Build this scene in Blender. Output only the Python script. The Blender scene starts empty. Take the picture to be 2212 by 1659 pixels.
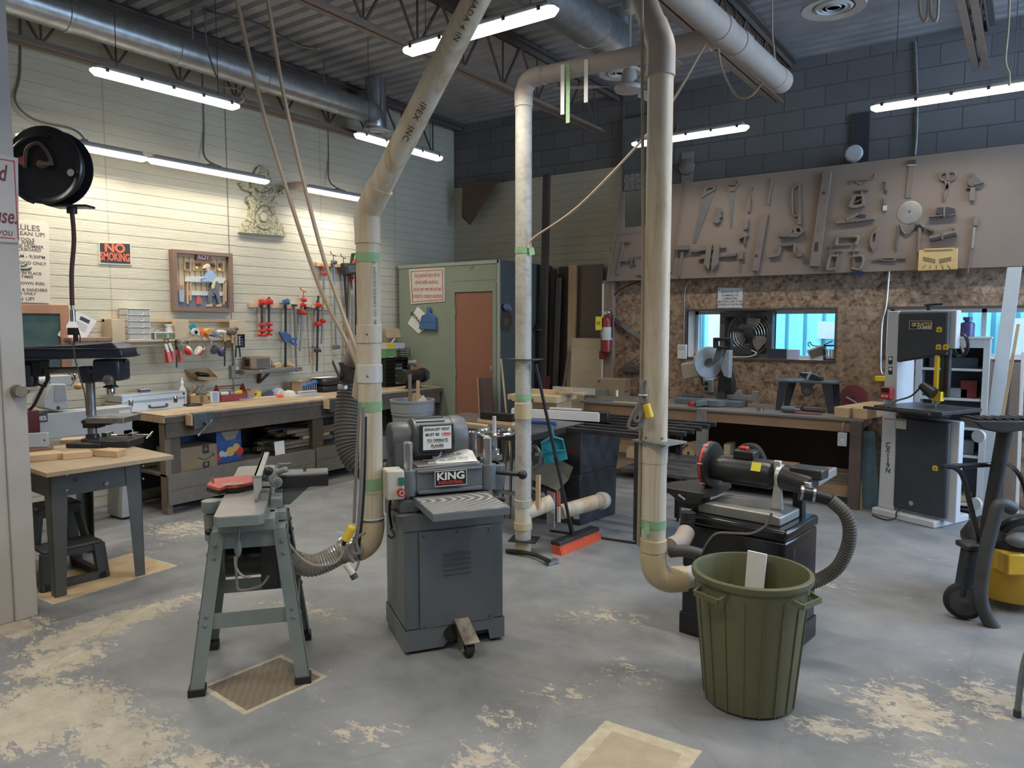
import bpy,bmesh,math,random
from mathutils import Vector,Matrix
R=math.radians
SC=bpy.context.scene
COL=SC.collection
rnd=random.Random(7)

# ---------------------------------------------------------------- camera
FOC,PCX,PCY=1600.0,1106.0,829.5  # pixels of the 2212x1659 frame
PITCH=math.atan(130/FOC)
YAW=math.atan(1116/FOC)
EYE=Vector((0,0,1.65))
cam_d=bpy.data.cameras.new('camera')
cam_d.sensor_width=36
cam_d.lens=FOC/2212*36
cam_d.clip_start=.05
cam=bpy.data.objects.new('camera',cam_d)
COL.objects.link(cam)
cam.location=EYE
cam.rotation_euler=(math.pi/2-PITCH,0,YAW)
SC.camera=cam
SC.view_settings.view_transform='Standard'
SC.view_settings.look='None'
SC.view_settings.exposure=0.0
SC.view_settings.gamma=1
SC.view_settings.use_curve_mapping=False

# ---------------------------------------------------------------- world: bright overcast daylight outside the windows
w=bpy.data.worlds.new('world')
SC.world=w
w.use_nodes=True
bg=w.node_tree.nodes['Background']
bg.inputs[0].default_value=(.50,.71,1.0,1)
bg.inputs[1].default_value=9.0
LAMP=5.0;WATTS=26.0;WATTS_WALL=11.0;SPREAD=140  #                                       # emission of the strip lights
LAMP_COL=(1.0,.94,.82)

# ---------------------------------------------------------------- measuring: a pixel seen on a known real plane
_f=Vector((-math.sin(YAW)*math.cos(PITCH),math.cos(YAW)*math.cos(PITCH),-math.sin(PITCH)))
_r=Vector((math.cos(YAW),math.sin(YAW),0))
_u=Vector((-math.sin(YAW)*math.sin(PITCH),math.cos(YAW)*math.sin(PITCH),math.cos(PITCH)))
def ray(px,py):return _f+_r*((px-PCX)/FOC)-_u*((py-PCY)/FOC)
def at_z(px,py,z=0):
 d=ray(px,py);return EYE+d*((z-EYE.z)/d.z)
def at_x(px,py,x):
 d=ray(px,py);return EYE+d*(x/d.x)
def at_y(px,py,y):
 d=ray(px,py);return EYE+d*(y/d.y)

# ---------------------------------------------------------------- mesh builder
class M:
 def __init__(s):s.v=[];s.f=[];s.mi=[];s.cur=0
 def add(s,vs,fs):
  b=len(s.v);s.v+=[Vector(q)for q in vs]
  for f in fs:s.f.append([b+i for i in f]);s.mi.append(s.cur)
  return s
 def bx(s,x0,y0,z0,x1,y1,z1):
  if x0>x1:x0,x1=x1,x0
  if y0>y1:y0,y1=y1,y0
  if z0>z1:z0,z1=z1,z0
  return s.add([(x0,y0,z0),(x1,y0,z0),(x1,y1,z0),(x0,y1,z0),(x0,y0,z1),(x1,y0,z1),(x1,y1,z1),(x0,y1,z1)],
                     [(0,3,2,1),(4,5,6,7),(0,1,5,4),(1,2,6,5),(2,3,7,6),(3,0,4,7)])
 def box(s,c,d,rot=(0,0,0)):
  n=len(s.v);s.bx(-d[0]/2,-d[1]/2,-d[2]/2,d[0]/2,d[1]/2,d[2]/2)
  from mathutils import Euler
  e=Euler([R(a)for a in rot]).to_matrix()
  for i in range(n,len(s.v)):s.v[i]=e@s.v[i]+Vector(c)
  return s
 def bar(s,p,q,w,h,up=(0,0,1)):  # rectangular bar from p to q
  p=Vector(p);q=Vector(q);d=(q-p).normalized();up=Vector(up)
  if abs(d.dot(up))>.98:up=Vector((0,1,0))if abs(d.y)<.9 else Vector((1,0,0))
  a=d.cross(up).normalized();b=a.cross(d)
  vs=[k+a*i*w/2+b*j*h/2 for k in(p,q)for i,j in((-1,-1),(1,-1),(1,1),(-1,1))]
  return s.add(vs,[(0,1,2,3),(7,6,5,4),(0,4,5,1),(1,5,6,2),(2,6,7,3),(3,7,4,0)])
 def cyl(s,p,q,r,r2=None,n=16,caps=True):
  p=Vector(p);q=Vector(q);r2=r if r2 is None else r2
  d=(q-p).normalized();u=d.orthogonal().normalized();w_=d.cross(u)
  vs=[]
  for k,rr in((p,r),(q,r2)):
   for i in range(n):
    a=2*math.pi*i/n;vs.append(k+(u*math.cos(a)+w_*math.sin(a))*rr)
  fs=[(i,(i+1)%n,n+(i+1)%n,n+i)for i in range(n)]
  if caps:fs+=[tuple(range(n-1,-1,-1)),tuple(range(n,2*n))]
  return s.add(vs,fs)
 def lathe(s,prof,c=(0,0,0),axis=(0,0,1),n=24,close=False):  # prof: (radius, height)
  c=Vector(c);d=Vector(axis).normalized();u=d.orthogonal().normalized();w_=d.cross(u)
  if abs(d.z)>.99:u=Vector((1,0,0));w_=d.cross(u)
  vs=[];m=len(prof)
  for r,h in prof:
   for i in range(n):
    a=2*math.pi*i/n;vs.append(c+d*h+(u*math.cos(a)+w_*math.sin(a))*max(r,1e-5))
  fs=[]
  for k in range(m if close else m-1):
   k2=(k+1)%m
   fs+=[(k*n+i,k*n+(i+1)%n,k2*n+(i+1)%n,k2*n+i)for i in range(n)]
  if not close:
   if prof[0][0]>1e-4:fs.append(tuple(range(n-1,-1,-1)))
   if prof[-1][0]>1e-4:fs.append(tuple(range((m-1)*n,m*n)))
  return s.add(vs,fs)
 def tube(s,pts,r,n=8,sm=6,caps=True,rib=0,ribn=0):
  pts=[Vector(p)for p in pts]
  if sm and len(pts)>2:pts=spline(pts,sm)
  if ribn:pts=resample(pts,ribn)
  m=len(pts);vs=[];fs=[]
  t0=(pts[1]-pts[0]).normalized();u=t0.orthogonal().normalized()
  for k in range(m):
   t=(pts[min(k+1,m-1)]-pts[max(k-1,0)]).normalized()
   u=(u-t*u.dot(t)).normalized();w_=t.cross(u)
   rr=r(k/(m-1))if callable(r)else r
   if rib and k%2:rr+=rib
   for i in range(n):
    a=2*math.pi*i/n;vs.append(pts[k]+(u*math.cos(a)+w_*math.sin(a))*rr)
  for k in range(m-1):fs+=[(k*n+i,k*n+(i+1)%n,(k+1)*n+(i+1)%n,(k+1)*n+i)for i in range(n)]
  if caps:fs+=[tuple(range(n-1,-1,-1)),tuple(range((m-1)*n,m*n))]
  return s.add(vs,fs)
 def prism(s,pts,y0,y1):  # outline in x,z pushed along y
  n=len(pts);vs=[(p[0],y0,p[1])for p in pts]+[(p[0],y1,p[1])for p in pts]
  return s.add(vs,[tuple(range(n)),tuple(range(2*n-1,n-1,-1))]+[(i,n+i,n+(i+1)%n,(i+1)%n)for i in range(n)])
 def slab(s,pts,z0,z1):  # outline in x,y pushed along z
  n=len(pts);vs=[(p[0],p[1],z0)for p in pts]+[(p[0],p[1],z1)for p in pts]
  return s.add(vs,[tuple(range(n-1,-1,-1)),tuple(range(n,2*n))]+[(i,(i+1)%n,n+(i+1)%n,n+i)for i in range(n)])
 def side(s,pts,x0,x1):  # outline in y,z pushed along x
  n=len(pts);vs=[(x0,p[0],p[1])for p in pts]+[(x1,p[0],p[1])for p in pts]
  return s.add(vs,[tuple(range(n-1,-1,-1)),tuple(range(n,2*n))]+[(i,(i+1)%n,n+(i+1)%n,n+i)for i in range(n)])
 def ring(s,out,inn,y0,y1):  # outline with a hole, x,z pushed along y
  n=len(out);vs=[(p[0],y,p[1])for y in(y0,y1)for p in list(out)+list(inn)]
  fs=[]
  for i in range(n):
   j=(i+1)%n
   fs+=[(i,j,n+j,n+i),(2*n+i,3*n+i,3*n+j,2*n+j),(i,2*n+i,2*n+j,j),(n+i,n+j,3*n+j,3*n+i)]
  return s.add(vs,fs)
 def sph(s,c,r,sc=(1,1,1),n=14,m=9):
  c=Vector(c);vs=[];fs=[]
  for k in range(m+1):
   t=math.pi*k/m
   for i in range(n):
    a=2*math.pi*i/n
    vs.append(c+Vector((math.sin(t)*math.cos(a)*sc[0],math.sin(t)*math.sin(a)*sc[1],math.cos(t)*sc[2]))*r)
  for k in range(m):fs+=[(k*n+i,(k+1)*n+i,(k+1)*n+(i+1)%n,k*n+(i+1)%n)for i in range(n)]
  return s.add(vs,fs)
 def torus(s,c,R_,r,axis=(0,0,1),n=32,m=8,a0=0,a1=360):
  d=Vector(axis).normalized();u=d.orthogonal().normalized()
  if abs(d.z)>.99:u=Vector((1,0,0))
  w_=d.cross(u);c=Vector(c)
  full=a1-a0>=360;k=n if full else n+1
  pts=[c+(u*math.cos(R(a0+(a1-a0)*i/n))+w_*math.sin(R(a0+(a1-a0)*i/n)))*R_ for i in range(k)]
  if not full:return s.tube(pts,r,m,0)
  vs=[];fs=[]
  for i,p in enumerate(pts):
   o=(p-c).normalized()
   for j in range(m):
    b=2*math.pi*j/m;vs.append(p+(o*math.cos(b)+d*math.sin(b))*r)
  for i in range(n):fs+=[(i*m+j,((i+1)%n)*m+j,((i+1)%n)*m+(j+1)%m,i*m+(j+1)%m)for j in range(m)]
  return s.add(vs,fs)
 def obj(s,name,mats,parent=None,bev=0,smooth=35,loc=None,rz=0):
  me=bpy.data.meshes.new(name)
  me.from_pydata([tuple(q)for q in s.v],[],s.f)
  for k in(mats if isinstance(mats,(list,tuple))else[mats]):me.materials.append(k)
  if any(s.mi):me.polygons.foreach_set('material_index',s.mi)
  b=bmesh.new();b.from_mesh(me);bmesh.ops.recalc_face_normals(b,faces=b.faces);b.to_mesh(me);b.free()
  if smooth:me.shade_smooth();me.set_sharp_from_angle(angle=R(smooth))
  o=bpy.data.objects.new(name,me);COL.objects.link(o)
  if parent:o.parent=parent
  if loc is not None:o.location=loc
  if rz:o.rotation_euler.z=R(rz)
  if bev:
   k=o.modifiers.new('bevel','BEVEL');k.width=bev;k.segments=2;k.limit_method='ANGLE';k.angle_limit=R(40)
  return o

def spline(p,k):
 out=[];n=len(p)
 for i in range(n-1):
  a,b,c,d=p[max(i-1,0)],p[i],p[i+1],p[min(i+2,n-1)]
  for j in range(k):
   t=j/k
   out.append(.5*((2*b)+(c-a)*t+(2*a-5*b+4*c-d)*t*t+(3*b-a-3*c+d)*t**3))
 return out+[p[-1]]
def resample(p,n):
 L=[0]
 for i in range(len(p)-1):L.append(L[-1]+(p[i+1]-p[i]).length)
 out=[];k=0
 for i in range(n):
  s=L[-1]*i/(n-1)
  while k<len(L)-2 and L[k+1]<s:k+=1
  t=(s-L[k])/max(L[k+1]-L[k],1e-9);out.append(p[k].lerp(p[k+1],t))
 return out

def tag(o,label,cat,group=None,kind=None):
 o['label']=label;o['category']=cat
 if group:o['group']=group
 if kind:o['kind']=kind
 return o
def thing(name,label,cat,loc=(0,0,0),rz=0,group=None):
 o=bpy.data.objects.new(name,None);COL.objects.link(o);o.empty_display_size=.05
 o.location=loc;o.rotation_euler=(0,0,R(rz))
 return tag(o,label,cat,group)
def struct(o):o['kind']='structure';return o
def dup(o,loc=None,rz=None,label=None,rot=None):
 def cp(a,par):
  c=a.copy();COL.objects.link(c)
  if par:c.parent=par
  for ch in list(a.children):cp(ch,c)
  return c
 c=cp(o,None)
 if loc is not None:c.location=loc
 if rz is not None:c.rotation_euler.z=R(rz)
 if rot is not None:c.rotation_euler=rot
 if label:c['label']=label
 return c

def text(s,size,m,parent,loc=(0,0,0),rot=(90,0,0),name='lettering',bold=0,align='CENTER',sx=1.0,shear=0,sp=1.0,ext=.0006,line=1.0):
 c=bpy.data.curves.new('lettering','FONT');c.body=s;c.size=size;c.align_x=align;c.align_y='CENTER'
 c.offset=bold;c.extrude=ext;c.shear=shear;c.space_character=sp;c.resolution_u=3;c.space_line=line
 t=bpy.data.objects.new('t',c);COL.objects.link(t)
 bpy.context.view_layer.update()
 me=bpy.data.meshes.new_from_object(t.evaluated_get(bpy.context.evaluated_depsgraph_get()))
 bpy.data.objects.remove(t);bpy.data.curves.remove(c)
 me.materials.clear();me.materials.append(m)
 o=bpy.data.objects.new(name,me);COL.objects.link(o);o.parent=parent
 o.location=loc;o.rotation_euler=[R(a)for a in rot];o.scale=(sx,1,1)
 return o

# ---------------------------------------------------------------- materials
class N:  # tiny node-tree helper
 def __init__(s,name):
  s.m=bpy.data.materials.new(name);s.m.use_nodes=True;s.t=s.m.node_tree
  s.b=s.t.nodes['Principled BSDF'];s.co=s.n('ShaderNodeTexCoord')
 def n(s,k,**kw):
  x=s.t.nodes.new(k)
  for a,v in kw.items():setattr(x,a,v)
  return x
 def l(s,a,b):s.t.links.new(a,b)
 def mth(s,op,a,b=None,clamp=False):
  x=s.n('ShaderNodeMath',operation=op);x.use_clamp=clamp
  for i,q in enumerate((a,b)):
   if q is None:continue
   if isinstance(q,(int,float)):x.inputs[i].default_value=q
   else:s.l(q,x.inputs[i])
  return x.outputs[0]
 def noise(s,scale,detail=4,rough=.6,vec=None,stretch=None,dist=0):
  x=s.n('ShaderNodeTexNoise');x.inputs['Scale'].default_value=scale;x.inputs['Detail'].default_value=detail
  x.inputs['Roughness'].default_value=rough;x.inputs['Distortion'].default_value=dist
  v=vec or s.co.outputs['Object']
  if stretch:v=s.map(v,scale=stretch)
  s.l(v,x.inputs['Vector']);return x.outputs['Fac']
 def map(s,v,loc=(0,0,0),rot=(0,0,0),scale=(1,1,1),kind='POINT'):
  x=s.n('ShaderNodeMapping',vector_type=kind)
  x.inputs['Location'].default_value=loc;x.inputs['Rotation'].default_value=rot;x.inputs['Scale'].default_value=scale
  s.l(v,x.inputs['Vector']);return x.outputs[0]
 def ramp(s,fac,stops):
  x=s.n('ShaderNodeValToRGB');e=x.color_ramp.elements
  while len(e)<len(stops):e.new(.5)
  for k,(p,c)in zip(e,stops):
   k.position=p;k.color=(c[0],c[1],c[2],1)if not isinstance(c,(int,float))else(c,c,c,1)
  s.l(fac,x.inputs[0]);return x.outputs[0]
 def mix(s,fac,a,b,kind='MIX'):
  x=s.n('ShaderNodeMix',data_type='RGBA',blend_type=kind)
  for i,q in((0,fac),(6,a),(7,b)):
   if isinstance(q,(int,float)):x.inputs[i].default_value=q
   elif isinstance(q,tuple):x.inputs[i].default_value=(q[0],q[1],q[2],1)
   else:s.l(q,x.inputs[i])
  return x.outputs[2]
 def bump(s,h,strength=.3,dist=.01):
  x=s.n('ShaderNodeBump');x.inputs['Strength'].default_value=strength;x.inputs['Distance'].default_value=dist
  s.l(h,x.inputs['Height']);s.l(x.outputs[0],s.b.inputs['Normal'])
 def fin(s,col,rough=.5,metal=0,spec=None):
  if isinstance(col,tuple):s.b.inputs['Base Color'].default_value=(*col,1)
  else:s.l(col,s.b.inputs['Base Color'])
  if isinstance(rough,(int,float)):s.b.inputs['Roughness'].default_value=rough
  else:s.l(rough,s.b.inputs['Roughness'])
  s.b.inputs['Metallic'].default_value=metal
  if spec is not None:s.b.inputs['Specular IOR Level'].default_value=spec
  return s.m
def sc(c,k):return tuple(min(1,max(0,x*k))for x in c)
def hx(r,g,b):  # sRGB 0..255 -> linear
 f=lambda v:v/12.92 if v<=.04045 else((v+.055)/1.055)**2.4
 return(f(r/255),f(g/255),f(b/255))
def mat(name,col,rough=.5,metal=0,var=.12,scale=9,dirt=0,dirtcol=(.25,.22,.18),bump=0,spec=None):
 k=N(name)
 n1=k.noise(scale,5)
 c=k.ramp(n1,[(.3,sc(col,1-var)),(.7,sc(col,1+var))])
 if dirt:
  d=k.ramp(k.noise(scale*.6,8,.75),[(.5-.12,0.0),(.5+.2,dirt)])
  c=k.mix(d,c,dirtcol)
 if bump:k.bump(k.noise(scale*12,3),bump,.003)
 return k.fin(c,rough,metal,spec)
def wood(name,c1,c2,rough=.6,axis=0,scale=1.0,dirt=0,dirtcol=(.08,.07,.06)):
 k=N(name);st=[18*scale]*3;st[axis]=1.2*scale
 n1=k.noise(1,5,.6,stretch=tuple(st),dist=.6)
 c=k.ramp(n1,[(.3,c1),(.7,c2)])
 c=k.mix(.5,c,k.ramp(k.noise(2.5*scale,3),[(.3,sc(c1,.8)),(.7,sc(c2,1.1))]))
 if dirt:c=k.mix(k.ramp(k.noise(3,8,.75),[(.42,0.0),(.66,dirt)]),c,dirtcol)
 k.bump(n1,.08,.002)
 return k.fin(c,rough,0)
def emit(name,col,s):
 m=bpy.data.materials.new(name);m.use_nodes=True;t=m.node_tree
 b=t.nodes['Principled BSDF'];b.inputs['Base Color'].default_value=(.8,.8,.8,1)
 b.inputs['Emission Color'].default_value=(*col,1);b.inputs['Emission Strength'].default_value=s
 return m

LIGHT=emit('lamp_diffuser',LAMP_COL,LAMP)
WHITE=mat('white_paper',(.72,.72,.70),.7,var=.04)
WPLA=mat('white_plastic',(.62,.62,.60),.45,var=.05)
CREAMP=mat('cream_plastic',(.58,.55,.47),.5,var=.06)
BLACK=mat('black_plastic',(.012,.012,.014),.4,var=.3)
BLACKM=mat('black_painted_metal',(.016,.017,.020),.38,var=.3,dirt=.25,dirtcol=(.10,.09,.08))
RUBBER=mat('black_rubber',(.014,.014,.014),.7,var=.3)
DGREY=mat('dark_grey_plastic',(.045,.047,.05),.55,var=.2)
CHAR=mat('charcoal_metal',(.035,.042,.055),.5,var=.12)
GREYM=mat('machine_grey',(.135,.155,.170),.45,var=.08,dirt=.30,dirtcol=(.26,.25,.22))
GREYC=mat('cast_grey',(.205,.225,.235),.5,var=.08,dirt=.35,dirtcol=(.34,.32,.28))
GREENG=mat('green_grey_paint',(.178,.208,.198),.45,var=.08,dirt=.15,dirtcol=(.28,.27,.24))
LGREY=mat('light_grey_paint',(.47,.49,.49),.45,var=.05,dirt=.12,dirtcol=(.35,.33,.29))
LGREY2=mat('pale_grey_bandsaw',(.50,.53,.56),.42,var=.04)
STEEL=mat('bright_steel',(.55,.55,.55),.28,1,var=.12,scale=30)
CHROME=mat('chrome',(.8,.8,.8),.1,1,var=.05)
DSTEEL=mat('dull_steel',(.30,.30,.31),.42,.9,var=.25,scale=25)
IRON=mat('dark_iron',(.10,.10,.105),.5,.6,var=.3)
GALV=mat('galvanized_steel',(.42,.44,.46),.36,.85,var=.18,scale=14)
GSTEEL=mat('grey_steel',(.22,.23,.24),.5,.5,var=.2)
ALU=mat('aluminium',(.62,.62,.61),.35,.85,var=.06,scale=30)
RED=mat('red_paint',(.42,.030,.022),.45,var=.12)
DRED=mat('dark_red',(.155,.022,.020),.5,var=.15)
BRED=mat('bright_red',(.62,.035,.03),.45,var=.1)
DUSTRED=mat('dusty_red',(.45,.07,.055),.55,var=.1,dirt=.55,dirtcol=(.50,.30,.25))
PINK=mat('pink_grip',(.65,.14,.16),.5,var=.1)
ORANGE=mat('orange',(.70,.15,.035),.55,var=.1)
YELLOW=mat('yellow',(.72,.50,.03),.45,var=.06)
VACY=mat('vacuum_yellow',(.62,.36,.025),.42,var=.08)
LEMON=mat('lemon_tag',(.75,.68,.06),.55,var=.05)
BLUE=mat('blue_plastic',(.035,.12,.35),.45,var=.1)
SLATE=mat('slate_blue_plastic',(.050,.135,.270),.5,var=.1)
CLAMPB=mat('clamp_blue',(.05,.11,.24),.45,var=.15)
NAVY=mat('navy_enamel',(.014,.022,.042),.35,var=.15,dirt=.15,dirtcol=(.08,.08,.08))
TEAL=mat('teal_plastic',(.020,.24,.29),.45,var=.08)
TAPE=mat('green_tape',(.25,.41,.22),.6,var=.12)
GREEN=mat('green_label',(.12,.30,.10),.6,var=.1)
OLIVE=mat('olive_plastic',(.108,.108,.053),.42,var=.06,scale=14,dirt=.12,dirtcol=(.22,.22,.15))
CARD=mat('cardboard',(.36,.25,.145),.75,var=.07)
DCARD=mat('dim_cardboard',(.27,.20,.13),.8,var=.08)
TAN=mat('tan_cable',(.40,.31,.22),.6,var=.08)
CORDG=mat('grey_cord',(.17,.16,.15),.6,var=.1)
CORDB=mat('beige_cord',(.33,.28,.21),.6,var=.1)
BRONZE=mat('bronze_metal',(.22,.19,.13),.4,.7,var=.2)
ORCAB=wood('orange_brown_wood',(.28,.12,.04),(.40,.19,.07),.5)
DUSTY=mat('dusty_black',(.020,.022,.026),.5,var=.2,dirt=.75,dirtcol=(.115,.11,.10))
SAWB=mat('saw_cabinet_black',(.020,.024,.032),.42,var=.25,dirt=.55,dirtcol=(.10,.105,.11))
HOSEG=mat('hose_grey_brown',(.070,.064,.056),.6,var=.1,dirt=.2,dirtcol=(.16,.15,.13))
HOSEC=mat('clear_ribbed_hose',(.30,.28,.25),.25,.35,var=.2,scale=20)
TOOLT=mat('taupe_overpainted_tool',(.170,.136,.115),.6,var=.08)
TOOLD=mat('grey_taupe_tool',(.120,.110,.108),.5,var=.15)
TOOLBLK=mat('blackish_tool',(.035,.035,.04),.5,var=.2)
BLADE=mat('grey_saw_blade',(.150,.155,.165),.4,.3,var=.1)
PINE=wood('pine_x',(.50,.34,.19),(.66,.48,.29),.6,0)
PINEY=wood('pine_y',(.50,.34,.19),(.66,.48,.29),.6,1)
PINEZ=wood('pine_z',(.44,.30,.17),(.58,.42,.26),.6,2)
PLY=wood('plywood_pale',(.50,.40,.27),(.62,.52,.37),.6,0,.7)
MAPLE=wood('birch_light',(.52,.40,.24),(.66,.53,.35),.55,1)
BENCHW=wood('bench_top_wood',(.33,.24,.15),(.50,.38,.24),.62,1,.8,.55,(.13,.11,.09))
DARKW=wood('dark_bench_wood',(.085,.066,.050),(.150,.118,.090),.65,1,.8,.5,(.05,.045,.04))
GREYW=wood('grey_weathered_board',(.150,.135,.115),(.225,.205,.175),.75,1,.8,.4,(.09,.085,.08))
POSTW=wood('brown_post_wood',(.16,.12,.09),(.26,.20,.15),.7,2)
RBW=wood('right_bench_apron',(.26,.155,.085),(.37,.235,.14),.65,0)
RBTOP=wood('right_bench_top',(.155,.15,.15),(.25,.235,.22),.45,0,.8)
TROSEW=wood('rosy_brown_trim',(.26,.15,.11),(.33,.20,.15),.6,2)
TABLEP=wood('drill_table_ply',(.33,.24,.155),(.45,.345,.23),.6,1,.6)
# ---------------------------------------------------------------- surface materials of the room
XL,YB,YO,ZC=-6.8,8.3,7.9,4.42  # left wall, back wall, strand-board wall, roof deck
def m_floor():
 k=N('painted_concrete');p=k.co.outputs['Object']
 def ell(cx,cy,rx,ry,a,soft=1.0):
  v=k.map(p,(cx,cy,0),(0,0,R(a)),(rx,ry,1),'TEXTURE')
  d=k.n('ShaderNodeVectorMath',operation='LENGTH');k.l(v,d.inputs[0])
  return k.mth('MULTIPLY',k.mth('SUBTRACT',1.0,d.outputs['Value'],True),soft)
 worn=None
 for e in((-4.08,1.95,.24,.72,3,1.35),(-3.85,1.62,.3,.35,20,1.2),(-3.35,1.38,.55,.40,15,1.6),(-2.95,1.42,.45,.3,10,1.3),(-2.40,1.52,.42,.22,15,.95),(-4.45,1.65,.35,.3,0,1.1),(-3.35,2.75,.6,.22,10,.6),(-4.3,3.2,.6,.35,20,.75),
              (-1.62,2.15,.28,.22,20,.85),(-1.92,3.62,.42,.24,20,.72),(-1.66,2.75,.35,.26,35,.62),(-1.75,2.4,.3,.25,25,.6),(-2.1,2.0,.35,.2,15,.6),(-1.45,3.1,.3,.3,10,.55),
              (-.32,3.50,.42,.42,10,1.05),(-.62,3.12,.28,.16,20,.85),(-.05,3.75,.35,.35,15,.85),(-.15,3.1,.4,.22,0,.75),(-5.6,3.3,.6,.5,20,.75),(-.35,5.0,.5,.22,20,.5),(-3.4,4.6,.6,.3,30,.5),(-1.0,4.9,.3,.16,0,.55)):
  q=ell(*e);worn=q if worn is None else k.mth('MAXIMUM',worn,q)
 fine=k.noise(13,8,.72,stretch=(1,1.6,1),dist=.5)
 big=k.noise(1.6,4,.6)
 fl2=k.noise(42,4,.7,stretch=(1,1.7,1),dist=.8)
 s=k.mth('ADD',k.mth('ADD',k.mth('MULTIPLY',worn,.9),k.mth('MULTIPLY',k.mth('SUBTRACT',fine,.5),2.3)),k.mth('ADD',k.mth('MULTIPLY',k.mth('SUBTRACT',big,.5),1.5),k.mth('MULTIPLY',k.mth('SUBTRACT',fl2,.5),1.1)))
 mr=k.n('ShaderNodeMapRange');mr.inputs[1].default_value=.46;mr.inputs[2].default_value=.56;k.l(s,mr.inputs[0])
 base=k.ramp(k.noise(2.2,6,.65,dist=.4),[(.3,(.165,.172,.182)),(.52,(.225,.230,.238)),(.75,(.285,.285,.285))])
 dust=k.ramp(k.noise(5.5,9,.8,stretch=(1,2.2,1),dist=1.2),[(.54,0.0),(.72,.38)])
 base=k.mix(dust,base,(.38,.355,.31))
 conc=k.ramp(k.noise(8,6,.7),[(.3,(.34,.30,.235)),(.7,(.50,.455,.37))])
 col=k.mix(mr.outputs[0],base,conc)
 # bare rectangles left unpainted where machines stood
 def rect(cx,cy,hx_,hy,a):
  v=k.map(p,(cx,cy,0),(0,0,R(a)),(hx_,hy,1),'TEXTURE');sp=k.n('ShaderNodeSeparateXYZ');k.l(v,sp.inputs[0])
  q=k.mth('MAXIMUM',k.mth('ABSOLUTE',sp.outputs[0]),k.mth('ABSOLUTE',sp.outputs[1]))
  return k.mth('ADD',q,k.mth('MULTIPLY',k.mth('SUBTRACT',fine,.5),.10)),sp
 edge=k.ramp(k.noise(20,6),[(.3,(.40,.34,.24)),(.7,(.56,.49,.36))])
 def paint(c,r,inner,inside):
  q,sp=r
  c=k.mix(k.mth('LESS_THAN',q,1.0),c,edge)
  if inside:c=k.mix(k.mth('LESS_THAN',q,inside),c,inner)
  return c
 wv=k.n('ShaderNodeTexWave',bands_direction='DIAGONAL');wv.inputs['Scale'].default_value=14;wv.inputs['Distortion'].default_value=2.5;k.l(p,wv.inputs['Vector'])
 brown=k.mix(k.noise(6,5),k.ramp(wv.outputs['Fac'],[(.2,(.175,.138,.098)),(.8,(.235,.188,.135))]),(.16,.125,.09))
 col=paint(col,rect(-2.826,2.053,.187,.217,-4),brown,.88)
 col=paint(col,rect(-1.165,2.455,.205,.21,2),k.ramp(k.noise(9,5),[(.3,(.36,.29,.20)),(.7,(.44,.36,.26))]),.72)
 tanc=k.ramp(k.noise(9,6),[(.3,(.44,.30,.17)),(.7,(.60,.45,.28))])
 col=paint(col,rect(-4.95,2.33,.27,.41,4),tanc,.93)
 # cracks
 vo=k.n('ShaderNodeTexVoronoi',feature='DISTANCE_TO_EDGE');vo.inputs['Scale'].default_value=.5
 nz=k.n('ShaderNodeTexNoise');nz.inputs['Scale'].default_value=3;k.l(p,nz.inputs['Vector'])
 k.l(k.mix(.22,p,nz.outputs['Color'],'ADD'),vo.inputs['Vector'])
 col=k.mix(k.ramp(vo.outputs['Distance'],[(0.0,.22),(.003,0.0)]),col,(.14,.115,.09))
 rough=k.ramp(k.noise(4,5),[(.3,.33),(.7,.55)])
 k.bump(fine,.10,.003)
 return k.fin(col,k.mix(mr.outputs[0],rough,(.8,.8,.8)),0,.4)
def m_siding(axis,vert,weak=()):
 # lap siding: grooves every 95 mm, embossed grain, painted cream; dark vertical seams between sheets
 k=N('cream_lap_siding_'+'xy'[axis]);p=k.co.outputs['Object'];sp=k.n('ShaderNodeSeparateXYZ');k.l(p,sp.inputs[0])
 z=k.mth('DIVIDE',sp.outputs[2],.098);fr=k.mth('FRACT',z);fl=k.mth('FLOOR',z)
 g=k.ramp(fr,[(0.0,.9),(.05,.25),(.12,0.0),(.97,0.0),(1.0,.5)])
 st=[14,14,70];st[axis]=3
 grain=k.noise(1,4,.55,stretch=tuple(st),dist=2.2)
 gr2=k.ramp(grain,[(.46,0.0),(.53,1.0)])
 c=k.ramp(k.noise(.9,5,.6),[(.3,(.525,.480,.365)),(.7,(.595,.55,.43))])
 c=k.mix(k.mth('MULTIPLY',k.mth('SUBTRACT',1.0,gr2),.10),c,(.30,.27,.20))
 c=k.mix(k.mth('MULTIPLY',g,.45),c,(.13,.115,.085))
 a=sp.outputs[axis]
 for v in vert+weak:
  d=k.mth('LESS_THAN',k.mth('ABSOLUTE',k.mth('SUBTRACT',a,v)),.008)
  c=k.mix(k.mth('MULTIPLY',d,.75 if v in vert else .28),c,(.12,.10,.085))
 h=k.mth('ADD',k.mth('MULTIPLY',gr2,.25),k.mth('SUBTRACT',k.mth('MULTIPLY',fr,-.6),k.mth('MULTIPLY',g,1.2)))
 k.bump(h,.55,.008)
 return k.fin(c,.55)
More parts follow.
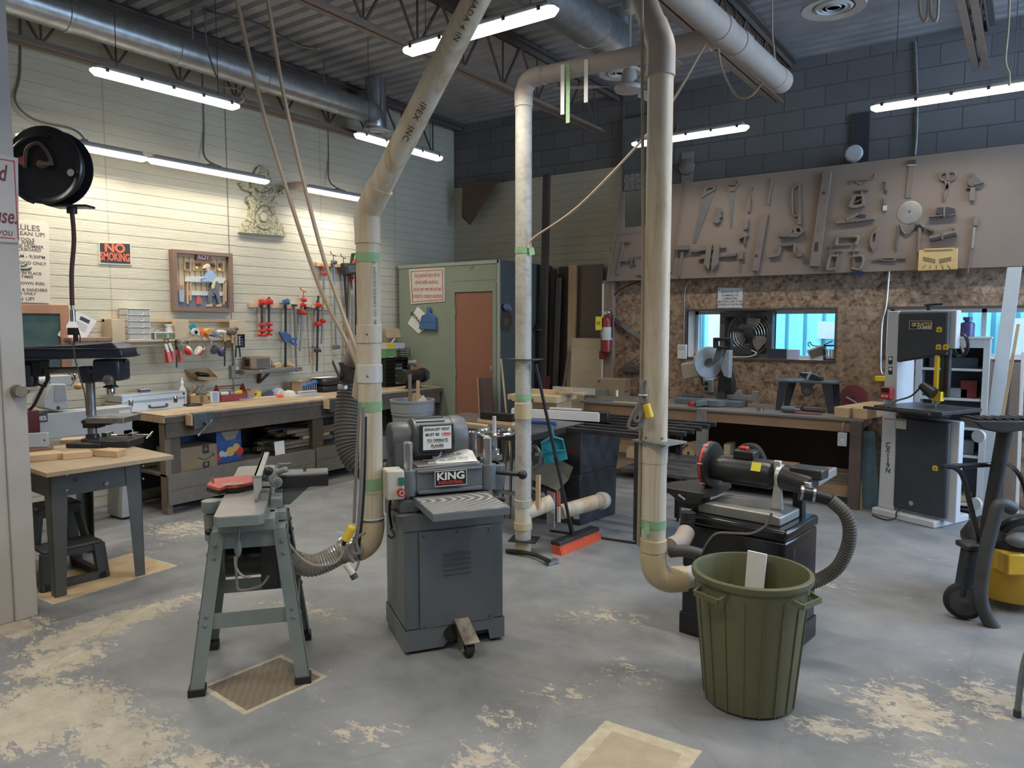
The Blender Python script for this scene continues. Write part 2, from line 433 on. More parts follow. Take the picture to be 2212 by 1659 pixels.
def m_block():
 k=N('grey_concrete_block');v=k.map(k.co.outputs['Object'],(0,0,0),(R(90),0,0))
 b=k.n('ShaderNodeTexBrick');b.offset=.5;b.inputs['Scale'].default_value=1;b.inputs['Brick Width'].default_value=.41;b.inputs['Row Height'].default_value=.205
 b.inputs['Mortar Size'].default_value=.006;b.inputs['Mortar Smooth'].default_value=.3
 b.inputs['Color1'].default_value=(.135,.135,.138,1);b.inputs['Color2'].default_value=(.165,.165,.168,1);b.inputs['Mortar'].default_value=(.085,.085,.088,1)
 k.l(v,b.inputs['Vector'])
 c=k.mix(k.ramp(k.noise(1.4,6),[(.4,0.0),(.7,.45)]),b.outputs['Color'],(.105,.105,.11))
 k.bump(k.mth('ADD',k.mth('MULTIPLY',b.outputs['Fac'],-1.0),k.mth('MULTIPLY',k.noise(40,3),.3)),.5,.006)
 return k.fin(c,.85)
def m_osb():
 k=N('oriented_strand_board');p=k.co.outputs['Object']
 out=None
 for sc_,rot in((40,.4),(48,1.5),(34,2.5)):
  v=k.map(k.map(p,(sc_*.13,0,sc_*.07),(0,rot,0)),(0,0,0),(0,0,0),(1,1,.32))
  o=k.n('ShaderNodeTexVoronoi');o.inputs['Scale'].default_value=sc_;k.l(v,o.inputs['Vector'])
  s_=k.n('ShaderNodeSeparateColor');k.l(o.outputs['Color'],s_.inputs[0])
  out=s_.outputs[0]if out is None else k.mth('ADD',out,s_.outputs[0])
 f=k.mth('DIVIDE',out,3.0)
 c=k.ramp(f,[(.16,(.085,.050,.032)),(.36,(.200,.130,.085)),(.55,(.265,.178,.118)),(.8,(.38,.27,.185))])
 c=k.mix(k.ramp(k.noise(1.3,4),[(.4,0.0),(.7,.35)]),c,(.20,.135,.10))
 k.bump(f,.12,.003)
 return k.fin(c,.65)
def m_deck():
 k=N('grey_roof_deck')
 c=k.ramp(k.noise(2.5,5),[(.3,(.25,.25,.265)),(.7,(.36,.36,.375))])
 return k.fin(c,.6,.1)
def m_pvc():
 k=N('stained_cream_pvc')
 st=k.noise(1,6,.7,stretch=(9,9,1.1),dist=1.0)
 c=k.ramp(k.noise(3,4),[(.3,(.54,.475,.365)),(.7,(.62,.56,.45))])
 c=k.mix(k.ramp(st,[(.44,0.0),(.64,.8)]),c,(.40,.275,.145))
 c=k.mix(k.ramp(k.noise(34,2),[(.70,0.0),(.76,.45)]),c,(.13,.11,.085))
 return k.fin(c,.5)
def m_pvcold():
 k=N('grimy_pvc')
 c=k.ramp(k.noise(4,4),[(.3,(.40,.375,.33)),(.7,(.48,.46,.41))])
 c=k.mix(k.ramp(k.noise(9,7,.75),[(.46,0.0),(.62,.55)]),c,(.22,.195,.15))
 return k.fin(c,.55)
FLOOR=m_floor();SIDL=m_siding(1,(4.66,),(3.44,5.88,7.1,2.2));SIDB=m_siding(0,(-5.5,));BLOCK=m_block();OSB=m_osb();DECK=m_deck()
PVC=m_pvc();PVC2=m_pvcold();PVCY=mat('yellowed_pvc',(.50,.40,.25),.5,var=.08);PVCW=mat('new_white_pvc',(.58,.57,.54),.35,var=.04)
PVCD=mat('dusty_overhead_pvc',(.36,.305,.265),.6,var=.08)
JAMB=mat('white_painted_jamb',(.50,.475,.45),.6,var=.05,scale=4,dirt=.25,dirtcol=(.34,.31,.27))
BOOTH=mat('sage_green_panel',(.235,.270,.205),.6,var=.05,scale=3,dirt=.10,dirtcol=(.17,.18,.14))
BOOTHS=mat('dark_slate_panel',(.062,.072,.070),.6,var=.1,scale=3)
DOORB=mat('rust_brown_door',(.265,.110,.068),.6,var=.06,scale=3,dirt=.12,dirtcol=(.33,.17,.11))
TBOARD=mat('taupe_tool_board',(.205,.160,.132),.65,var=.04,scale=2.5)
OUTS=mat('teal_container_paint',(.36,.84,.90),.6,var=.08,scale=1)
JOIST=mat('joist_paint',(.105,.085,.078),.6,var=.1)
JOISTL=mat('joist_bottom_rail',(.20,.150,.125),.6,var=.1)

# ---------------------------------------------------------------- room shell
XR,YF=3.2,-3.4
m=M();m.bx(XL-.2,YF-.2,-.1,XR+.2,12.5,0);struct(m.obj('floor',FLOOR))
m=M()  # corrugated roof deck, ribs running left to right
y=YF-.2;pts=[]
while y<YB+.3:
 pts+=[(y,ZC),(y+.085,ZC),(y+.105,ZC+.045),(y+.14,ZC+.045),(y+.16,ZC)];y+=.16
n=len(pts)
m.add([(x,p[0],p[1])for x in(XL-.2,XR+.2)for p in pts],[(i,i+1,n+i+1,n+i)for i in range(n-1)])
m.bx(XL-.2,YF-.2,ZC+.06,XR+.2,YB+.3,ZC+.1)
struct(m.obj('ceiling',DECK,smooth=0))
m=M();m.bx(XL-.15,YF,0,XL,YB+.15,ZC);struct(m.obj('wall_left',SIDL))
zs=3.56
m=M();m.bx(XL,YB,0,-4.16,YB+.15,zs);struct(m.obj('wall_back',SIDB))
m=M();m.bx(XL,YB+.012,zs,-4.16,YB+.15,ZC);m.bx(-4.16,YB,2.2,XR,YB+.15,ZC)
m.bx(-4.16,YB,0,-3.4,YB+.15,2.2);struct(m.obj('wall_back_upper',BLOCK))
# strand-board wall with two long window openings
W1=(-3.127,-1.595,1.282,1.79);W2=(-1.13,1.2,1.335,1.79)
def osbwall():
 m=M();y0,y1=YO,YO+.02;L,T,Rr=-4.10,2.55,XR
 xs=[L,W1[0],W1[1],W2[0],W2[1],Rr]
 m.bx(L,y0,0,Rr,y1,1.282);m.bx(L,y0,1.79,Rr,y1,T)
 m.bx(L,y0,1.282,W1[0],y1,1.79);m.bx(W1[1],y0,1.282,W2[0],y1,1.79);m.bx(W2[1],y0,1.282,Rr,y1,1.79)
 m.bx(W2[0],y0,1.282,W2[1],y1,W2[2])
 struct(m.obj('wall_right_of_corner',OSB))
osbwall()
FRM=mat('window_reveal',(.46,.36,.29),.6,var=.1);FRMD=mat('dark_window_trim',(.07,.05,.042),.6)
WINW=mat('white_window_frame',(.60,.62,.64),.4,var=.03)
gl=N('window_glass');GLASS=gl.fin((.9,.96,.98),.02);gl.b.inputs['Transmission Weight'].default_value=1;gl.b.inputs['IOR'].default_value=1.03
def window(nm,W,ybk):
 x0,x1,z0,z1=W
 f=M();t=.018  # reveal box
 f.bx(x0-t,YO+.0,z0-t,x1+t,ybk,z0);f.bx(x0-t,YO,z1,x1+t,ybk,z1+t);f.bx(x0-t,YO,z0,x0,ybk,z1);f.bx(x1,YO,z0,x1+t,ybk,z1)
 o=struct(f.obj(nm,FRM))
 f=M();d=.022  # thin dark trim round the opening
 for a in((x0-d,z0-d,x1+d,z0-.002),(x0-d,z1+.002,x1+d,z1+d),(x0-d,z0,x0-.002,z1),(x1+.002,z0,x1+d,z1)):f.bx(a[0],YO-.008,a[1],a[2],YO-.0005,a[3])
 f.obj('window_trim',FRMD,o)
 f=M();e=.035
 for a in((x0,z0,x1,z0+e),(x0,z1-e,x1,z1),(x0,z0,x0+e,z1),(x1-e,z0,x1,z1)):f.bx(a[0],ybk-.05,a[1],a[2],ybk-.005,a[3])
 nx=3 if x1-x0>2 else 2
 for i in range(1,nx):
  c=x0+(x1-x0)*i/nx;f.bx(c-.02,ybk-.05,z0,c+.02,ybk-.005,z1)
 f.obj('window_frame',WINW,o)
 f=M();f.bx(x0,ybk-.03,z0,x1,ybk-.024,z1);f.obj('window_pane',GLASS,o)
window('window_1',W1,8.18);window('window_2',W2,8.18)
# bottom part of the outer wall below and between the windows, behind the strand board
m=M();m.bx(-3.4,YB,0,XR,YB+.15,1.20);m.bx(-3.4,YB,1.85,XR,YB+.15,2.2);m.bx(-3.4,YB,1.2,W1[0]-.05,YB+.15,1.85);m.bx(W1[1]+.05,YB,1.2,W2[0]-.05,YB+.15,1.85);m.bx(W2[1]+.05,YB,1.2,XR,YB+.15,1.85)
struct(m.obj('wall_back_sill_block',BLOCK))
# right and rear walls out of the frame; unseen opening added on the right for bluish daylight
PLAIN=mat('plain_block_paint',(.34,.34,.34),.7,var=.05)
m=M();m.bx(XR,YF,0,XR+.15,4.4,ZC);m.bx(XR,4.4,0,XR+.15,8.1,1.1);m.bx(XR,4.4,4.2,XR+.15,8.1,ZC);m.bx(XR,8.1,0,XR+.15,YB+.15,ZC);struct(m.obj('wall_right',PLAIN))
m=M();m.bx(XL-.15,YF-.15,0,XR+.15,YF,ZC);struct(m.obj('wall_front',PLAIN))
# painted partition whose trimmed end stands at the left edge of the view
XP=-4.56
m=M();m.bx(XP-.16,YF,0,XP-.02,1.70,ZC);struct(m.obj('wall_partition',JAMB))
m=M();m.bx(XP-.19,1.70,0,XP+.012,1.815,ZC);m.bx(XP-.02,1.615,0,XP+.0,1.70,ZC)
struct(m.obj('trim_1',JAMB,bev=.004))
m=M();m.bx(XP-.02,.4,0,XP-.008,1.60,ZC);struct(m.obj('trim_2',JAMB))

# teal container and pale sheet outside the windows
c=thing('shipping_container','teal corrugated container wall standing outside behind the long windows','container',(-1.5,10.6,0))
m=M()
for i in range(66):
 x=-3.4+i*.12
 m.bx(x,0,0,x+.07,.04,2.6)if i%2 else m.bx(x,.025,0,x+.12,.065,2.6)
m.obj('side_wall',OUTS,c)
m=M();m.bx(-3.5,-.01,2.6,4.6,1.2,2.68);m.obj('roof_rail',OUTS,c)
m=M();m.bx(-3.5,.07,0,4.6,.1,2.6);m.obj('back_sheet',OUTS,c)
for nm,x0,z0,x1,z1 in(('pale_door_sheet',-3.866,1.208,-3.678,1.816),('pale_sign_sheet',-2.347,1.451,-2.099,1.683),('pale_door_sheet',-0.287,1.219,0.221,1.716),('pale_door_sheet',-1.602,1.263,-1.325,1.926)):
 m=M();m.bx(x0+1.5,-.03,z0,x1+1.5,-.01,z1);m.obj(nm,WHITE,c)
# ---------------------------------------------------------------- strip lights (the room's lamps)
LW_=[18,11,26,13,14]
def strip_light(nm,label,p,q,z,chain=True,group='hanging strip lights',w=.105,watts=None):
 watts=watts or(LW_.pop(0)if LW_ else WATTS)
 p=Vector((p[0],p[1]));q=Vector((q[0],q[1]));L=(q-p).length;a=math.degrees(math.atan2(q.y-p.y,q.x-p.x))
 c=(p+q)/2;o=thing(nm,label,'light',(c.x,c.y,z),a,group)
 h=L/2
 m=M()  # grey housing with bevelled ends
 m.add([(-h+.03,-w*.40,.035),(h-.03,-w*.40,.035),(h-.03,w*.40,.035),(-h+.03,w*.40,.035),(-h+.05,-w*.33,.078),(h-.05,-w*.33,.078),(h-.05,w*.33,.078),(-h+.05,w*.33,.078)],
          [(0,3,2,1),(4,5,6,7),(0,1,5,4),(1,2,6,5),(2,3,7,6),(3,0,4,7)])
 m.obj('housing',GREYM,o,bev=.006)
 m=M();w2=w/2  # glowing diffuser: rounded trough
 ring_=[(-w2,.036),(-w2*.92,.012),(-w2*.55,-.004),(w2*.55,-.004),(w2*.92,.012),(w2,.036)]
 n=len(ring_);vs=[]
 for x,k in((-h,.55),(-h+.035,1),(h-.035,1),(h,.55)):vs+=[(x,yy*k,.036+(zz-.036)*k)for yy,zz in ring_]
 fs=[(s*n+i,s*n+i+1,(s+1)*n+i+1,(s+1)*n+i)for s in range(3)for i in range(n-1)]+[tuple(range(n)),tuple(range(4*n-1,3*n-1,-1))]
 m.add(vs,fs);m.obj('diffuser',LIGHT,o)
 ld=bpy.data.lights.new('strip_lamp','AREA');ld.shape='RECTANGLE';ld.size=2*h-.08;ld.size_y=w*.8;ld.energy=watts;ld.color=LAMP_COL;ld.spread=R(SPREAD)
 lo=bpy.data.objects.new('lamp',ld);COL.objects.link(lo);lo.parent=o;lo.location=(0,0,-.006)
 for i in range(5 if chain else 0):
  for s in(-1,1):
   x=-h+.09+(2*h-.18)*i/4;m=M();m.bx(x-.012,s*w*.49-.004,.022,x+.012,s*w*.49+.004,.05);m.obj('clip',DGREY,o)
 if chain:
  for s in(-1,1):
   m=M();zt=ZC-z;k=int((zt-.078)/.03)
   m.tube([(s*(h-.18),0,.078),(s*(h-.18),0,zt)],.0035,5,0)
   m.obj('chain',IRON,o)
 return o
strip_light('strip_light','hanging strip light nearest the upper left corner, above the long wall light',(-5.60,2.76),(-5.55,3.93),3.44)
strip_light('strip_light','hanging strip light partly hidden by the slanting pipe near the back left corner',(-5.40,5.12),(-5.42,6.40),3.44)
strip_light('strip_light','large strip light at the top centre crossing behind the slanting pipe',(-3.52,3.80),(-2.33,3.79),3.44)
strip_light('strip_light','strip light hanging above the tool board, behind the right-hand drop pipe',(-3.40,7.02),(-2.22,7.00),3.44)
strip_light('strip_light','strip light at the right edge hanging in front of the tool board',(-1.19,7.02),(-.01,7.01),3.44)
for k,(p,q)in enumerate((((-5.9,.2),(-5.9,1.4)),((-3.5,.9),(-2.3,.9)),((-1.2,.9),(0,.9)),((-1.15,3.75),(.02,3.75)),((1.2,3.75),(2.4,3.75)),((1.2,7.0),(2.4,7.0)),((-3.5,-1.6),(-2.3,-1.6)),((0.2,-1.6),(1.4,-1.6)))):
 strip_light('strip_light','strip light of the same rows hanging above and behind the viewer',p,q,3.44)
for k,(lb,a,b)in enumerate((('wall strip light at the far left, behind the hose reel',(35,290),(318,340)),
                              ('wall strip light continuing right of the hose reel, over the framed relief',(319,340),(580,387)),
                              ('wall strip light over the clamp rack, right of the wood carving',(657,405),(800,427)))):
 p=at_x(a[0],a[1],-6.52);q=at_x(b[0],b[1],-6.52)
 o=strip_light('wall_light',lb,(-6.52,p.y+.004),(-6.52,q.y-.004),3.085,False,'strip lights along the left wall',.075,WATTS_WALL)
 m=M();m.bx(-.02,.0,.07,.02,.30,.10);m.obj('bracket',GREYM,o)
 c=CORDG
 m=M();m.tube([(0,0,.08),(-.05,.1,.18),(-.3,.2,.22),(-.42,.24,.35),(-.36,.27,.6),(-.33,.275,1.2)]if k==0 else[(0.1,0,.08),(.05,.2,.2),(.1,.275,.5),(.1,.275,1.2)],.009,6);m.obj('supply_cord',c,o)

# ---------------------------------------------------------------- roof joists, ducts, diffusers, ceiling fan
def joist(x,label,y1=7.85):
 o=thing('roof_joist',label,'joist',(x,0,0),0,'steel roof joists');y0=YF
 m=M()
 for s in(-1,1):m.bx(s*.012,y0,3.87,s*.062,y1,3.88);m.bx(s*.012,y0,3.88,s*.02,y1,3.925)
 m.obj('bottom_chord',JOISTL,o)
 m=M()
 for s in(-1,1):m.bx(s*.012,y0,4.38,s*.07,YB,4.40);m.bx(s*.012,y0,4.33,s*.02,YB,4.38)
 m.obj('top_chord',JOIST,o)
 m=M();yy=y0+.3
 while yy<y1-.2:
  m.bar((0,yy,3.90),(0,yy+.3,4.37),.018,.018);m.bar((0,yy+.6,3.90),(0,yy+.3,4.37),.018,.018);m.bar((0,yy+.6,3.9),(0,yy+.6,4.37),.014,.014);yy+=.6
 m.obj('web_bars',JOIST,o)
joist(-6.66,'open-web roof joist running close along the left wall')
joist(-4.22,'open-web roof joist passing behind the top centre light')
joist(-2.20,'open-web roof joist passing behind the ceiling fan and right pipe')
joist(-.46,'open-web roof joist at the upper right near the round diffuser')
m=M();m.bar((XL,3.2,3.66),(XL,8.2,3.66),.02,.05)
def duct(label,x,y0,y1,r,z,end_down):
 o=thing('spiral_duct',label,'duct',(x,0,z))
 m=M();m.cyl((0,y0,0),(0,y1,0),r,n=28);m.obj('duct_pipe',GALV,o)
 for yy in[y0+.9*i for i in range(1,int((y1-y0)/.9)+1)]:
  m=M();m.lathe([(r+.001,-.02),(r+.007,-.015),(r+.007,.015),(r+.001,.02)],(0,yy,0),(0,1,0),28);m.obj('duct_band',GALV,o)
 m=M();m.tube([(0,y1,0),(0,y1+.08,-.005),(-.02,y1+.15,-.05),(-.03,y1+.17,-.13)],r*.98,20,5,rib=.004,ribn=13);m.obj('duct_elbow',GALV,o)
 for yy in(y1-.6,y1-2.1):
  m=M();m.bx(-.004,yy,r,.004,yy+.02,ZC-z);m.obj('hanger_strap',DSTEEL,o)
 return o
duct('silver spiral duct running along the top of the left wall',-6.22,YF,6.05,.125,4.03,True)
duct('silver spiral duct at the top centre above the right half of the big light',-3.08,YF,5.95,.17,4.10,True)
def diffuser(label,x,y,z,r=.19):
 o=thing('round_diffuser',label,'ceiling vent',(x,y,z),0,'round ceiling diffusers')
 m=M();m.lathe([(r,0),(r*.97,-.022),(r*.66,-.012),(r*.66,.03)],n=36);m.obj('rim',mat('diffuser_cream',(.42,.38,.34),.5),o)
 for k in(.60,.42,.25):m=M();m.lathe([(r*k,-.01),(r*k*.86,-.02),(r*k*.62,.03)],n=30);m.obj('cone_ring',LGREY,o)
 m=M();m.cyl((0,0,0),(0,0,ZC-z+.02),r*.62,n=24);m.obj('neck',GALV,o)
diffuser('round ceiling diffuser at the end of the left wall duct',-6.25,6.24,3.84)
diffuser('round ceiling diffuser behind the horizontal pipe left of the fan',-3.12,6.16,3.90)
diffuser('round ceiling diffuser at the upper right edge of the ceiling',-1.34,6.20,4.06,.235)
o=thing('ceiling_fan','cream three-blade ceiling fan hanging behind the right drop pipe','fan',(-2.80,5.70,3.60))
FANC=mat('fan_cream',(.40,.365,.33),.5)
m=M();m.lathe([(.02,-.05),(.115,-.04),(.125,-.015),(.12,0),(.065,.02),(.06,.10),(.05,.13),(.012,.14)],n=28);m.obj('motor_housing',FANC,o)
m=M();m.cyl((0,0,.13),(0,0,.60),.013);m.obj('downrod',FANC,o)
m=M();m.lathe([(.02,.56),(.06,.59),(.065,.72),(.05,ZC-3.6)],n=20);m.obj('canopy',FANC,o)
for a in(208,330,88):
 m=M();ca,sa=math.cos(R(a)),math.sin(R(a))
 def pt(rr,w_,z):return(ca*rr-sa*w_,sa*rr+ca*w_,z)
 vs=[]
 for rr,ww in((.10,.02),(.22,.025),(.27,.065),(.6,.062),(.64,.035)):
  vs+=[pt(rr,-ww,.012),pt(rr,ww,-.008),pt(rr,ww,-.004),pt(rr,-ww,.016)]
 m.add(vs,[(4*k+i,4*k+(i+1)%4,4*k+4+(i+1)%4,4*k+4+i)for k in range(4)for i in range(4)]+[(0,1,2,3),(19,18,17,16)])
 m.obj('blade',FANC,o)

# ---------------------------------------------------------------- dust-collection pipes
PR=.0575
def coupling(par,mtl,p,d,L=.07,k=1.09,r=PR,nm='coupling'):
 d=Vector(d).normalized();p=Vector(p)
 m=M();m.lathe([(r*.98,-L/2-.004),(r*k,-L/2),(r*k,L/2),(r*.98,L/2+.004)],p,d,28);return m.obj(nm,mtl,par)
def tape(par,z,x=0,y=0,r=PR,h=.045,flap=None):
 m=M();m.lathe([(r+.001,-h/2),(r+.0022,-h/2),(r+.0022,h/2),(r+.001,h/2)],(x,y,z),(0,0,1),28)
 if flap:
  a=flap;d=Vector((math.cos(R(a)),math.sin(R(a)),0));t=Vector((-d.y,d.x,0));c=Vector((x,y,z))+d*(r+.002)
  m.add([c+t*.0+Vector((0,0,h/2)),c+t*.045+d*.012+Vector((0,0,h*.4)),c+t*.05+d*.02+Vector((0,0,-h*.7)),c+t*.012+d*.02+Vector((0,0,-h*.9))],[(0,1,2,3)])
 return m.obj('green_tape',TAPE,par)
def screw(par,x,y,z):
 m=M();d=(Vector((x,y,0))).normalized();m.cyl(Vector((x,y,z)),Vector((x,y,z))+d*.006,.006,.004,8);return m.obj('screw',DSTEEL,par)
# left drop: elbow near the floor, wye with black hose, slanted run up to the ceiling
LX,LY=-2.673,2.60
o=thing('drop_pipe','cream plastic drop pipe with slanted upper run and green tape beside the planer','pipe',(LX,LY,0))
zb,zt=.665,2.16
m=M();m.cyl((0,0,zb),(0,0,zt),PR,n=28);m.obj('vertical_pipe',PVC,o)
ez=at_y(1035,0,4.0);S0=Vector((.0,0,zt));
# upper end lies where the run passes the top of the frame
S1=(at_z(1036,0,3.02)-Vector((LX,LY,0)))
dS=(S1-S0).normalized()
m=M();m.tube([(0,0,zt-.06),(0,0,zt+.02),Vector((0,0,zt+.03))+dS*.05,Vector((0,0,zt+.03))+dS*.13],PR*1.10,28,5);m.obj('upper_bend',PVC,o)
Sb=Vector((0,0,zt+.03))
m=M();m.cyl(Sb+dS*.10,Sb+dS*2.6,PR,n=28);m.obj('slanted_pipe',PVC,o)
coupling(o,PVC,(0,0,2.085),(0,0,1),.09)
coupling(o,PVC,Sb+dS*.13,dS,.03,1.12)
coupling(o,PVC,(0,0,1.60),(0,0,1),.085);coupling(o,PVCW,(0,0,1.405),(0,0,1),.085)
m=M();m.tube([(-.0,.0,1.60),(-.03,.015,1.52),(-.075,.045,1.42),(-.14,.08,1.28)],.052,20,5);m.obj('wye_branch',PVC,o)
m=M();m.tube([(-.015,.0,1.53),(-.05,.02,1.46),(-.055,.01,1.40),(-.02,-.04,1.375)],.006,6);m.obj('wye_seam',PVCW,o)
el=Vector((-.80,-.22,0)).normalized()
m=M();m.tube([(0,0,zb+.0),(0,0,.62),Vector((0,0,.555))+el*.02,Vector((0,0,.51))+el*.075,Vector((0,0,.50))+el*.14],PR*1.06,28,6);m.obj('bottom_elbow',PVC2 if 0 else PVCY,o)
coupling(o,DSTEEL,(0,0,.672),(0,0,1),.012,1.08,nm='clamp_band');coupling(o,PVC,(0,0,.83),(0,0,1),.05,1.02)
tape(o,1.972,flap=215);tape(o,1.243,h=.05);tape(o,.855,h=.06)
for z in(1.60,1.395):screw(o,.035,-.05,z)
ax=dS;right=ax.cross(Vector((-.57,.82,0))).normalized()
# printed lettering on the slanted pipe
c0=Sb+dS*.62
nrm=(Vector((-LX,-LY,0))*.0+Vector((2.6,-2.6,-.9)).normalized());nrm=(nrm-dS*nrm.dot(dS)).normalized()
def on_axis_text(s,pos,size,bold=.0,ad=None,nr=None,flip=False,par=o,r=PR,tm=None):
 ad=ad.normalized();nr=(nr-ad*nr.dot(ad)).normalized()
 xx=-ad if not flip else ad;yy=nr.cross(xx)
 Mx=Matrix((xx,yy,nr)).transposed()
 t=text(s,size,tm or TOOLBLK,par,bold=bold,ext=.0004,align='CENTER',sp=1.15)
 t.rotation_euler=Mx.to_euler();t.location=Vector(pos)+nr*(r+.0006);return t
vn=(Vector((0,0,1.65))-Vector((LX,LY,2.4))).normalized()
on_axis_text('IPEX  INC.',Sb+dS*.50,.040,0,dS,vn)
on_axis_text('CANADA 4 IN',Sb+dS*1.02,.036,0,dS,vn)
on_axis_text('::::: :: :: :::',Sb+dS*1.55,.030,0,dS,vn)
vn2=(Vector((-LX,-LY,0))).normalized();vr=Vector((vn2.y*-1,vn2.x,0))
vq=(vn2+vr*.62).normalized()
on_axis_text('-130  0285  CLL CANRON 236152004  D4',(0,0,1.77),.019,0,Vector((0,0,1)),vq,True)
# middle drop standing on the floor behind the planer
MX,MY=-2.926,4.335
o=thing('drop_pipe','grimy drop pipe standing on a floor plate behind the planer handwheel','pipe',(MX,MY,0))
m=M();m.cyl((0,0,.10),(0,0,3.20),PR,n=26);m.obj('vertical_pipe',PVC2,o)
hd=Vector((1.53,.10,.02)).normalized();hz=3.32
m=M();m.tube([(0,0,3.17),(0,0,3.23),Vector((0,0,hz-.02))+hd*.035,Vector((0,0,hz))+hd*.10,Vector((0,0,hz))+hd*.16],PR*1.09,26,6);m.obj('top_elbow',PVCD,o)
m=M();m.cyl(Vector((0,0,hz))+hd*.14,Vector((0,0,hz))+hd*1.36,PR,n=26);m.obj('horizontal_pipe',PVCD,o)
coupling(o,PVC2,(0,0,3.165),(0,0,1),.06)
coupling(o,PVCD,Vector((0,0,hz))+hd*1.14,hd,.30,1.12)
coupling(o,PVCY,(0,0,1.035),(0,0,1),.11,1.10);coupling(o,PVC2,(0,0,.37),(0,0,1),.05,1.13);coupling(o,PVCY,(0,0,.205),(0,0,1),.05,1.13);coupling(o,PVC,(0,0,.29),(0,0,1),.12,1.07)
tape(o,1.135);tape(o,2.16,flap=330)
m=M();m.lathe([(PR*.9,.0),(PR,.0),(PR,.10)],n=26);m.obj('floor_stub',PVCY,o)
m=M();m.box((.01,0,.105),(.20,.16,.008),(0,0,20));m.obj('gate_plate',BLACKM,o)
m=M();m.box((0,.01,1.40),(.24,.15,.006),(0,0,12));m.obj('gate_plate',IRON,o)
gd=Vector((.60,.80,0)).normalized()
m=M();m.tube([Vector((0,0,.30)),Vector((0,0,.32))+gd*.10,Vector((0,0,.36))+gd*.22],PR*.98,22,3);m.obj('side_branch',PVC,o)
# two strips of tape hanging down from the horizontal run
for k,(dx,ln)in enumerate(((.33,.30),(.37,.36),(.50,.25))):
 c=Vector((0,0,hz))+hd*dx
 m=M();n_=Vector((hd.y,-hd.x,0))
 m.add([c+n_*(PR+.002)+hd*a+Vector((0,0,b))for b in(.02,-.05,-ln*.6,-ln)for a in(-.014,.014)],[(0,1,3,2),(2,3,5,4),(4,5,7,6)]);m.obj('tape_strip',TAPE if k==1 else WPLA,o)
# right drop beside the can
RX,RY=-1.412,3.19
o=thing('drop_pipe','tan drop pipe at the right rising from an elbow behind the green can','pipe',(RX,RY,0))
m=M();m.cyl((0,0,.57),(0,0,2.86),PR,n=28);m.obj('vertical_pipe',PVC,o)
u1=at_z(1384,-8,3.22)-Vector((RX,RY,0));b0=Vector((0,0,2.86));du=(u1-b0).normalized()
m=M();m.tube([(0,0,2.78),(0,0,2.88),b0+Vector((0,0,.03))+du*.07,b0+Vector((0,0,.03))+du*.15],PR*1.1,28,6);m.obj('upper_bend',PVCD,o)
m=M();m.cyl(b0+Vector((0,0,.03))+du*.1,b0+du*.9,PR*1.02,n=28);m.obj('upper_pipe',PVCD,o)
coupling(o,PVCD,(0,0,2.78),(0,0,1),.05,1.12)
e2=Vector((.74,.67,0)).normalized()
m=M();m.tube([(0,0,.575),(0,0,.54),Vector((0,0,.475))+e2*.02,Vector((0,0,.44))+e2*.075,Vector((0,0,.44))+e2*.16],PR*1.06,28,6);m.obj('bottom_elbow',PVCY,o)
m=M();m.tube([Vector((0,0,.44))+e2*.14,Vector((0,0,.455))+e2*.22,Vector((0,.02,.49))+e2*.30],PR*.9,20,4);m.obj('reducer',LGREY,o)
coupling(o,PVCY,(0,0,.61),(0,0,1),.055);tape(o,.715,h=.042,flap=250)
m=M();m.box((.02,.0,1.105),(.20,.16,.008),(0,0,-14));m.obj('gate_plate',GSTEEL,o)
m=M();m.lathe([(PR+.003,-.10),(PR+.004,-.05),(PR+.004,0),(PR+.002,0)],(0,0,1.105),(0,0,1),24);m.obj('gate_collar',PVC,o)
for z in(1.125,1.085):screw(o,-.02,-.055,z);screw(o,.05,-.03,z)
# large overhead run, closed at its far end
a=at_z(1440,-40,3.31);b=at_z(1683,172,3.38)
d=(b-a).normalized();a=a-d*1.2
o=thing('overhead_pipe','large dusty white main pipe slanting across the ceiling right of the fan','pipe',a)
L=(b-a).length
m=M();m.cyl((0,0,0),d*L,.078,n=30);m.obj('main_pipe',PVCD,o)
coupling(o,PVCD,d*(L-.02),d,.16,1.06,.078);coupling(o,PVCD,d*(L-.92),d,.14,1.07,.078);coupling(o,PVCD,d*(L-1.25),d,.10,1.07,.078)
m=M();m.lathe([(.078*1.06,0),(.075,.012),(.001,.016)],d*(L+.06),d,30);m.obj('end_cap',PVCD,o)

# cords and cables hanging from the ceiling
def cord(label,pts,r=.007,mt=CORDB,nm='ceiling_cable',n=6,cat='cord',sm=6,group=None):
 m=M();p0=Vector(pts[0]);m.tube([Vector(p)-p0 for p in pts],r,n,sm)
 return tag(m.obj(nm,mt,loc=p0),label,cat,group)
rp=lambda a,z,rr=PR+.012:(RX+rr*math.cos(R(a)),RY+rr*math.sin(R(a)),z)
cord('thick beige cable running down the left face of the right drop pipe',[rp(205,4.4),rp(212,3.6,.09),rp(218,2.85,.085),rp(221,2.0),rp(221,1.5),rp(221,1.3),rp(219,1.0),rp(214,.72),rp(200,.6)],.008,CORDB)
q=at_z(1150,545,2.15)
cord('thin pale cord sloping from the middle pipe up to the overhead main',[(MX+.06,MY-.03,2.17),(MX+.10,MY-.02,2.24)]+[tuple(at_y(x,y,4.3))for x,y in((1250,445),(1385,305),(1455,215),(1515,110),(1530,85))],.008,TAN)
cord('drooping loop of pale cord under the far end of the overhead main',[tuple(at_y(x,y,5.6))for x,y in((1550,90),(1560,150),(1590,205),(1620,208),(1648,175))],.010,CORDB)
cord('pale cord dangling straight down at the upper right of the ceiling',[tuple(at_y(x,y,5.4))for x,y in((1668,-40),(1668,60),(1672,110),(1676,140))],.008,CORDB)
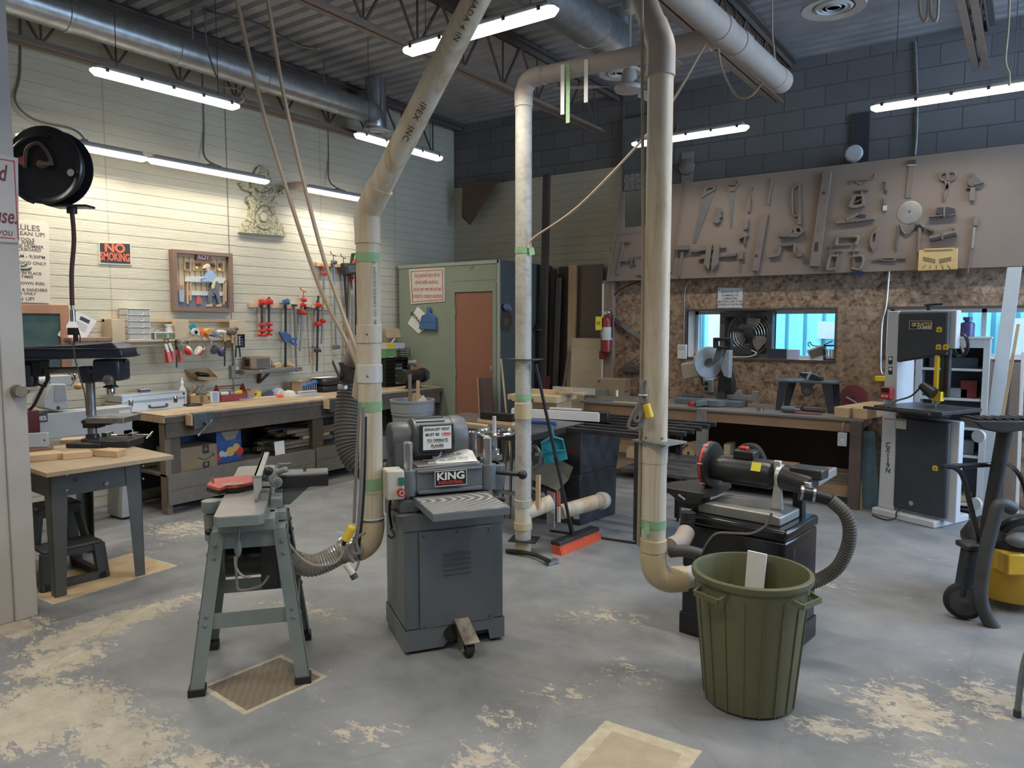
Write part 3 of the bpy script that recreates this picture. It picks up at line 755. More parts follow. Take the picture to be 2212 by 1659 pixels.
for k,(x0,y0,x1,y1,lb)in enumerate(((1985,-60,2003,48,'looped pale cord hanging at the upper right, left of the pair'),(2008,-60,2025,48,'looped pale cord hanging at the upper right, right of the pair'))):
 cord(lb,[tuple(at_y(x,y,6.0))for x,y in((x0,y0),(x0+2,20),(x0+8,42),(x1,36),(x1+4,-60))],.010,CORDB)
cord('grey cord hanging down to the right-edge strip light',[tuple(at_y(x,y,6.9))for x,y in((2182,-40),(2178,60),(2172,130),(2180,160),(2180,185))],.009,CORDB)
cord('dark cord drooping from the ceiling to the end of the nearest hanging strip light',[tuple(at_y(x,y,3.98))for x,y in((443,-30),(445,80),(455,130),(478,182),(515,192),(527,215),(512,226))],.008,CORDG)
cord('thin wire dangling beside the left wall round diffuser',[tuple(at_y(x,y,6.2))for x,y in((822,90),(824,200),(820,270))],.006,CORDG)
cord('long cable sagging between roof joists at the upper left',[tuple(at_y(x,y,4.0))for x,y in((440,20),(500,38),(560,52),(640,95),(690,105))],.010,CORDG)
for lb,pts in(('left one of two long tan cables slanting from the ceiling to the wye',((500,-60),(514,10),(560,210),(618,405),(690,620),(752,745),(775,800),(783,850))),
    ('right one of two long tan cables slanting from the ceiling to the wye',((565,-60),(580,10),(612,200),(655,390),(700,560),(745,690),(768,755),(788,850)))):
 P_=[]
 for i,(x,y)in enumerate(pts):
  t=i/(len(pts)-1);P_.append(tuple(EYE+ray(x,y)*(3.95-.25*t)))
 cord(lb,P_,.0105,TAN,'tan_cable',4,'cable',5)
# ---------------------------------------------------------------- left wall: signs and hanging things
class Wall:  # a real wall plane; things on it get local x right, y into the wall, z up
 def __init__(s,kind,c):s.k=kind;s.c=c
 def p(s,px,py,off=0):
  return at_x(px,py,s.c+off)if s.k=='L' else at_y(px,py,s.c-off)
 def th(s,nm,lb,cat,px,py,off=0,group=None):
  p=s.p(px,py,off);o=thing(nm,lb,cat,p,90 if s.k=='L' else 0,group)
  def L(x,y):q=s.p(x,y,off);return((q.y-p.y)if s.k=='L' else(q.x-p.x),q.z-p.z)
  return o,L
LWALL=Wall('L',XL)
def zz(x0,y0,k):return lambda x,y:(x0+x/k,y0+y/k)
z1=zz(0,0,2.989);z2=zz(0,460,4.424);z3=zz(480,480,4.424);z4=zz(0,700,5.53);z5=zz(220,640,5.53);z6=zz(600,700,5.53)
def quad(m,L,pts,y0,y1,z=None):m.prism([L(*(z(*p)if z else p))for p in pts],y0,y1);return m

# partition sign (cut by the frame)
o,L=Wall('L',XP+.013).th('painted_sign','white sign with red border and red script on the partition at the left edge','sign',20,430)
m=M();a=L(37,342);b=L(39,525)
m.prism([(a[0]-.5,a[1]+.03),(a[0],a[1]),(b[0],b[1]),(b[0]-.5,b[1]-.01)],-.012,0);m.obj('board',mat('sign_white',(.55,.50,.47),.5,var=.04),o)
m=M();i=.018
for q in(((a[0]-.5,a[1]+.010),(a[0]-i,a[1]-.02)),):pass
m.bx(a[0]-.5,-.0135,a[1]-i-.006,a[0]-i,-.0121,a[1]-i);m.bx(b[0]-.5,-.0135,b[1]+i,b[0]-i,-.0121,b[1]+i+.006);m.bx(a[0]-i-.005,-.0135,b[1]+i,a[0]-i,-.0121,a[1]-i)
m.obj('border',RED,o)
q=L(29,470);text('use.',.115,DRED,o,(q[0]+.012,-.0125,q[1]),bold=.002,align='RIGHT',sx=.62,shear=.25)
q=L(22,503);text('you',.062,DRED,o,(q[0]+.006,-.0125,q[1]),align='RIGHT',sx=.8,shear=.25)
q=L(5,376);text('d',.12,DRED,o,(q[0]+.012,-.0125,q[1]),bold=.002,align='RIGHT',sx=.62,shear=.25)
# rules board
o,L=LWALL.th('rules_board','tall cream board of painted workshop rules beside the hose reel','sign',75,570,.018)
a=L(105,487);b=L(108,655)
m=M();m.prism([(a[0]-.6,a[1]+.02),a,b,(b[0]-.6,b[1]+.01)],-.004,.018);m.obj('board',mat('cream_sign',(.66,.58,.47),.6,var=.05),o)
INK=mat('faded_brown_ink',(.13,.095,.08),.7)
for s,r,y,h in(('RULES',380,155,52),('CLEAN UP!',428,215,38),('O TOOLS',328,262,30),('R 1 WEEK',330,294,28),('HONE NUMBER',415,331,28),('BLACKBOARD',390,361,28),
                   ('7AM - 9:30PM',430,428,30),('AN WOOD ONLY',442,490,29),('SAW',293,549,25),('ND IN PLACE',393,583,26),('TIMES',315,614,26),('AT OWN RISK',428,680,28),('S. & SANDERS',450,742,28),('OD ONLY',343,774,26),('N UP!',327,825,34)):
 q=L(*z2(r,y));text(s,h/4.424*6.1/1600*1.42,INK,o,(q[0],-.0046,q[1]),bold=.0007,align='RIGHT',sx=1.05,sp=1.05)
m=M()
for(x0,y0,x1,y1)in((195,505,255,492),(195,535,298,524)):p,q=L(*z2(x0,y0)),L(*z2(x1,y1));m.tube([(p[0],-.006,p[1]),((p[0]+q[0])/2,-.006,(p[1]+q[1])/2-.006),(q[0],-.006,q[1])],.006,5)
m.obj('pen_mark',TOOLBLK,o)
# no smoking
o,L=LWALL.th('no_smoking_sign','small black sign with orange NO SMOKING lettering on the siding','sign',247,547,.006)
m=M();quad(m,L,((212,523),(283,525),(285,573),(214,570)),-.003,.006);m.obj('backing_card',CREAMP,o)
m=M();quad(m,L,((215,525),(280,527),(281,570),(217,567)),-.005,-.003);m.obj('black_plate',mat('sign_black',(.035,.03,.03),.5),o)
OR2=mat('sign_orange',(.85,.16,.055),.5)
q=L(247.5,536.5);text('NO',.105,OR2,o,(q[0],-.0052,q[1]),bold=.004,sx=1.12)
q=L(248.5,556);text('SMOKING',.098,OR2,o,(q[0],-.0052,q[1]),bold=.002,sx=.60)
# framed relief of a woodworker
o,L=LWALL.th('framed_relief','framed wooden relief of a man at a workbench, brown frame','picture',437,608,.05)
FRW=wood('relief_frame',(.20,.125,.09),(.27,.175,.13),.55,0)
out=[L(*p)for p in((370,538),(500,548),(503,675),(375,671))];inn=[L(*p)for p in((379,546),(492,555),(494,666),(383,663))]
m=M();m.ring(out,inn,-.02,.05);m.obj('frame',FRW,o)
m=M();m.prism([L(*p)for p in((378,545),(493,554),(495,667),(382,664))],.028,.045);m.obj('backdrop',wood('relief_boards',(.52,.37,.21),(.66,.50,.31),.6,2),o)
m=M()
for i in range(9):
 x=388+i*12;a=L(x,552+(x-378)*.08);b=L(x+2,640);m.bx(a[0]-.003,.0265,b[1],a[0]+.003,.028,a[1])
m.obj('board_joint',INK,o)
m=M();quad(m,L,((1690,785),(2200,800),(2205,905),(1692,905)),.022,.028,z2);m.obj('floor_strip',mat('relief_floor',(.17,.19,.23),.6),o)
def rp_(nm,mt,pts,y0,y1):m=M();quad(m,L,pts,y0,y1,z2);return m.obj(nm,mt,o)
pl=rp_('name_plate',mat('plate_brown',(.24,.10,.075),.5),((1878,393),(2015,400),(2015,462),(1880,455)),.004,.028)
q=L(*z2(1948,425));text('ROY',.062,WHITE,pl,(q[0],.0035,q[1]),sx=1.0,bold=.001)
for a,b in((1768,1830),(1855,2065),(2085,2145)):
 rp_('wall_cabinet',MAPLE,((a,455),(b,460+(b-a)*.04),(b,560),(a,545)),.012,.028)
 rp_('cabinet_back',ORCAB,((a+9,466),(b-9,470),(b-9,548),(a+9,537)),.0105,.0121)
for x,y in((1800,482),(1800,512),(1885,498),(1915,495),(2010,500),(2030,498),(2050,505),(2105,500),(1885,520),(2105,540)):
 a=L(*z2(x,y));m=M();m.bx(a[0]-.012,.008,a[1]-.012,a[0]+.012,.0106,a[1]+.012);m.obj('tiny_tool',TOOLBLK if y<515 else LEMON,o)
rp_('bench_top',WPLA,((1800,605),(2160,622),(2135,672),(1778,655)),-.002,.028)
rp_('bench_shelf',WPLA,((1810,740),(2150,755),(2150,792),(1805,785)),.008,.028)
for x,y0,y1 in((1795,655,870),(1822,655,835),(2140,670,875),(2158,660,845)):rp_('bench_leg',PINEZ,((x-7,y0),(x+8,y0),(x+8,y1),(x-7,y1)),.0,.02)
rp_('vacuum_figure',mat('relief_red',(.50,.12,.09),.55),((1885,800),(1905,795),(1925,810),(1930,870),(1880,870)),.004,.028)
rp_('bucket',mat('relief_bluegrey',(.36,.41,.48),.5),((1712,735),(1765,738),(1760,850),(1718,848)),.002,.028)
for x in(1722,1738,1752):rp_('stick',PINEZ,((x,690),(x+6,690),(x+6,738),(x,738)),.01,.02)
rp_('trousers',mat('relief_grey',(.155,.165,.19),.6),((2040,650),(2075,655),(2090,700),(2085,760),(2108,860),(2085,868),(2055,780),(2030,760),(2018,800),(2015,870),(1995,870),(1990,780),(2010,720)),-.014,.02)
rp_('shirt',mat('relief_blue',(.33,.46,.63),.55),((1975,555),(2010,548),(2040,575),(2055,620),(2050,655),(2020,665),(1990,655),(1925,655),(1915,640),(1970,625),(1920,632),(1915,622),(1965,600)),-.018,.02)
rp_('apron',mat('relief_cream',(.66,.58,.36),.55),((2030,650),(2060,625),(2045,680),(2035,720),(2015,725),(2010,700)),-.022,-.014)
rp_('head',mat('relief_skin',(.60,.42,.31),.55),((1955,520),(1985,515),(2002,530),(1995,550),(1968,555)),-.018,.02)
rp_('cap',mat('relief_hat',(.72,.64,.42),.55),((1938,530),(1955,500),(1980,485),(2000,500),(1998,516),(1965,525)),-.02,.02)
for x in(1975,2065):rp_('shoe',PINEZ,((x,885),(x+40,862),(x+50,878),(x+42,895),(x,897)),-.016,.02)
# carved wood silhouette
k=N('carved_wood');v1=k.noise(16,3,.6,dist=2.5)
cc=k.ramp(v1,[(.40,(.16,.14,.08)),(.48,(.38,.35,.22)),(.62,(.50,.47,.31))]);k.bump(v1,.6,.01);CARV=k.fin(cc,.6)
o,L=LWALL.th('wood_carving','cut-out wood carving with raised arms under the wall strip light','carving',565,430,.03)
m=M();quad(m,L,((1545,1500),(1570,1440),(1605,1400),(1612,1345),(1608,1310),(1588,1298),(1598,1270),(1622,1262),(1622,1240),(1570,1225),(1540,1185),(1552,1178),(1585,1212),(1620,1216),(1620,1160),(1640,1120),(1660,1080),(1690,1068),(1720,1085),(1740,1130),(1756,1170),(1762,1240),(1797,1245),(1812,1225),(1828,1220),(1826,1258),(1792,1272),(1768,1272),(1773,1300),(1793,1312),(1785,1332),(1772,1338),(1782,1400),(1820,1450),(1848,1528)),-.012,.03,z1);m.obj('cut_out',CARV,o)
c=L(*z1(1697,1395));m=M();m.torus((c[0],-.012,c[1]),.055,.012,(0,1,0));m.obj('carved_ring',CARV,o)
m=M();m.cyl((c[0],-.0135,c[1]),(c[0],-.0125,c[1]),.047,n=24);m.obj('inner_disc',mat('carving_pale',(.55,.52,.37),.6),o)
for x,y,r in((1650,1280,.018),(1738,1280,.018)):c=L(*z1(x,y));m=M();m.torus((c[0],-.012,c[1]),r,.006,(0,1,0),20,6);m.obj('carved_eye',CARV,o)
m=M()
for pts in(((1640,1390),(1665,1345),(1700,1325),(1735,1345),(1755,1390)),((1655,1460),(1690,1480),(1720,1480),(1740,1465)),((1640,1220),(1690,1245),(1745,1222))):
 m.tube([(L(*z1(*p))[0],-.012,L(*z1(*p))[1])for p in pts],.006,5)
m.obj('carved_line',INK,o)
# stub board beside the third wall light
o,L=LWALL.th('board_offcut','short brown board fixed at the left end of the light over the clamp rack','board',640,402,.20)
m=M();quad(m,L,((622,394),(655,391),(655,407),(622,410)),-.01,.012);m.obj('board',FRW,o)
m=M();m.bx(-.02,.0125,-.012,.02,.195,.012);m.obj('bracket',GREYM,o)
# blackboard
o,L=LWALL.th('blackboard','green chalkboard in an orange-brown frame behind the drill press','blackboard',95,740,.03)
a=L(147,659);b=L(149,817)
BBF=wood('chalkboard_frame',(.33,.145,.07),(.43,.20,.10),.5,2)
m=M();x1=a[0];x0=x1-.85;t=.075
m.ring([(x0,a[1]),(x1,a[1]),(x1,b[1]),(x0,b[1])],[(x0+t,a[1]-t),(x1-t,a[1]-t),(x1-t,b[1]+t),(x0+t,b[1]+t)],-.012,.03);m.obj('frame',BBF,o,bev=.003)
m=M();m.bx(x0+t,.002,b[1]+t,x1-t,.02,a[1]-t);m.obj('chalk_surface',mat('chalk_green',(.035,.075,.070),.75,var=.25,scale=4,dirt=.3,dirtcol=(.13,.17,.165)),o)
# hanging manual
o,L=LWALL.th('hanging_manual','white printed manual hanging askew beside the chalkboard','booklet',177,700,.04)
m=M();quad(m,L,((718,935),(925,1030),(830,1185),(660,1235),(630,1080)),-.004,.0,z2);m.obj('front_page',WHITE,o)
m=M();quad(m,L,((718,935),(640,1010),(553,1168),(655,1232),(672,1215)),.003,.008,z2);m.obj('rear_page',WPLA,o)
q=L(*z2(808,1022));m=M();m.box((q[0],-.0045,q[1]),(.085,.001,.032),(0,27,0));m.obj('title_block',TOOLBLK,o)
m=M()
for i in range(4):q=L(*z2(775+i*4,1058+i*22));m.box((q[0],-.0045,q[1]),(.11-.02*i,.001,.003),(0,27,0))
m.obj('printed_line',TOOLD,o)
m=M();q=L(*z2(718,935));m.cyl((q[0],-.012,q[1]),(q[0],.03,q[1]),.005);m.obj('nail',IRON,o)
# small shelf board right of the chalkboard
o,L=LWALL.th('wall_board','short reddish-brown board resting on brackets left of the plywood rack','shelf',205,733,.16)
m=M();a=L(153,727);b=L(252,727);m.bx(a[0],0,-.018,b[0],.16,.018);m.obj('board',TROSEW,o,bev=.006)
m=M();m.bx(a[0]+.05,.13,-.08,a[0]+.08,.16,-.018);m.bx(b[0]-.1,.13,-.08,b[0]-.07,.16,-.018);m.obj('bracket',PINEZ,o)

# plywood wall rack with tools
RKX=XL+.17
o=thing('wall_rack','long plywood wall rack with open shelf under the framed relief','rack',(RKX,0,0),90)
A=at_x(243,735,RKX);ya,zsf=A.y,A.z;yb=at_x(529,725,RKX).y;yl=at_x(271,735,RKX).y;ym0=at_x(378,700,RKX).y;ym1=at_x(408,700,RKX).y;yr=at_x(497,700,RKX).y;zt=at_x(243,690,RKX).z
m=M();m.bx(ya,0,zsf-.02,yb,.17,zsf);m.obj('shelf_board',PLY,o,bev=.002)
for a,b in((ya,yl),(ym0,ym1),(yr,yb)):m=M();m.bx(a,0,zsf,b,.014,zt);m.obj('front_panel',MAPLE,o,bev=.002)
m=M();m.bx(ya,.13,zt-.02,yb,.165,zt+.01);m.obj('top_rail',PINEY,o)
for a in(ya,ym0+.05,yb-.02):m=M();m.bx(a,.014,zsf,a+.018,.165,zt);m.obj('divider',PLY,o)
m=M();m.cyl((yl,.03,zsf-.055),(ym1,.03,zsf-.055),.006);m.obj('hanging_rod',WPLA,o)
for a in(yl-.01,ym1):m=M();m.bx(a,.02,zsf-.075,a+.018,.05,zsf-.02);m.obj('rod_block',PINEZ,o)
def onrack(px,dy=0.09):return(RKX-dy,at_x(px,720,RKX-dy+.0).y,zsf)
CLEARP=mat('frosted_drawer',(.50,.47,.43),.3,var=.05)
p=onrack(292);o=thing('drawer_organizer','white five-drawer plastic organizer on the plywood rack','organizer',p,90)
m=M()
for i in range(6):m.bx(-.105,-.085,i*.055,.105,.075,i*.055+.008)
m.bx(-.105,-.08,0,-.098,.075,.283);m.bx(.098,-.08,0,.105,.075,.283);m.bx(-.105,.068,0,.105,.075,.283);m.obj('case',WPLA,o,bev=.002)
for i in range(5):
 d=M();d.bx(-.096,-.083,i*.055+.010,.096,.06,i*.055+.050);d=d.obj('drawer',CLEARP,o,bev=.002)
 h=M();h.torus((.02,-.086,i*.055+.018),.016,.005,(0,1,0),12,6,0,180);h.obj('drawer_pull',WHITE,d)
p=onrack(356);o=thing('clear_tray','low clear plastic tray with green contents on the plywood rack','tray',p,90)
m=M();m.bx(-.15,-.07,0,.15,.07,.006);m.bx(-.15,-.07,0,-.145,.07,.06);m.bx(.145,-.07,0,.15,.07,.06);m.bx(-.15,-.07,0,.15,-.066,.06);m.obj('tray',CLEARP,o)
m=M();m.bx(-.155,-.075,.058,.155,.075,.068);m.obj('lid',WPLA,o,bev=.003)
for x in(-.07,.05):m=M();m.bx(x-.05,-.0715,.010,x+.05,-.0705,.05);m.obj('green_contents',mat('dull_green',(.17,.22,.11),.6),o)
p=onrack(367);o=thing('lidded_tub','small white lidded tub standing on the clear tray','tub',(p[0],p[1],zsf+.0685),90)
m=M();m.lathe([(.034,0),(.038,.06)],n=20);m.obj('tub',WPLA,o)
m=M();m.lathe([(.042,.06),(.042,.07),(.0,.072)],n=20);m.obj('lid',WHITE,o)
m=M();m.tube([(-.14,0,.0),(-.10,.02,.03),(-.06,-.02,.012),(-.02,.01,.04),(.02,0,.02)],.003,5);
tag(m.obj('wire_scrap',IRON,loc=(p[0]+.02,p[1]-.03,zsf+.0725),rz=90),'loose dark wire lying on the clear tray by the white tub','wire')
# hand tools piled on the right half of the rack
def rackthing(nm,lb,cat,zx,zy,dy=.12,rz=90,group=None):
 px,py=z5(zx,zy);q=at_x(px,py,RKX+dy-.17+.05);return thing(nm,lb,cat,q,rz,group)
rb=rackthing('putty_knife','teal-handled scraper at the left of the tools on the rack','scraper',1085,400)
m=M();m.lathe([(.0,-.01),(.032,-.008),(.036,0),(.032,.008),(.0,.01)],(0,0,.03),(0,1,0),20);m.obj('head_disc',TEAL,rb)
m=M();m.bar((0,0,.0),(.02,0,-.055),.02,.014);m.obj('shank',STEEL,rb)
rb=rackthing('tape_gun','white roll with a dark core lying on the rack tools','roll',1105,430)
m=M();m.lathe([(.018,-.03),(.040,-.03),(.040,.03),(.018,.03)],(0,0,0),(0,1,0),20,True);m.obj('roll',WPLA,rb)
m=M();m.lathe([(.012,-.031),(.018,-.031),(.018,.031),(.012,.031)],(0,0,0),(0,1,0),16,True);m.obj('core',BLACK,rb)
for i,(zx0,zy0,zx1,zy1,mt,lb)in enumerate(((1130,390,1270,490,ORANGE,'orange-handled clamp lying diagonally on the rack'),(1180,380,1200,480,ORANGE,'orange grip standing behind the orange clamp on the rack'),(1290,400,1420,500,DSTEEL,'steel rod lying across the rack tools'),(1280,455,1380,480,BLUE,'blue-handled tool on the rack right of the orange clamp'))):
 a=at_x(*z5(zx0,zy0),RKX-.02);b=at_x(*z5(zx1,zy1),RKX-.01)
 o=thing('hand_tool',lb,'tool',a);d=b-a
 m=M();m.tube([(0,0,0),d*.5,d],.014 if mt!=DSTEEL else .006,8,2);m.obj('grip',mt,o)
 m=M();m.tube([d*.97,d*1.12],.006,6,0);m.obj('shank',DSTEEL,o)
rb=rackthing('yellow_knob_tool','round amber-headed mallet on the rack','mallet',1258,425)
m=M();m.cyl((-.0,-.035,0),(0,.035,0),.034,n=20);m.obj('head',mat('amber',(.62,.30,.06),.45),rb,bev=.006)
m=M();m.cyl((0,0,-.03),(0.02,0,-.075),.010);m.obj('handle',PINEZ,rb)
rb=rackthing('oil_stone','pale grey rounded handle tool on the rack','tool',1420,435)
m=M();m.tube([(-.05,0,0),(0,0,.006),(.05,0,0)],.024,12,4);m.obj('handle',LGREY,rb);m=M();m.cyl((.05,0,0),(.09,0,-.02),.008);m.obj('ferrule',DSTEEL,rb)
rb=rackthing('work_glove','crumpled brown work glove on the right end of the rack','glove',1545,425)
m=M();m.sph((0,0,0),.05,(1.25,.7,.85));m.sph((-.06,0,.01),.024,(1.6,.7,.8));m.sph((-.07,0,-.015),.02,(1.7,.7,.7));m.sph((.05,0,.03),.03,(1.2,.8,.7));m.obj('glove',mat('glove_brown',(.13,.10,.085),.85,var=.3,scale=20),rb)
def rasp(lb,x0,y0,x1,y1,hdl):
 a=at_x(*z5(x0,y0),RKX+.0+.012);b=at_x(*z5(x1,y1),RKX+.012);d=b-a
 o=thing('chisel',lb,'chisel',a,0,'blades hanging under the rack')
 m=M();m.bar((0,0,0),d,.004,.022,(1,0,0));m.obj('blade',IRON,o)
 m=M();m.cyl((0,0,-.0),(0,0,.09),.012,.014,10);m.obj('handle',hdl,o);return o
rasp('dark blade hanging between the two pink-handled clamps under the rack',893,640,893,855,BLACK);rasp('long dark blade hanging right of the blue earmuffs',1470,540,1468,835,PINEZ);rasp('short brown blade at the right end of the rack',1560,560,1560,660,PINEZ);rasp('second narrow blade at the right end of the rack',1605,590,1598,730,PINEZ);rasp('hooked rod hanging at the far right end of the rack',1640,590,1655,725,DSTEEL)
o=rackthing('socket_rail','black slotted holder fixed to the right end of the rack','holder',1660,520,.12)
m=M();m.bx(-.045,0,-.08,.05,.03,.06);m.obj('body',BLACK,o,bev=.004)
for i in range(4):m=M();m.bx(-.05,-.006,-.05+i*.028,.02,0,-.042+i*.028);m.obj('slot_bar',DSTEEL,o)
# pink-handled spring clamps hanging under the rack
for lb,(x0,y0,x1,y1)in(('pink-handled clamp under the rack, left of the pair',(762,570,800,790)),('pink-handled clamp under the rack, right of the pair',(808,560,855,770)),('single pink-handled clamp right of the hanging blade',(905,575,950,775))):
 p=at_x(*z5(x0,y0),RKX+.03);q=at_x(*z5(x1,y1),RKX+.03);o=thing('spring_clamp',lb,'clamp',p,90,'pink-handled clamps');dz=q.z-p.z;dx=q.y-p.y
 m=M();m.bar((0,0,0),(dx*.5,-.02,dz*.45),.03,.012);m.obj('jaw',WPLA if 'single' not in lb else DSTEEL,o)
 m=M();m.bar((dx*.48,-.02,dz*.42),(dx,-.03,dz),.033,.014);m.obj('grip',PINK,o,bev=.003)
 m=M();m.bar((dx*.1,.01,dz*.3),(dx*.55,.02,dz*1.04),.03,.012);m.obj('rear_grip',DUSTRED,o)
 m=M();m.cyl((-.01,0,-.0),(-.01,0,.045),.004);m.bx(-.02,-.004,.04,.02,.004,.046);m.obj('hook',IRON,o)
def muffs(lb,c1,cups,band,tilt):
 px,py=z5(*c1);p=at_x(px,py,RKX+.05);o=thing('ear_defenders',lb,'ear defenders',p,90)
 (ax,ay),(bx_,by)=cups
 pts=[]
 for x,y in band:q=at_x(*z5(x,y),RKX+.05);pts.append((q.y-p.y,0,q.z-p.z))
 m=M();m.tube(pts,.005,6);m.obj('headband',DSTEEL,o)
 for(x,y),t in zip(cups,(tilt,-tilt)):
  q=at_x(*z5(x,y),RKX+.05);c=(q.y-p.y,0,q.z-p.z);d=Vector((math.cos(R(t)),0,math.sin(R(t))))*(1 if t>0 else-1)
  m=M();m.lathe([(.0,.028),(.032,.022),(.046,.0)],c,-d if t>0 else-d,18);m.obj('cup',BRED if lb[0]=='r' else mat('muff_blue',(.045,.065,.14),.45),o)
  m=M();m.lathe([(.046,-.0),(.048,-.018),(.03,-.022)],c,-d,18);m.obj('cushion',CREAMP if lb[0]=='r' else DGREY,o)
muffs('red-cupped ear defenders hanging under the rack',(1095,480),((1030,655),(1160,655)),((1000,660),(945,570),(1060,470),(1110,460),(1160,480),(1240,590),(1190,660)),28)
muffs('blue ear defenders hanging right of the red pair',(1400,500),((1350,640),(1420,670)),((1330,650),(1300,570),(1340,500),(1400,480),(1450,520),(1460,600),(1430,660)),-20)

# clamps on two racks
def clamprail(lb,pts):
 o,L=LWALL.th('clamp_rail',lb,'rail',*z3(*pts[0]),.045);a=L(*z3(*pts[0]));b=L(*z3(*pts[1]))
 m=M();m.bar((a[0],.02,a[1]),(b[0],.02,b[1]),.045,.042);m.obj('rail',PINEY,o,bev=.003)
 for k in(.1,.5,.9):m=M();q=(a[0]+(b[0]-a[0])*k,a[1]+(b[1]-a[1])*k);m.cyl((q[0],-.006,q[1]),(q[0],.0,q[1]),.006);m.obj('screw',DSTEEL,o)
clamprail('long pine clamp rail on the left wall right of the framed relief',((265,795),(1040,825)))
clamprail('higher pine clamp rail partly behind the drop pipe',((905,402),(1290,425)))
def clamp(lb,p,q,r,mt,heads,crank=None,group='clamps on the wall rails',square=False,off=.07):
 a=LWALL.p(*z3(*p),off);o=thing('bar_clamp',lb,'clamp',a,90,group);b=LWALL.p(*z3(*q),off);d=Vector((b.y-a.y,0,b.z-a.z))
 m=M()
 if square:m.bar((0,0,0),d,r*2,r*2)
 else:m.cyl((0,0,0),d,r,n=12)
 m.obj('bar',mt,o)
 u=d.normalized();n_=Vector((u.z,0,-u.x))
 if n_.x>0:n_=-n_
 for(t,mh,w_,h_)in heads:
  c=d*t;m=M();m.bar(c-u*h_/2,c+u*h_/2,w_,.032,(0,1,0));m.bar(c+n_*w_*.5+u*h_*.3,c-n_*w_*.8+u*h_*.3,.02,.02,(0,1,0));m.bar(c-Vector((0,.012,0)),c-Vector((0,.045,0)),w_*.7,h_*.5);m.obj('jaw',mh,o,bev=.003)
 if crank:
  mh,t=crank;c=d*t
  m=M();m.tube([c,c+Vector((0,0,.06)),c+Vector((-.035,0,.075)),c+Vector((-.04,0,.105))],.006,6,0);m.tube([c+Vector((0,0,.06)),c+Vector((.04,0,.052))],.006,6,0);m.obj('crank',mh,o)
 return o
BARD=mat('blackened_bar',(.045,.045,.05),.45,.5,var=.25);PIPEG=mat('grey_pipe',(.27,.28,.295),.38,.7,var=.12)
clamp('red-jawed dark bar clamp, leftmost on the clamp rail',(378,735),(378,1085),.012,BARD,((.08,BRED,.06,.06),(.70,BRED,.05,.035),(.86,BRED,.05,.035),(.98,BRED,.09,.02)))
clamp('red-jawed dark bar clamp, second from the left on the clamp rail',(448,715),(446,1075),.012,BARD,((.12,BRED,.06,.06),(.72,BRED,.05,.035),(.87,BRED,.05,.035),(.98,BRED,.05,.02)))
o=clamp('tall blue-jawed quick clamp on a dark bar hanging from the clamp rail',(607,745),(604,1400),.009,BARD,((.03,CLAMPB,.07,.05),),square=True)
a=Vector((0,0,0));
d0=LWALL.p(*z3(607,745),.07)
def rel(x,y):q=LWALL.p(*z3(x,y),.07);return(q.y-d0.y,q.z-d0.z)
m=M();m.prism([rel(*p)for p in((540,1050),(605,1050),(650,1080),(655,1130),(600,1150),(575,1120))],-.02,.015);m.obj('trigger_body',CLAMPB,o,bev=.003)
m=M();m.prism([rel(*p)for p in((640,1110),(712,1100),(715,1112),(660,1135),(712,1165),(712,1180),(680,1175),(630,1140))],-.014,.01);m.obj('trigger',BLUE,o,bev=.002)
m=M();m.prism([rel(*p)for p in((545,780),(560,765),(590,770),(612,730),(635,740),(635,780),(600,790))],-.02,.015);m.obj('fixed_jaw',CLAMPB,o,bev=.003)
clamp('plain grey bar hanging right of the blue quick clamp',(686,785),(710,1430),.008,PIPEG,((.01,IRON,.05,.02),),square=True)
clamp('grey pipe clamp with red crank and red jaws at the middle of the clamp rail',(777,710),(745,1235),.0125,PIPEG,((.06,BRED,.05,.04),(.15,BRED,.055,.03),(.29,BRED,.06,.05)),(BRED,0))
clamp('thin grey rod with a black spring ring on the clamp rail',(805,805),(836,1355),.006,PIPEG,((.02,IRON,.05,.02),))
clamp('dark pipe clamp with small red jaws and F-clamp at its foot',(918,705),(905,1425),.0125,BARD,((.12,BRED,.05,.055),(.37,BRED,.06,.05),(.72,IRON,.07,.04)))
clamp('pale pipe clamp with red head hanging from the higher rail',(978,400),(950,1165),.0105,PIPEG,((.05,BRED,.045,.05),(.12,BRED,.04,.03),(.71,BRED,.045,.05)),group='clamps on the higher rail')
clamp('grey pipe clamp with T crank and foot jaw on the higher rail',(1063,365),(1090,1210),.0125,PIPEG,((.02,DSTEEL,.06,.05),(.98,DSTEEL,.07,.05)),(IRON,0),group='clamps on the higher rail')
o=clamp('black wide-jawed clamp with T handle on the higher rail',(1160,400),(1205,1000),.014,BARD,((.03,IRON,.08,.05),),(IRON,-.02),group='clamps on the higher rail')
d0=LWALL.p(*z3(1160,400),.07)
m=M();m.prism([rel(*p)for p in((1115,390),(1262,395),(1240,505),(1135,500))],-.10,-.03);m.obj('jaw_body',IRON,o,bev=.008)
m=M();m.prism([rel(*p)for p in((1140,415),(1235,418),(1220,480),(1155,478))],-.104,-.10);m.obj('jaw_plate',DSTEEL,o)
clamp('brown wooden bar hanging on the higher rail beside the drop pipe',(1215,500),(1185,1340),.014,POSTW,((.0,IRON,.05,.02),),square=True,group='clamps on the higher rail')
clamp('red-gripped clamp hanging on the higher rail',(1232,500),(1240,640),.010,DRED,((.2,BRED,.03,.06),),group='clamps on the higher rail',off=.10)
clamp('dark pipe clamp with a red jaw just left of the drop pipe',(1275,370),(1278,1080),.0125,BARD,((.0,BRED,.06,.05),),group='clamps on the higher rail')
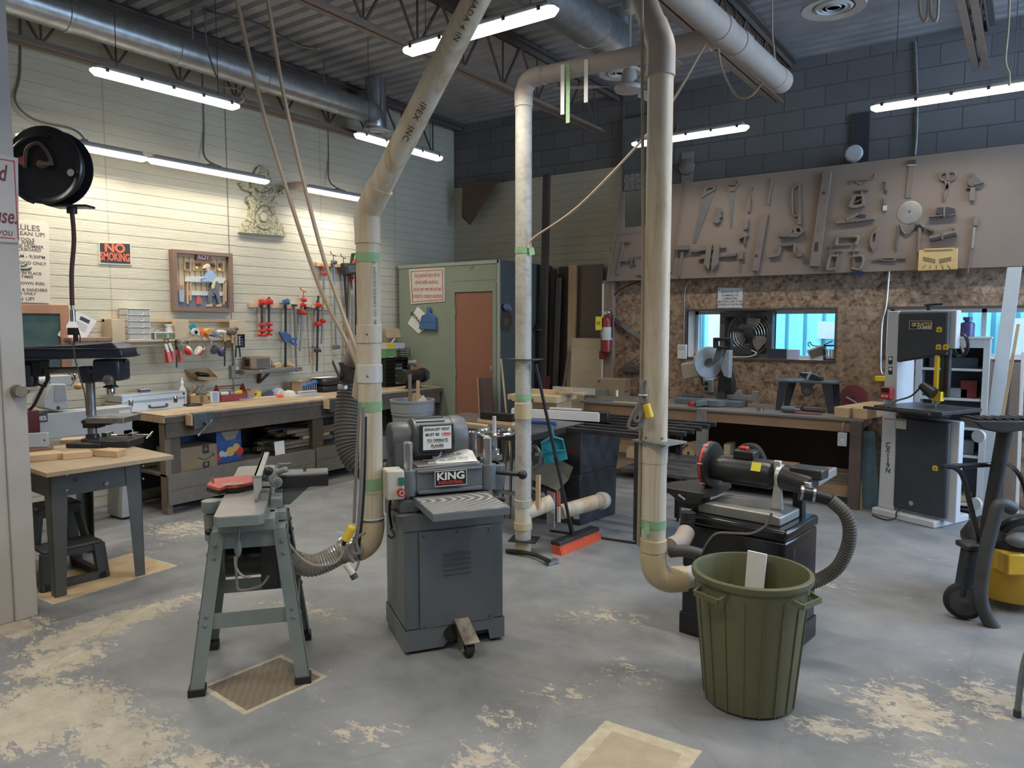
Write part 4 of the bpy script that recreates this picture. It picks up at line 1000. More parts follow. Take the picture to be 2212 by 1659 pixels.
for lb,x,y in(('small F clamp with orange grip hanging high on the clamp rail',855,900),('small F clamp with orange grip hanging lower near the bench',865,1270)):
 a=LWALL.p(*z3(x,y),.06);o=thing('small_clamp',lb,'clamp',a,90)
 m=M();m.cyl((0,0,-.05),(0,0,.04),.011,n=10);m.obj('grip',mat('orange_wood',(.42,.22,.10),.5),o)
 m=M();m.cyl((0,0,.04),(0,0,.13),.004);m.obj('screw_rod',DSTEEL,o);m=M();m.bar((-.01,0,.09),(.09,.0,.085),.014,.014);m.bar((.075,.0,.085),(.075,.0,.18),.008,.012);m.obj('bar',IRON,o)
# outlet box and conduit, small shelf with a radio box
o,L=LWALL.th('outlet_box','grey double outlet box on the wall over the red tool carrier','outlet',*z5(1600,905),.05)
m=M();m.bx(-.045,0,-.065,.045,.05,.065);m.obj('box',GREYC,o,bev=.004)
m=M();m.bx(.0,-.003,-.055,.04,0,.055);m.obj('plate',LGREY,o)
for z in(-.026,.026):m=M();m.cyl((.02,-.005,z),(.02,-.002,z),.014,n=14);m.obj('socket',WPLA,o)
m=M();a=L(*z5(1580,640));m.tube([(a[0],.02,a[1]),(-.01,.02,.2),(0,.02,.065)],.008,8);m.obj('conduit',GSTEEL,o)
SHX=XL+.20
o,L=Wall('L',SHX).th('wall_shelf','dusty shelf board with perforated metal edge above the bench','shelf',*z3(490,1410));a=L(*z3(215,1405));b=L(*z3(765,1395))
m=M();m.bx(a[0],0,-.03,b[0],.20,.01);m.obj('board',GREYW,o)
m=M();m.bx(a[0]+.18,-.006,-.018,b[0],0,.006)
m.obj('metal_edge',GALV,o)
for i in range(16):m=M();x=a[0]+.21+i*(b[0]-a[0]-.25)/15;m.bx(x,-.008,-.01,x+.012,-.006,.0);m.obj('edge_slot',IRON,o)
for x in(-.05,):m=M();m.bar((x,.16,-.03),(x,.19,-.15),.03,.02);m.bar((x,.02,-.04),(x,.18,-.14),.03,.015);m.obj('bracket',IRON,o)
yS=SHX;zS=LWALL.p(*z3(490,1405),.2).z+.012
def onsh(zx,dy=.1):q=at_x(*z3(zx,1390),SHX-dy);return(SHX-dy,q.y,zS)
o=thing('radio_box','small beige and grey appliance box on the dusty wall shelf','box',onsh(335),90)
m=M();m.bx(-.13,-.075,0,.11,.07,.125);m.obj('box',DCARD,o,bev=.004)
m=M();m.bx(-.06,-.0765,.012,.105,-.0755,.105);m.obj('dark_panel',TOOLD,o)
m=M();m.bx(-.1295,-.05,.03,-.1315,.03,.10);m.obj('opening',BLACK,o);m=M();m.bx(-.07,-.04,.1255,.06,.04,.1275);m.obj('top_print',IRON,o)
o=thing('wire_coil','small coil of pale wire beside the appliance box','coil',onsh(445),90);m=M()
for i in range(3):m.torus((0,-.0+.01*i,.05),.04+.004*i,.003,(.3*i,1,.2),20,5)
m.obj('coil',DSTEEL,o)
o=thing('wood_offcut','wood offcut on the dusty shelf left of the blue clamp bar','offcut',onsh(525),100);m=M();m.box((0,0,.02),(.10,.05,.04),(0,-10,0));m.obj('offcut',PINEY,o)
o=thing('wood_offcut','wood offcut on the dusty shelf right of the blue clamp bar','offcut',onsh(655),70);m=M();m.box((0,0,.022),(.09,.05,.03),(0,20,0));m.obj('offcut',PINEY,o)
# ---------------------------------------------------------------- left foreground: hose reel, drill press table, lathe
class Frame:  # local frame standing on the floor, for measuring parts of one machine
 def __init__(s,x,y,a,z=0):s.x=x;s.y=y;s.a=a;s.z=z;s.c=math.cos(R(a));s.s=math.sin(R(a));s.loc=(x,y,z)
 def l(s,p):dx=p[0]-s.x;dy=p[1]-s.y;return Vector((dx*s.c+dy*s.s,-dx*s.s+dy*s.c,p[2]-s.z))
 def _q(s,px,py):
  e=s.l(EYE);d=ray(px,py);f=s.l(EYE+d)-e;return e,f
 def V(s,px,py,v=0):e,f=s._q(px,py);return e+f*((v-e.y)/f.y)
 def U(s,px,py,u=0):e,f=s._q(px,py);return e+f*((u-e.x)/f.x)
 def Z(s,px,py,z=0):e,f=s._q(px,py);return e+f*((z-s.z-EYE.z+EYE.z-e.z)/f.z)if False else e+f*((z-e.z)/f.z)
 def xz(s,pts,z=None,v=0):return[((q:=s.V(*(z(*p)if z else p),v)).x,q.z)for p in pts]
ENAM=mat('reel_enamel',(.020,.024,.034),.3,var=.1)
F=Frame(-4.88,2.28,35)
o=thing('hose_reel','black enamelled hose reel hanging beside the partition at the upper left','hose reel',(F.x,F.y,0),35)
c=F.V(108,361);rad=.235
for s,nm in((-1,'front_flange'),(1,'rear_flange')):
 m=M();y=s*.055
 m.lathe([(rad*.99,0),(rad,.006),(rad*.97,.016),(rad*.93,.006),(rad*.80,-.002),(rad*.55,-.004),(.02,-.004)],(c.x,y,c.z),(0,s,0),48);m.obj(nm,ENAM,o)
m=M();m.cyl((c.x,-.05,c.z),(c.x,.05,c.z),rad*.62,n=32);m.obj('drum',BLACKM,o)
for k in range(3):m=M();m.torus((c.x,-.03+.03*k,c.z),rad*.78,.014,(0,1,0),40,8);m.obj('wound_hose',mat('hose_maroon',(.055,.022,.022),.5),o)
m=M();m.tube([(c.x-.10,-.085,c.z-.02),(c.x-.08,-.09,c.z+.09),(c.x,-.09,c.z+.12),(c.x+.06,-.088,c.z+.02),(c.x,-.09,c.z-.02)],.011,8);m.obj('feed_hose',mat('hose_brown',(.10,.055,.04),.5),o)
m=M();m.torus((c.x-.01,-.075,c.z-.03),rad*.86,.011,(0,1,0),40,8,150,330);m.obj('outer_rib',ENAM,o)
m=M();m.cyl((c.x,-.10,c.z),(c.x,-.06,c.z),.022,n=14);m.bx(c.x-.008,-.105,c.z-.01,c.x+.08,-.09,c.z+.01);m.obj('swivel',BRONZE,o)
q=F.V(62,352);m=M();m.lathe([(.0,0),(.026,.0005)],(q.x,-.0655,q.z),(0,-1,0),20);m.obj('red_badge',DUSTRED,o)
q=F.V(168,378);m=M();m.lathe([(.0,0),(.022,.0005)],(q.x,-.0745,q.z),(0,-1,0),20);m.obj('arrow_badge',WPLA,o)
m=M();m.bar((c.x-.05,0,c.z),(c.x-.30,.02,c.z+.17),.05,.05);m.bx(c.x-.34,-.05,c.z+.10,c.x-.26,.06,c.z+.38);m.obj('mount_arm',BLACKM,o)
q=F.V(155,447);m=M();m.bx(c.x+.02,-.05,q.z-.006,c.x+.24,.05,q.z+.008);m.bar((c.x+.03,0,c.z-.22),(q.x,0,q.z),.05,.02);m.obj('guide_bracket',ENAM,o)
m=M();m.cyl((q.x,0,q.z-.04),(q.x,0,q.z),.03,n=14);m.obj('guide_stop',BLACK,o)
e=F.V(156,660);f2=F.V(158,720)
m=M();m.tube([(q.x,0,q.z-.03),(q.x+.004,0,(q.z*2+e.z)/3),(e.x+.006,0,(q.z+e.z*2)/3),(e.x,0,e.z)],.0135,10);m.obj('hanging_hose',mat('hose_dark_red',(.075,.030,.032),.45),o)
m=M();m.cyl((e.x,0,e.z),(e.x,0,e.z-.05),.010,n=12);m.cyl((e.x,0,e.z-.03),(e.x,0,e.z-.10),.016,n=12);m.obj('coupler',STEEL,o)
m=M();m.bx(f2.x-.028,-.015,f2.z-.01,f2.x+.028,.015,f2.z+.035);m.bx(f2.x+.005,-.012,f2.z-.05,f2.x+.025,.012,f2.z);m.tube([(f2.x-.03,0,f2.z-.05),(f2.x-.02,0,f2.z-.065),(f2.x+.005,0,f2.z-.06),(f2.x+.01,0,f2.z-.02)],.005,6);m.tube([(f2.x+.03,0,f2.z+.03),(f2.x+.042,0,f2.z-.02),(f2.x+.04,0,f2.z-.06)],.004,6);m.obj('air_gun',BLACK,o,bev=.003)
m=M();m.tube([(f2.x+.005,.0,f2.z-.05),(f2.x+.0,0,f2.z-.12),(f2.x+.025,0,f2.z-.26),(f2.x+.055,0,f2.z-.38),(f2.x+.062,0,f2.z-.52)],.0045,6);m.obj('coiled_wire',mat('brown_wire',(.07,.05,.04),.6),o)
# lathe centre poking past the jamb
F2=Frame(-4.50,1.78,35)
c=F2.V(22,845)
o=thing('cylinder_lock','bronze cylindrical fitting with pointed pin on the partition end','fitting',(XP+.013,1.765,c.z),90)
m=M();m.lathe([(.0,.0),(.032,.0),(.035,.01),(.035,.055),(.03,.062),(.0,.062)],(0,0,0),(0,-1,0),22);m.obj('body',BRONZE,o)
m=M();m.cyl((0,-.03,.0),(.10,-.03,.004),.010,.004,10);m.cyl((.03,-.03,0),(.05,-.03,0),.02,.014,12);m.obj('pin',BRONZE,o)

# drill press table
Z0=.785
A=at_z(100,1022,Z0);B=at_z(375,983,Z0);Cc=at_z(141,951,Z0)
F=Frame(A.x,A.y,math.degrees(math.atan2(B.y-A.y,B.x-A.x)))
W_=(Vector((B.x,B.y))-Vector((A.x,A.y))).length;D_=1.02
o=thing('machine_table','grey metal table with a plywood top under the drill press','table',(F.x,F.y,0),F.a)
m=M();m.bx(0,0,Z0-.028,W_,D_,Z0);m.obj('tabletop',TABLEP,o,bev=.002)
LEGM=mat('table_leg_grey',(.088,.092,.090),.5,.2,var=.12,dirt=.2,dirtcol=(.15,.14,.12))
f1=F.Z(128,1290);f2=F.Z(315,1250);lx0,lx1=f1.x,f2.x;ly=max(.05,f1.y)
def leg(x,y,sx,sy):
 m=M();w0,w1=.10,.062
 for a,b in((0,0),):
  m.add([(x,y,0),(x+sx*w1,y,0),(x+sx*w0,y,Z0-.03),(x,y,Z0-.03),(x,y+sy*.004,0),(x+sx*w1,y+sy*.004,0),(x+sx*w0,y+sy*.004,Z0-.03),(x,y+sy*.004,Z0-.03)],[(0,1,2,3),(7,6,5,4),(0,4,5,1),(1,5,6,2),(2,6,7,3),(3,7,4,0)])
  m.add([(x,y,0),(x,y+sy*w1,0),(x,y+sy*w0,Z0-.03),(x,y,Z0-.03),(x+sx*.004,y,0),(x+sx*.004,y+sy*w1,0),(x+sx*.004,y+sy*w0,Z0-.03),(x+sx*.004,y,Z0-.03)],[(0,1,2,3),(7,6,5,4),(0,4,5,1),(1,5,6,2),(2,6,7,3),(3,7,4,0)])
 return m.obj('leg',LEGM,o)
xa,xb=.05,f2.x+.035;yf,yk=ly,D_-.10
for x,sx in((xa,1),(xb,-1)):
 for y,sy in((yf,1),(yk,-1)):leg(x,y,sx,sy)
for q in((xa,yf+.005,xb,yf+.009),(xa,yk-.009,xb,yk-.005),(xa+.004,yf,xa+.008,yk),(xb-.008,yf,xb-.004,yk)):
 m=M();m.bx(q[0],q[1],Z0-.175,q[2],q[3],Z0-.03);m.obj('apron',LEGM,o)
for px,py,r in((145,1026,.007),(144,1059,.007),(309,1006,.007),(309,1034,.007)):
 q=F.V(px,py,yf);m=M();m.sph((q.x,yf-.002,q.z),r,(1,.6,1),10,6);m.obj('bolt',STEEL,o)
for px,py in((163,1036),(289,1019)):
 q=F.V(px,py,yf+.005);m=M();m.cyl((q.x,yf+.0045,q.z),(q.x,yf+.003,q.z),.014,n=14);m.obj('hole',TOOLBLK,o)
q=F.V(229,1044,yf+.005);m=M();m.cyl((q.x,yf+.004,q.z),(q.x,yf-.006,q.z),.014,n=14);m.obj('lock',DSTEEL,o)
m=M();m.bx(xa+.02,yf+.02,.30,xb-.02,yf+.3,.305)
# items on it
def onz(px,py,z):return at_z(px,py,z)
def block(lb,px,py,L_,D2,H_,a,mt=PINE,cut=None):
 p=onz(px,py,Z0+.0005);o=thing('wood_block',lb,'wood block',(p.x,p.y,Z0+.0005),a,'pine blocks on the drill press table')
 m=M();m.slab([(-L_/2,-D2/2),(L_/2,-D2/2),(L_/2,D2/2),(-L_/2,D2/2)]if not cut else cut,0,H_);m.obj('block',mt,o,bev=.002);return o
block('pine block at the left front corner of the drill press table',95,992,.19,.15,.042,75)
block('pine block in front of the drill press base',165,988,.165,.11,.04,75)
block('chipped pine block with sloped end right of the drill press base',243,984,.21,.11,.042,20,cut=[(-.11,-.05),(.09,-.055),(.06,.055),(-.09,.05),(-.06,.03),(-.08,.02)])
block('flat board behind the drill press column',170,954,.22,.14,.028,60)
p=onz(82,974,Z0);o=thing('switch_box','small grey switch box on a wood offcut behind the left pine block','box',(p.x,p.y,Z0+.001),60)
m=M();m.bx(-.085,-.06,0,.085,.06,.026);m.obj('wood_base',TROSEW,o)
m=M();m.bx(-.075,-.03,.0265,.065,.04,.12);m.obj('box',LGREY,o,bev=.004)
m=M();m.bx(-.08,-.036,.03,.06,-.031,.125);m.obj('cover',LGREY2,o,bev=.002)
for x,z in((-.06,.05),(.045,.075)):m=M();m.cyl((x,-.0375,z),(x,-.036,z),.006,n=10);m.obj('screw_hole',BLACK,o)
# radial drill press
q=onz(201,962,Z0);F=Frame(q.x,q.y,35)
o=thing('drill_press','navy radial drill press standing on the plywood table','drill press',(F.x,F.y,Z0+.001),35)
F=Frame(q.x,q.y,35,Z0+.001)
X=lambda x,y,v=0:F.V(*z4(x,y),v)
b0=X(1080,1410);rC=.030
m=M();c0=X(1080,500);m.cyl((0,0,.02),(0,0,c0.z-.05),rC,n=22);m.obj('column',DSTEEL,o)
m=M();m.lathe([(.075,.035),(.07,.05),(.045,.055),(.042,.08),(.031,.085)],n=24);m.obj('column_foot',BLACKM,o)
m=M();m.bx(-.12,-.13,0,.12,.13,.035);m.bx(.05,-.11,0,.31,.12,.05);m.obj('base',BLACKM,o,bev=.008)
for y in(-.06,.05):m=M();m.bx(.08,y,.0495,.28,y+.02,.0515);m.obj('base_slot',DSTEEL,o)
a=X(995,500);bq=X(1170,700);m=M();m.bx(a.x,-.06,bq.z,bq.x-.02,.06,a.z);m.cyl((a.x+.02,-.0,a.z-.06),(bq.x+.06,0,a.z-.06),.055,n=20);m.obj('column_collar',NAVY,o,bev=.012)
a=X(555,555);bq=X(1000,547);m=M();m.cyl((a.x,0,a.z),(bq.x,0,bq.z),.023,n=18);m.obj('radial_arm',DSTEEL,o)
pr_=[(285,262),(1440,205),(1490,262),(1285,268),(290,285)]
cov=F.xz(((240,272),(1435,208),(1492,268),(1530,280),(1556,358),(1550,398),(1200,402),(240,428)),z4)
m=M();m.prism(cov,-.115,.115);m.obj('belt_cover',NAVY,o,bev=.012)
m=M();s0,s1=X(240,290),X(1535,275);m.bx(s0.x,-.122,s0.z-.006,s1.x,.122,s0.z+.004);s2=X(1558,372);m.obj('cover_seam',NAVY,o,bev=.003)
m=M();m.bx(cov[0][0],-.124,s2.z-.008,s2.x+.004,.124,s2.z+.002);m.obj('cover_lip',NAVY,o)
a=X(1172,415);bq=X(1500,705);m=M();m.bx(a.x,-.085,bq.z+.02,bq.x,.085,a.z);m.obj('drill_head',NAVY,o,bev=.02)
a=X(1200,560);m=M();m.cyl((a.x,-.05,a.z),(a.x-.07,-.02,a.z+.0),.03,n=12);m.obj('head_boss',NAVY,o)
h=X(1307,665,-.085);m=M();m.lathe([(.0,.03),(.030,.03),(.036,.018),(.034,.0)],(h.x,-.087,h.z),(0,-1,0),26);m.obj('feed_hub',DSTEEL,o);m=M();m.lathe([(.0,.038),(.010,.036),(.012,.03)],(h.x,-.087,h.z),(0,-1,0),16);m.obj('hub_nut',IRON,o)
a=X(1325,720);m=M();m.lathe([(.03,.03),(.034,-.005),(.05,-.012),(.05,-.022),(.02,-.026)],(a.x,0,a.z),n=22);m.obj('quill_collar',BLACKM,o)
a=X(1320,765);bq=X(1320,865);m=M();L_=a.z-bq.z;m.lathe([(.020,0),(.028,-.004),(.029,-L_*.35),(.024,-L_*.38),(.029,-L_*.42),(.028,-L_*.72),(.016,-L_*.78),(.014,-L_),(.004,-L_)],(a.x,0,a.z),n=22);m.obj('chuck',CHROME,o)
a=X(1500,500);bq=X(1575,478);m=M();m.cyl((a.x-.01,-.02,a.z-.03),(bq.x,-.03,bq.z),.004,n=8);m.obj('lever',IRON,o)
a=X(1490,450);m=M();m.sph((a.x,0,a.z),.018);m.obj('knob',BLACK,o)
a=X(300,455);bq=X(415,745);m=M();m.lathe([(.05,0),(.06,.01),(.06,a.z-bq.z-.02),(.04,a.z-bq.z)],(a.x+.02,0,bq.z),n=22);m.obj('motor',NAVY,o)
a=X(430,430);bq=X(550,620);m=M();m.bx(a.x,-.05,bq.z,bq.x,.05,a.z);m.bx(a.x-.10,-.03,bq.z+.05,a.x,.03,bq.z+.11);m.obj('motor_bracket',NAVY,o,bev=.006)
a=X(1140,1090);bq=X(1590,1160);m=M();m.bx(a.x,-.13,bq.z,bq.x,.12,a.z+.0);m.obj('work_table',DSTEEL,o,bev=.005)
m=M();m.cyl((X(1340,1100).x,-.02,a.z),(X(1340,1100).x,-.02,a.z+.0015),.018,n=14);m.obj('table_hole',TROSEW,o)
a=X(1025,1130);bq=X(1140,1235);m=M();m.bx(a.x,-.05,bq.z,bq.x+.05,.05,a.z);m.cyl((a.x-.03,-.0,bq.z+.04),(a.x+.03,0,bq.z+.04),.016,n=10);m.bx(bq.x,-.03,bq.z+.02,bq.x+.12,.04,a.z+.0);m.obj('table_bracket',BLACKM,o,bev=.008)
m=M();P_=[X(*q,-.05)for q in((575,430),(545,560),(580,640),(520,740),(470,840),(410,960),(350,1030))];m.tube(P_,.011,8);m.obj('power_cord',RUBBER,o)
m=M();P_=[X(*q,-.03)for q in((320,735),(450,720),(540,745),(560,600))];m.tube(P_,.008,7);m.obj('motor_lead',RUBBER,o)
pv=X(960,1400,.12)
o=thing('machine_vise','small steel drill vise lying behind the drill press column','vise',(F.x+.02,F.y+.19,Z0+.001),35)
m=M();m.bx(-.12,-.04,0,.14,.04,.025);m.bx(-.12,-.045,.025,-.075,.045,.075);m.bx(.07,-.04,.025,.11,.04,.07);m.obj('vise_body',DSTEEL,o,bev=.004)
m=M();m.cyl((-.08,0,.05),(.22,0,.05),.008,n=12);m.bar((.21,-.05,.03),(.21,.05,.07),.008,.008);m.obj('vise_screw',CHROME,o)

# wood lathe behind it
XF=-6.20;zt=at_x(285,877,XF).z;zb=at_x(287,962,XF).z;yr=at_x(287,900,XF).y
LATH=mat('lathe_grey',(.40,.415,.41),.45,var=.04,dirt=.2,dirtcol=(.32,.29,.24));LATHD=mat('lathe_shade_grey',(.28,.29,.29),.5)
zb2=zt-.20
o=thing('wood_lathe','pale grey wood lathe standing along the left wall behind the drill press','lathe',(XF,0,0),90)
y0=1.9
m=M();m.prism([(y0,zb2-.0),(yr-.42,zb2),(yr-.30,zb2-.02),(yr-.16,zb2-.10),(yr-.10,zb2-.28),(yr-.06,.42),(yr-.02,.40),(yr,zt),(y0,zt)],0,.05);m.bx(y0,.05,zt-.02,yr,.24,zt);m.bx(y0,.19,zb2,yr,.24,zt);m.obj('bed',LATH,o,bev=.006)
m=M();m.bx(y0,-.006,zb2-.016,yr-.40,.0,zb2);m.obj('bed_rail',LATH,o)
a=at_x(257,893,XF);bq=at_x(281,886,XF);m=M();m.bx(a.y,-.001,a.z-.005,bq.y,0,bq.z+.006);m.obj('paper_label',WHITE,o)
a=at_x(88,892,XF);bq=at_x(103,911,XF);m=M();m.bx(a.y-.2,-.002,bq.z,bq.y,0,a.z);pl=m.obj('name_plate',BLACKM,o);text('SERIES',.045,WHITE,pl,(bq.y-.008,-.0025,bq.z+.030),bold=.001,align='RIGHT')
m=M();m.prism([(yr-.13,.02),(yr-.03,.02),(yr-.0,zt-.2),(yr-.08,zt-.2)],.0,.24);m.obj('end_leg',LATH,o)
m=M();m.lathe([(.035,0),(.035,.012),(.012,.015),(.012,.04)],(yr-.08,.03,0),n=16);m.obj('foot',RUBBER,o)
m=M();m.lathe([(.035,0),(.035,.012),(.012,.015),(.012,.04)],(yr-.08,.21,0),n=16);m.obj('foot',RUBBER,o)
FT=Frame(XF,0,90)
def XX(x,y,v=0):return FT.V(*z4(x,y),v)
P_=[(XX(*q).x,XX(*q).z)for q in((520,930),(600,730),(620,715),(790,715),(810,930),(812,1020),(640,1035),(520,1000))]
m=M();m.prism(P_,.0,.20);m.obj('tailstock_body',LATH,o,bev=.008)
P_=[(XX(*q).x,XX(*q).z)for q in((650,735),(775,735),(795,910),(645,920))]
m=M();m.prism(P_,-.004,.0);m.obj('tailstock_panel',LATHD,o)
a,bq=XX(560,690),XX(880,690);m=M();m.cyl((a.x-.12,.10,a.z),(bq.x+.0,.10,a.z),.035,n=20);m.bx(XX(620,0+690).x,.03,a.z-.04,bq.x,.17,a.z+.04);m.obj('tailstock_quill',LATH,o,bev=.006)
a=XX(920,660);m=M();m.torus((a.x,.10,a.z),.055,.012,(1,0,0),26,8);m.bx(a.x-.008,.05,a.z-.01,a.x+.008,.15,a.z+.01);m.obj('handwheel',CHROME,o)
a=XX(940,745);m=M();m.sph((a.x,.0,a.z),.03,(1.2,1,.9));m.obj('brass_knob',mat('brass_wood',(.42,.24,.08),.4),o)
a=XX(695,1000);m=M();m.cyl((a.x,-.002,a.z),(a.x,.001,a.z),.014,n=14);m.obj('bolt_hole',BLACK,o)
o=thing('red_switch_box','dark red metal box mounted at the front of the lathe beside the partition','box',(XF+.32,0,0),90)
a=at_x(61,888,XF+.32);bq=at_x(88,942,XF+.32);m=M();m.bx(a.y-.12,0,bq.z,bq.y,.31,a.z);m.obj('box',DRED,o,bev=.004);m=M();m.bx(a.y-.1,.10,.0,bq.y-.05,.2,bq.z);m.obj('stand',DRED,o)
# step stool and red toolbox under the table
F=Frame(-4.90,1.98,86)
o=thing('step_stool','dark grey two-step plastic stool under the drill press table','stool',(F.x,F.y,0),86)
STO=mat('stool_plastic',(.040,.046,.046),.5,var=.1,dirt=.2,dirtcol=(.10,.10,.095));w_=.40
def frus(m,x0,x1,y0,y1,z0,z1,i):m.add([(x0,y0,z0),(x1,y0,z0),(x1,y1,z0),(x0,y1,z0),(x0+i,y0+i,z1),(x1-i,y0+i,z1),(x1-i,y1-i*.3,z1),(x0+i,y1-i*.3,z1)],[(0,3,2,1),(4,5,6,7),(0,1,5,4),(1,2,6,5),(2,3,7,6),(3,0,4,7)])
m=M();m.bx(.025,.02,.225,w_-.025,.24,.25);m.obj('lower_step',STO,o,bev=.012)
m=M();m.bx(.06,.22,.455,w_-.06,.44,.48);m.obj('upper_step',STO,o,bev=.012)
for x,s in((0,1),(w_,-1)):
 m=M();m.bar((x+s*.03,.03,0),(x+s*.05,.04,.23),.07,.05);m.bx(x+s*.0,.0,0,x+s*.075,.03,.04);m.obj('front_leg',STO,o,bev=.006)
 m=M();m.bar((x+s*.03,.45,0),(x+s*.085,.42,.47),.07,.05);m.bar((x+s*.05,.23,.23),(x+s*.09,.26,.47),.055,.04);m.obj('rear_leg',STO,o,bev=.006)
 m=M();m.bx(min(x+s*.02,x+s*.06),.0,.0,max(x+s*.02,x+s*.06),.46,.045);m.obj('base_rail',STO,o)
for q in((.02,.0,.0,w_-.02,.03,.05),(.05,.025,.19,w_-.05,.05,.23),(.08,.225,.41,w_-.08,.25,.46)):m=M();m.bx(*q);m.obj('cross_rail',STO,o)
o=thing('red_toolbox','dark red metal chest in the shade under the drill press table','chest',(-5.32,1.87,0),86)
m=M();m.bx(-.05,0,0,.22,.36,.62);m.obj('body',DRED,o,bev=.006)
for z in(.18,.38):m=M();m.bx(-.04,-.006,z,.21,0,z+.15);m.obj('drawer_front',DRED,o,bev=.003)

# ---------------------------------------------------------------- long wooden bench on the left wall
XB=-6.0;ZB=.87;Y0=3.44;Y1=7.08
o=thing('workbench','long worn wooden workbench along the left wall','workbench',(XB,Y0,0),90);LB=Y1-Y0
m=M();m.bx(0,0,ZB-.018,LB,.79,ZB);m.obj('top_sheet',BENCHW,o)
m=M();m.bx(.0,.012,ZB-.068,.008,.79,ZB-.0185);
for i in range(9):m.bx(-.004,.01+i*.086,ZB-.066,.006,.088+i*.086,ZB-.019)
m.obj('end_grain',PINEZ,o)
m=M();m.bx(.007,.006,ZB-.066,LB,.05,ZB-.0185);m.bx(.007,.05,ZB-.066,LB,.785,ZB-.0185);m.obj('top_plank',DARKW,o)
m=M();m.bx(.02,.02,ZB-.20,LB-.02,.045,ZB-.067);m.obj('apron',DARKW,o)
m=M();m.bx(1.72,.012,ZB-.165,2.35,.0195,ZB-.07);m.obj('green_panel',mat('bench_green',(.028,.060,.050),.6,var=.1,dirt=.1),o)
for x in(.02,1.62,3.42):
 for y in(.035,.66):
  m=M();m.bx(x,y+.011,0,x+.05,y+.10,ZB-.067);m.obj('leg',POSTW if x<.1 else DARKW,o)
  m=M();m.bx(x+.05,y+.011,.33,x+.14,y+.10,ZB-.20);m.obj('leg_block',DARKW,o)
m=M();m.bx(.02,.04,.33,LB-.5,.76,.35);m.obj('shelf',GREYW,o)
m=M();m.bx(.02,.015,.215,1.62,.035,.345);m.bx(.02,.015,.085,1.62,.035,.212);m.obj('front_board',GREYW,o)
m=M();m.bx(1.64,.015,.235,2.75,.035,.365);m.bx(1.64,.015,.10,2.75,.035,.232);m.obj('front_board',GREYW,o)
m=M();m.bx(.02,.76,.1,LB-.1,.775,ZB-.1);m.obj('back_panel',mat('bench_shadow_panel',(.06,.055,.048),.8),o)  # dark sheet standing in for the shade under the bench
def vise(lb,px0,px1,hx):
 y0_,y1_=at_x(px0,885,XB+.05).y,at_x(px1,885,XB+.05).y
 v=thing('bench_vise',lb,'vise',(XB,y0_,0),90,'vises on the bench front');w_=y1_-y0_
 m=M();m.bx(.03,-.10,ZB-.135,w_,-.06,ZB+.004);m.obj('front_jaw',mat('vise_iron',(.075,.085,.085),.5,.4,var=.3,dirt=.3,dirtcol=(.16,.16,.15)),v,bev=.004)
 m=M();m.bx(.012,-.085,ZB-.10,.029,-.0,ZB-.004);m.obj('jaw_liner',PINEZ,v)
 m=M();m.bx(.04,-.06,ZB-.12,w_*.9,-.001,ZB-.08);m.cyl((w_*.6,-.14,ZB-.085),(w_*.6,-.0,ZB-.085),.016,n=12);m.obj('vise_screw',IRON,v)
 m=M();m.cyl((w_*.6+.05,-.13,ZB-.065),(w_*.6-.10,-.15,ZB-.185),.007,n=10);m.obj('handle',CHROME,v)
vise('bench vise near the left end of the long bench',404,455,0)
vise('bench vise at the far part of the long bench beside the ribbed hose',703,742,0)
# ---------------------------------------------------------------- things on and under the long bench
ZT=ZB+.0008
def ob(nm,lb,cat,px,py,rz=90,dz=0,group=None):
 x=min(max(at_z(px,py,ZT+dz).x,XL+.14),-6.10);return thing(nm,lb,cat,(x,at_x(px,850,x).y,ZT+dz),rz,group)
def wpx(px,X_=-6.35):return at_x(px,850,X_).y
a=Vector((-6.46,at_x(262,860,-6.46).y,ZT));b=Vector((-6.46,at_x(400,860,-6.46).y,ZT));Lc=(b-a).length
o=thing('aluminium_case','silver aluminium tool case at the left end of the long bench','case',(a.x,a.y,ZT),math.degrees(math.atan2(b.y-a.y,b.x-a.x)))
m=M();m.bx(0,0,.003,Lc,.30,.085);m.obj('lower_shell',ALU,o,bev=.008)
m=M();m.bx(0,0,.087,Lc,.30,.155);m.obj('lid',ALU,o,bev=.010)
for z in(.0,.079,.090,.140):m=M();m.bx(-.002,-.003,z,Lc+.002,.0,z+.013);m.obj('edge_trim',STEEL,o)
for x in(.08,Lc-.10):m=M();m.bx(x-.018,-.010,.05,x+.018,0,.115);m.sph((x,-.01,.10),.012,(1,.5,1));m.obj('latch',CHROME,o,bev=.003)
m=M();m.tube([(Lc*.42,-.004,.05),(Lc*.43,-.02,.03),(Lc*.55,-.022,.026),(Lc*.68,-.02,.03),(Lc*.69,-.004,.05)],.008,8);m.obj('carry_handle',DGREY,o)
for z in(.02,.13):m=M();m.sph((Lc-.012,-.002,z),.011,(1,.6,1));m.obj('corner_cap',BLACK,o)
o=ob('wood_strip','reddish wood strip lying in front of the aluminium case','wood strip',345,871);m=M();m.box((0,0,.011),(.44,.05,.022),(0,0,2));m.obj('strip',TROSEW,o)
o=ob('finish_can','dark rectangular tin of wipe-on finish before the aluminium case','tin',311,872,88,.0225)
m=M();m.bx(-.048,-.03,0,.048,.03,.155);m.obj('tin',mat('tin_navy',(.045,.05,.065),.4,var=.1),o,bev=.006)
m=M();m.bx(-.049,-.031,.0,.049,.031,.055);m.obj('lower_label',mat('tin_grey',(.26,.25,.25),.45),o)
m=M();m.bx(-.05,-.032,.155,.05,.032,.162);m.cyl((0,0,.162),(0,0,.176),.012,n=14);m.obj('rim',STEEL,o)
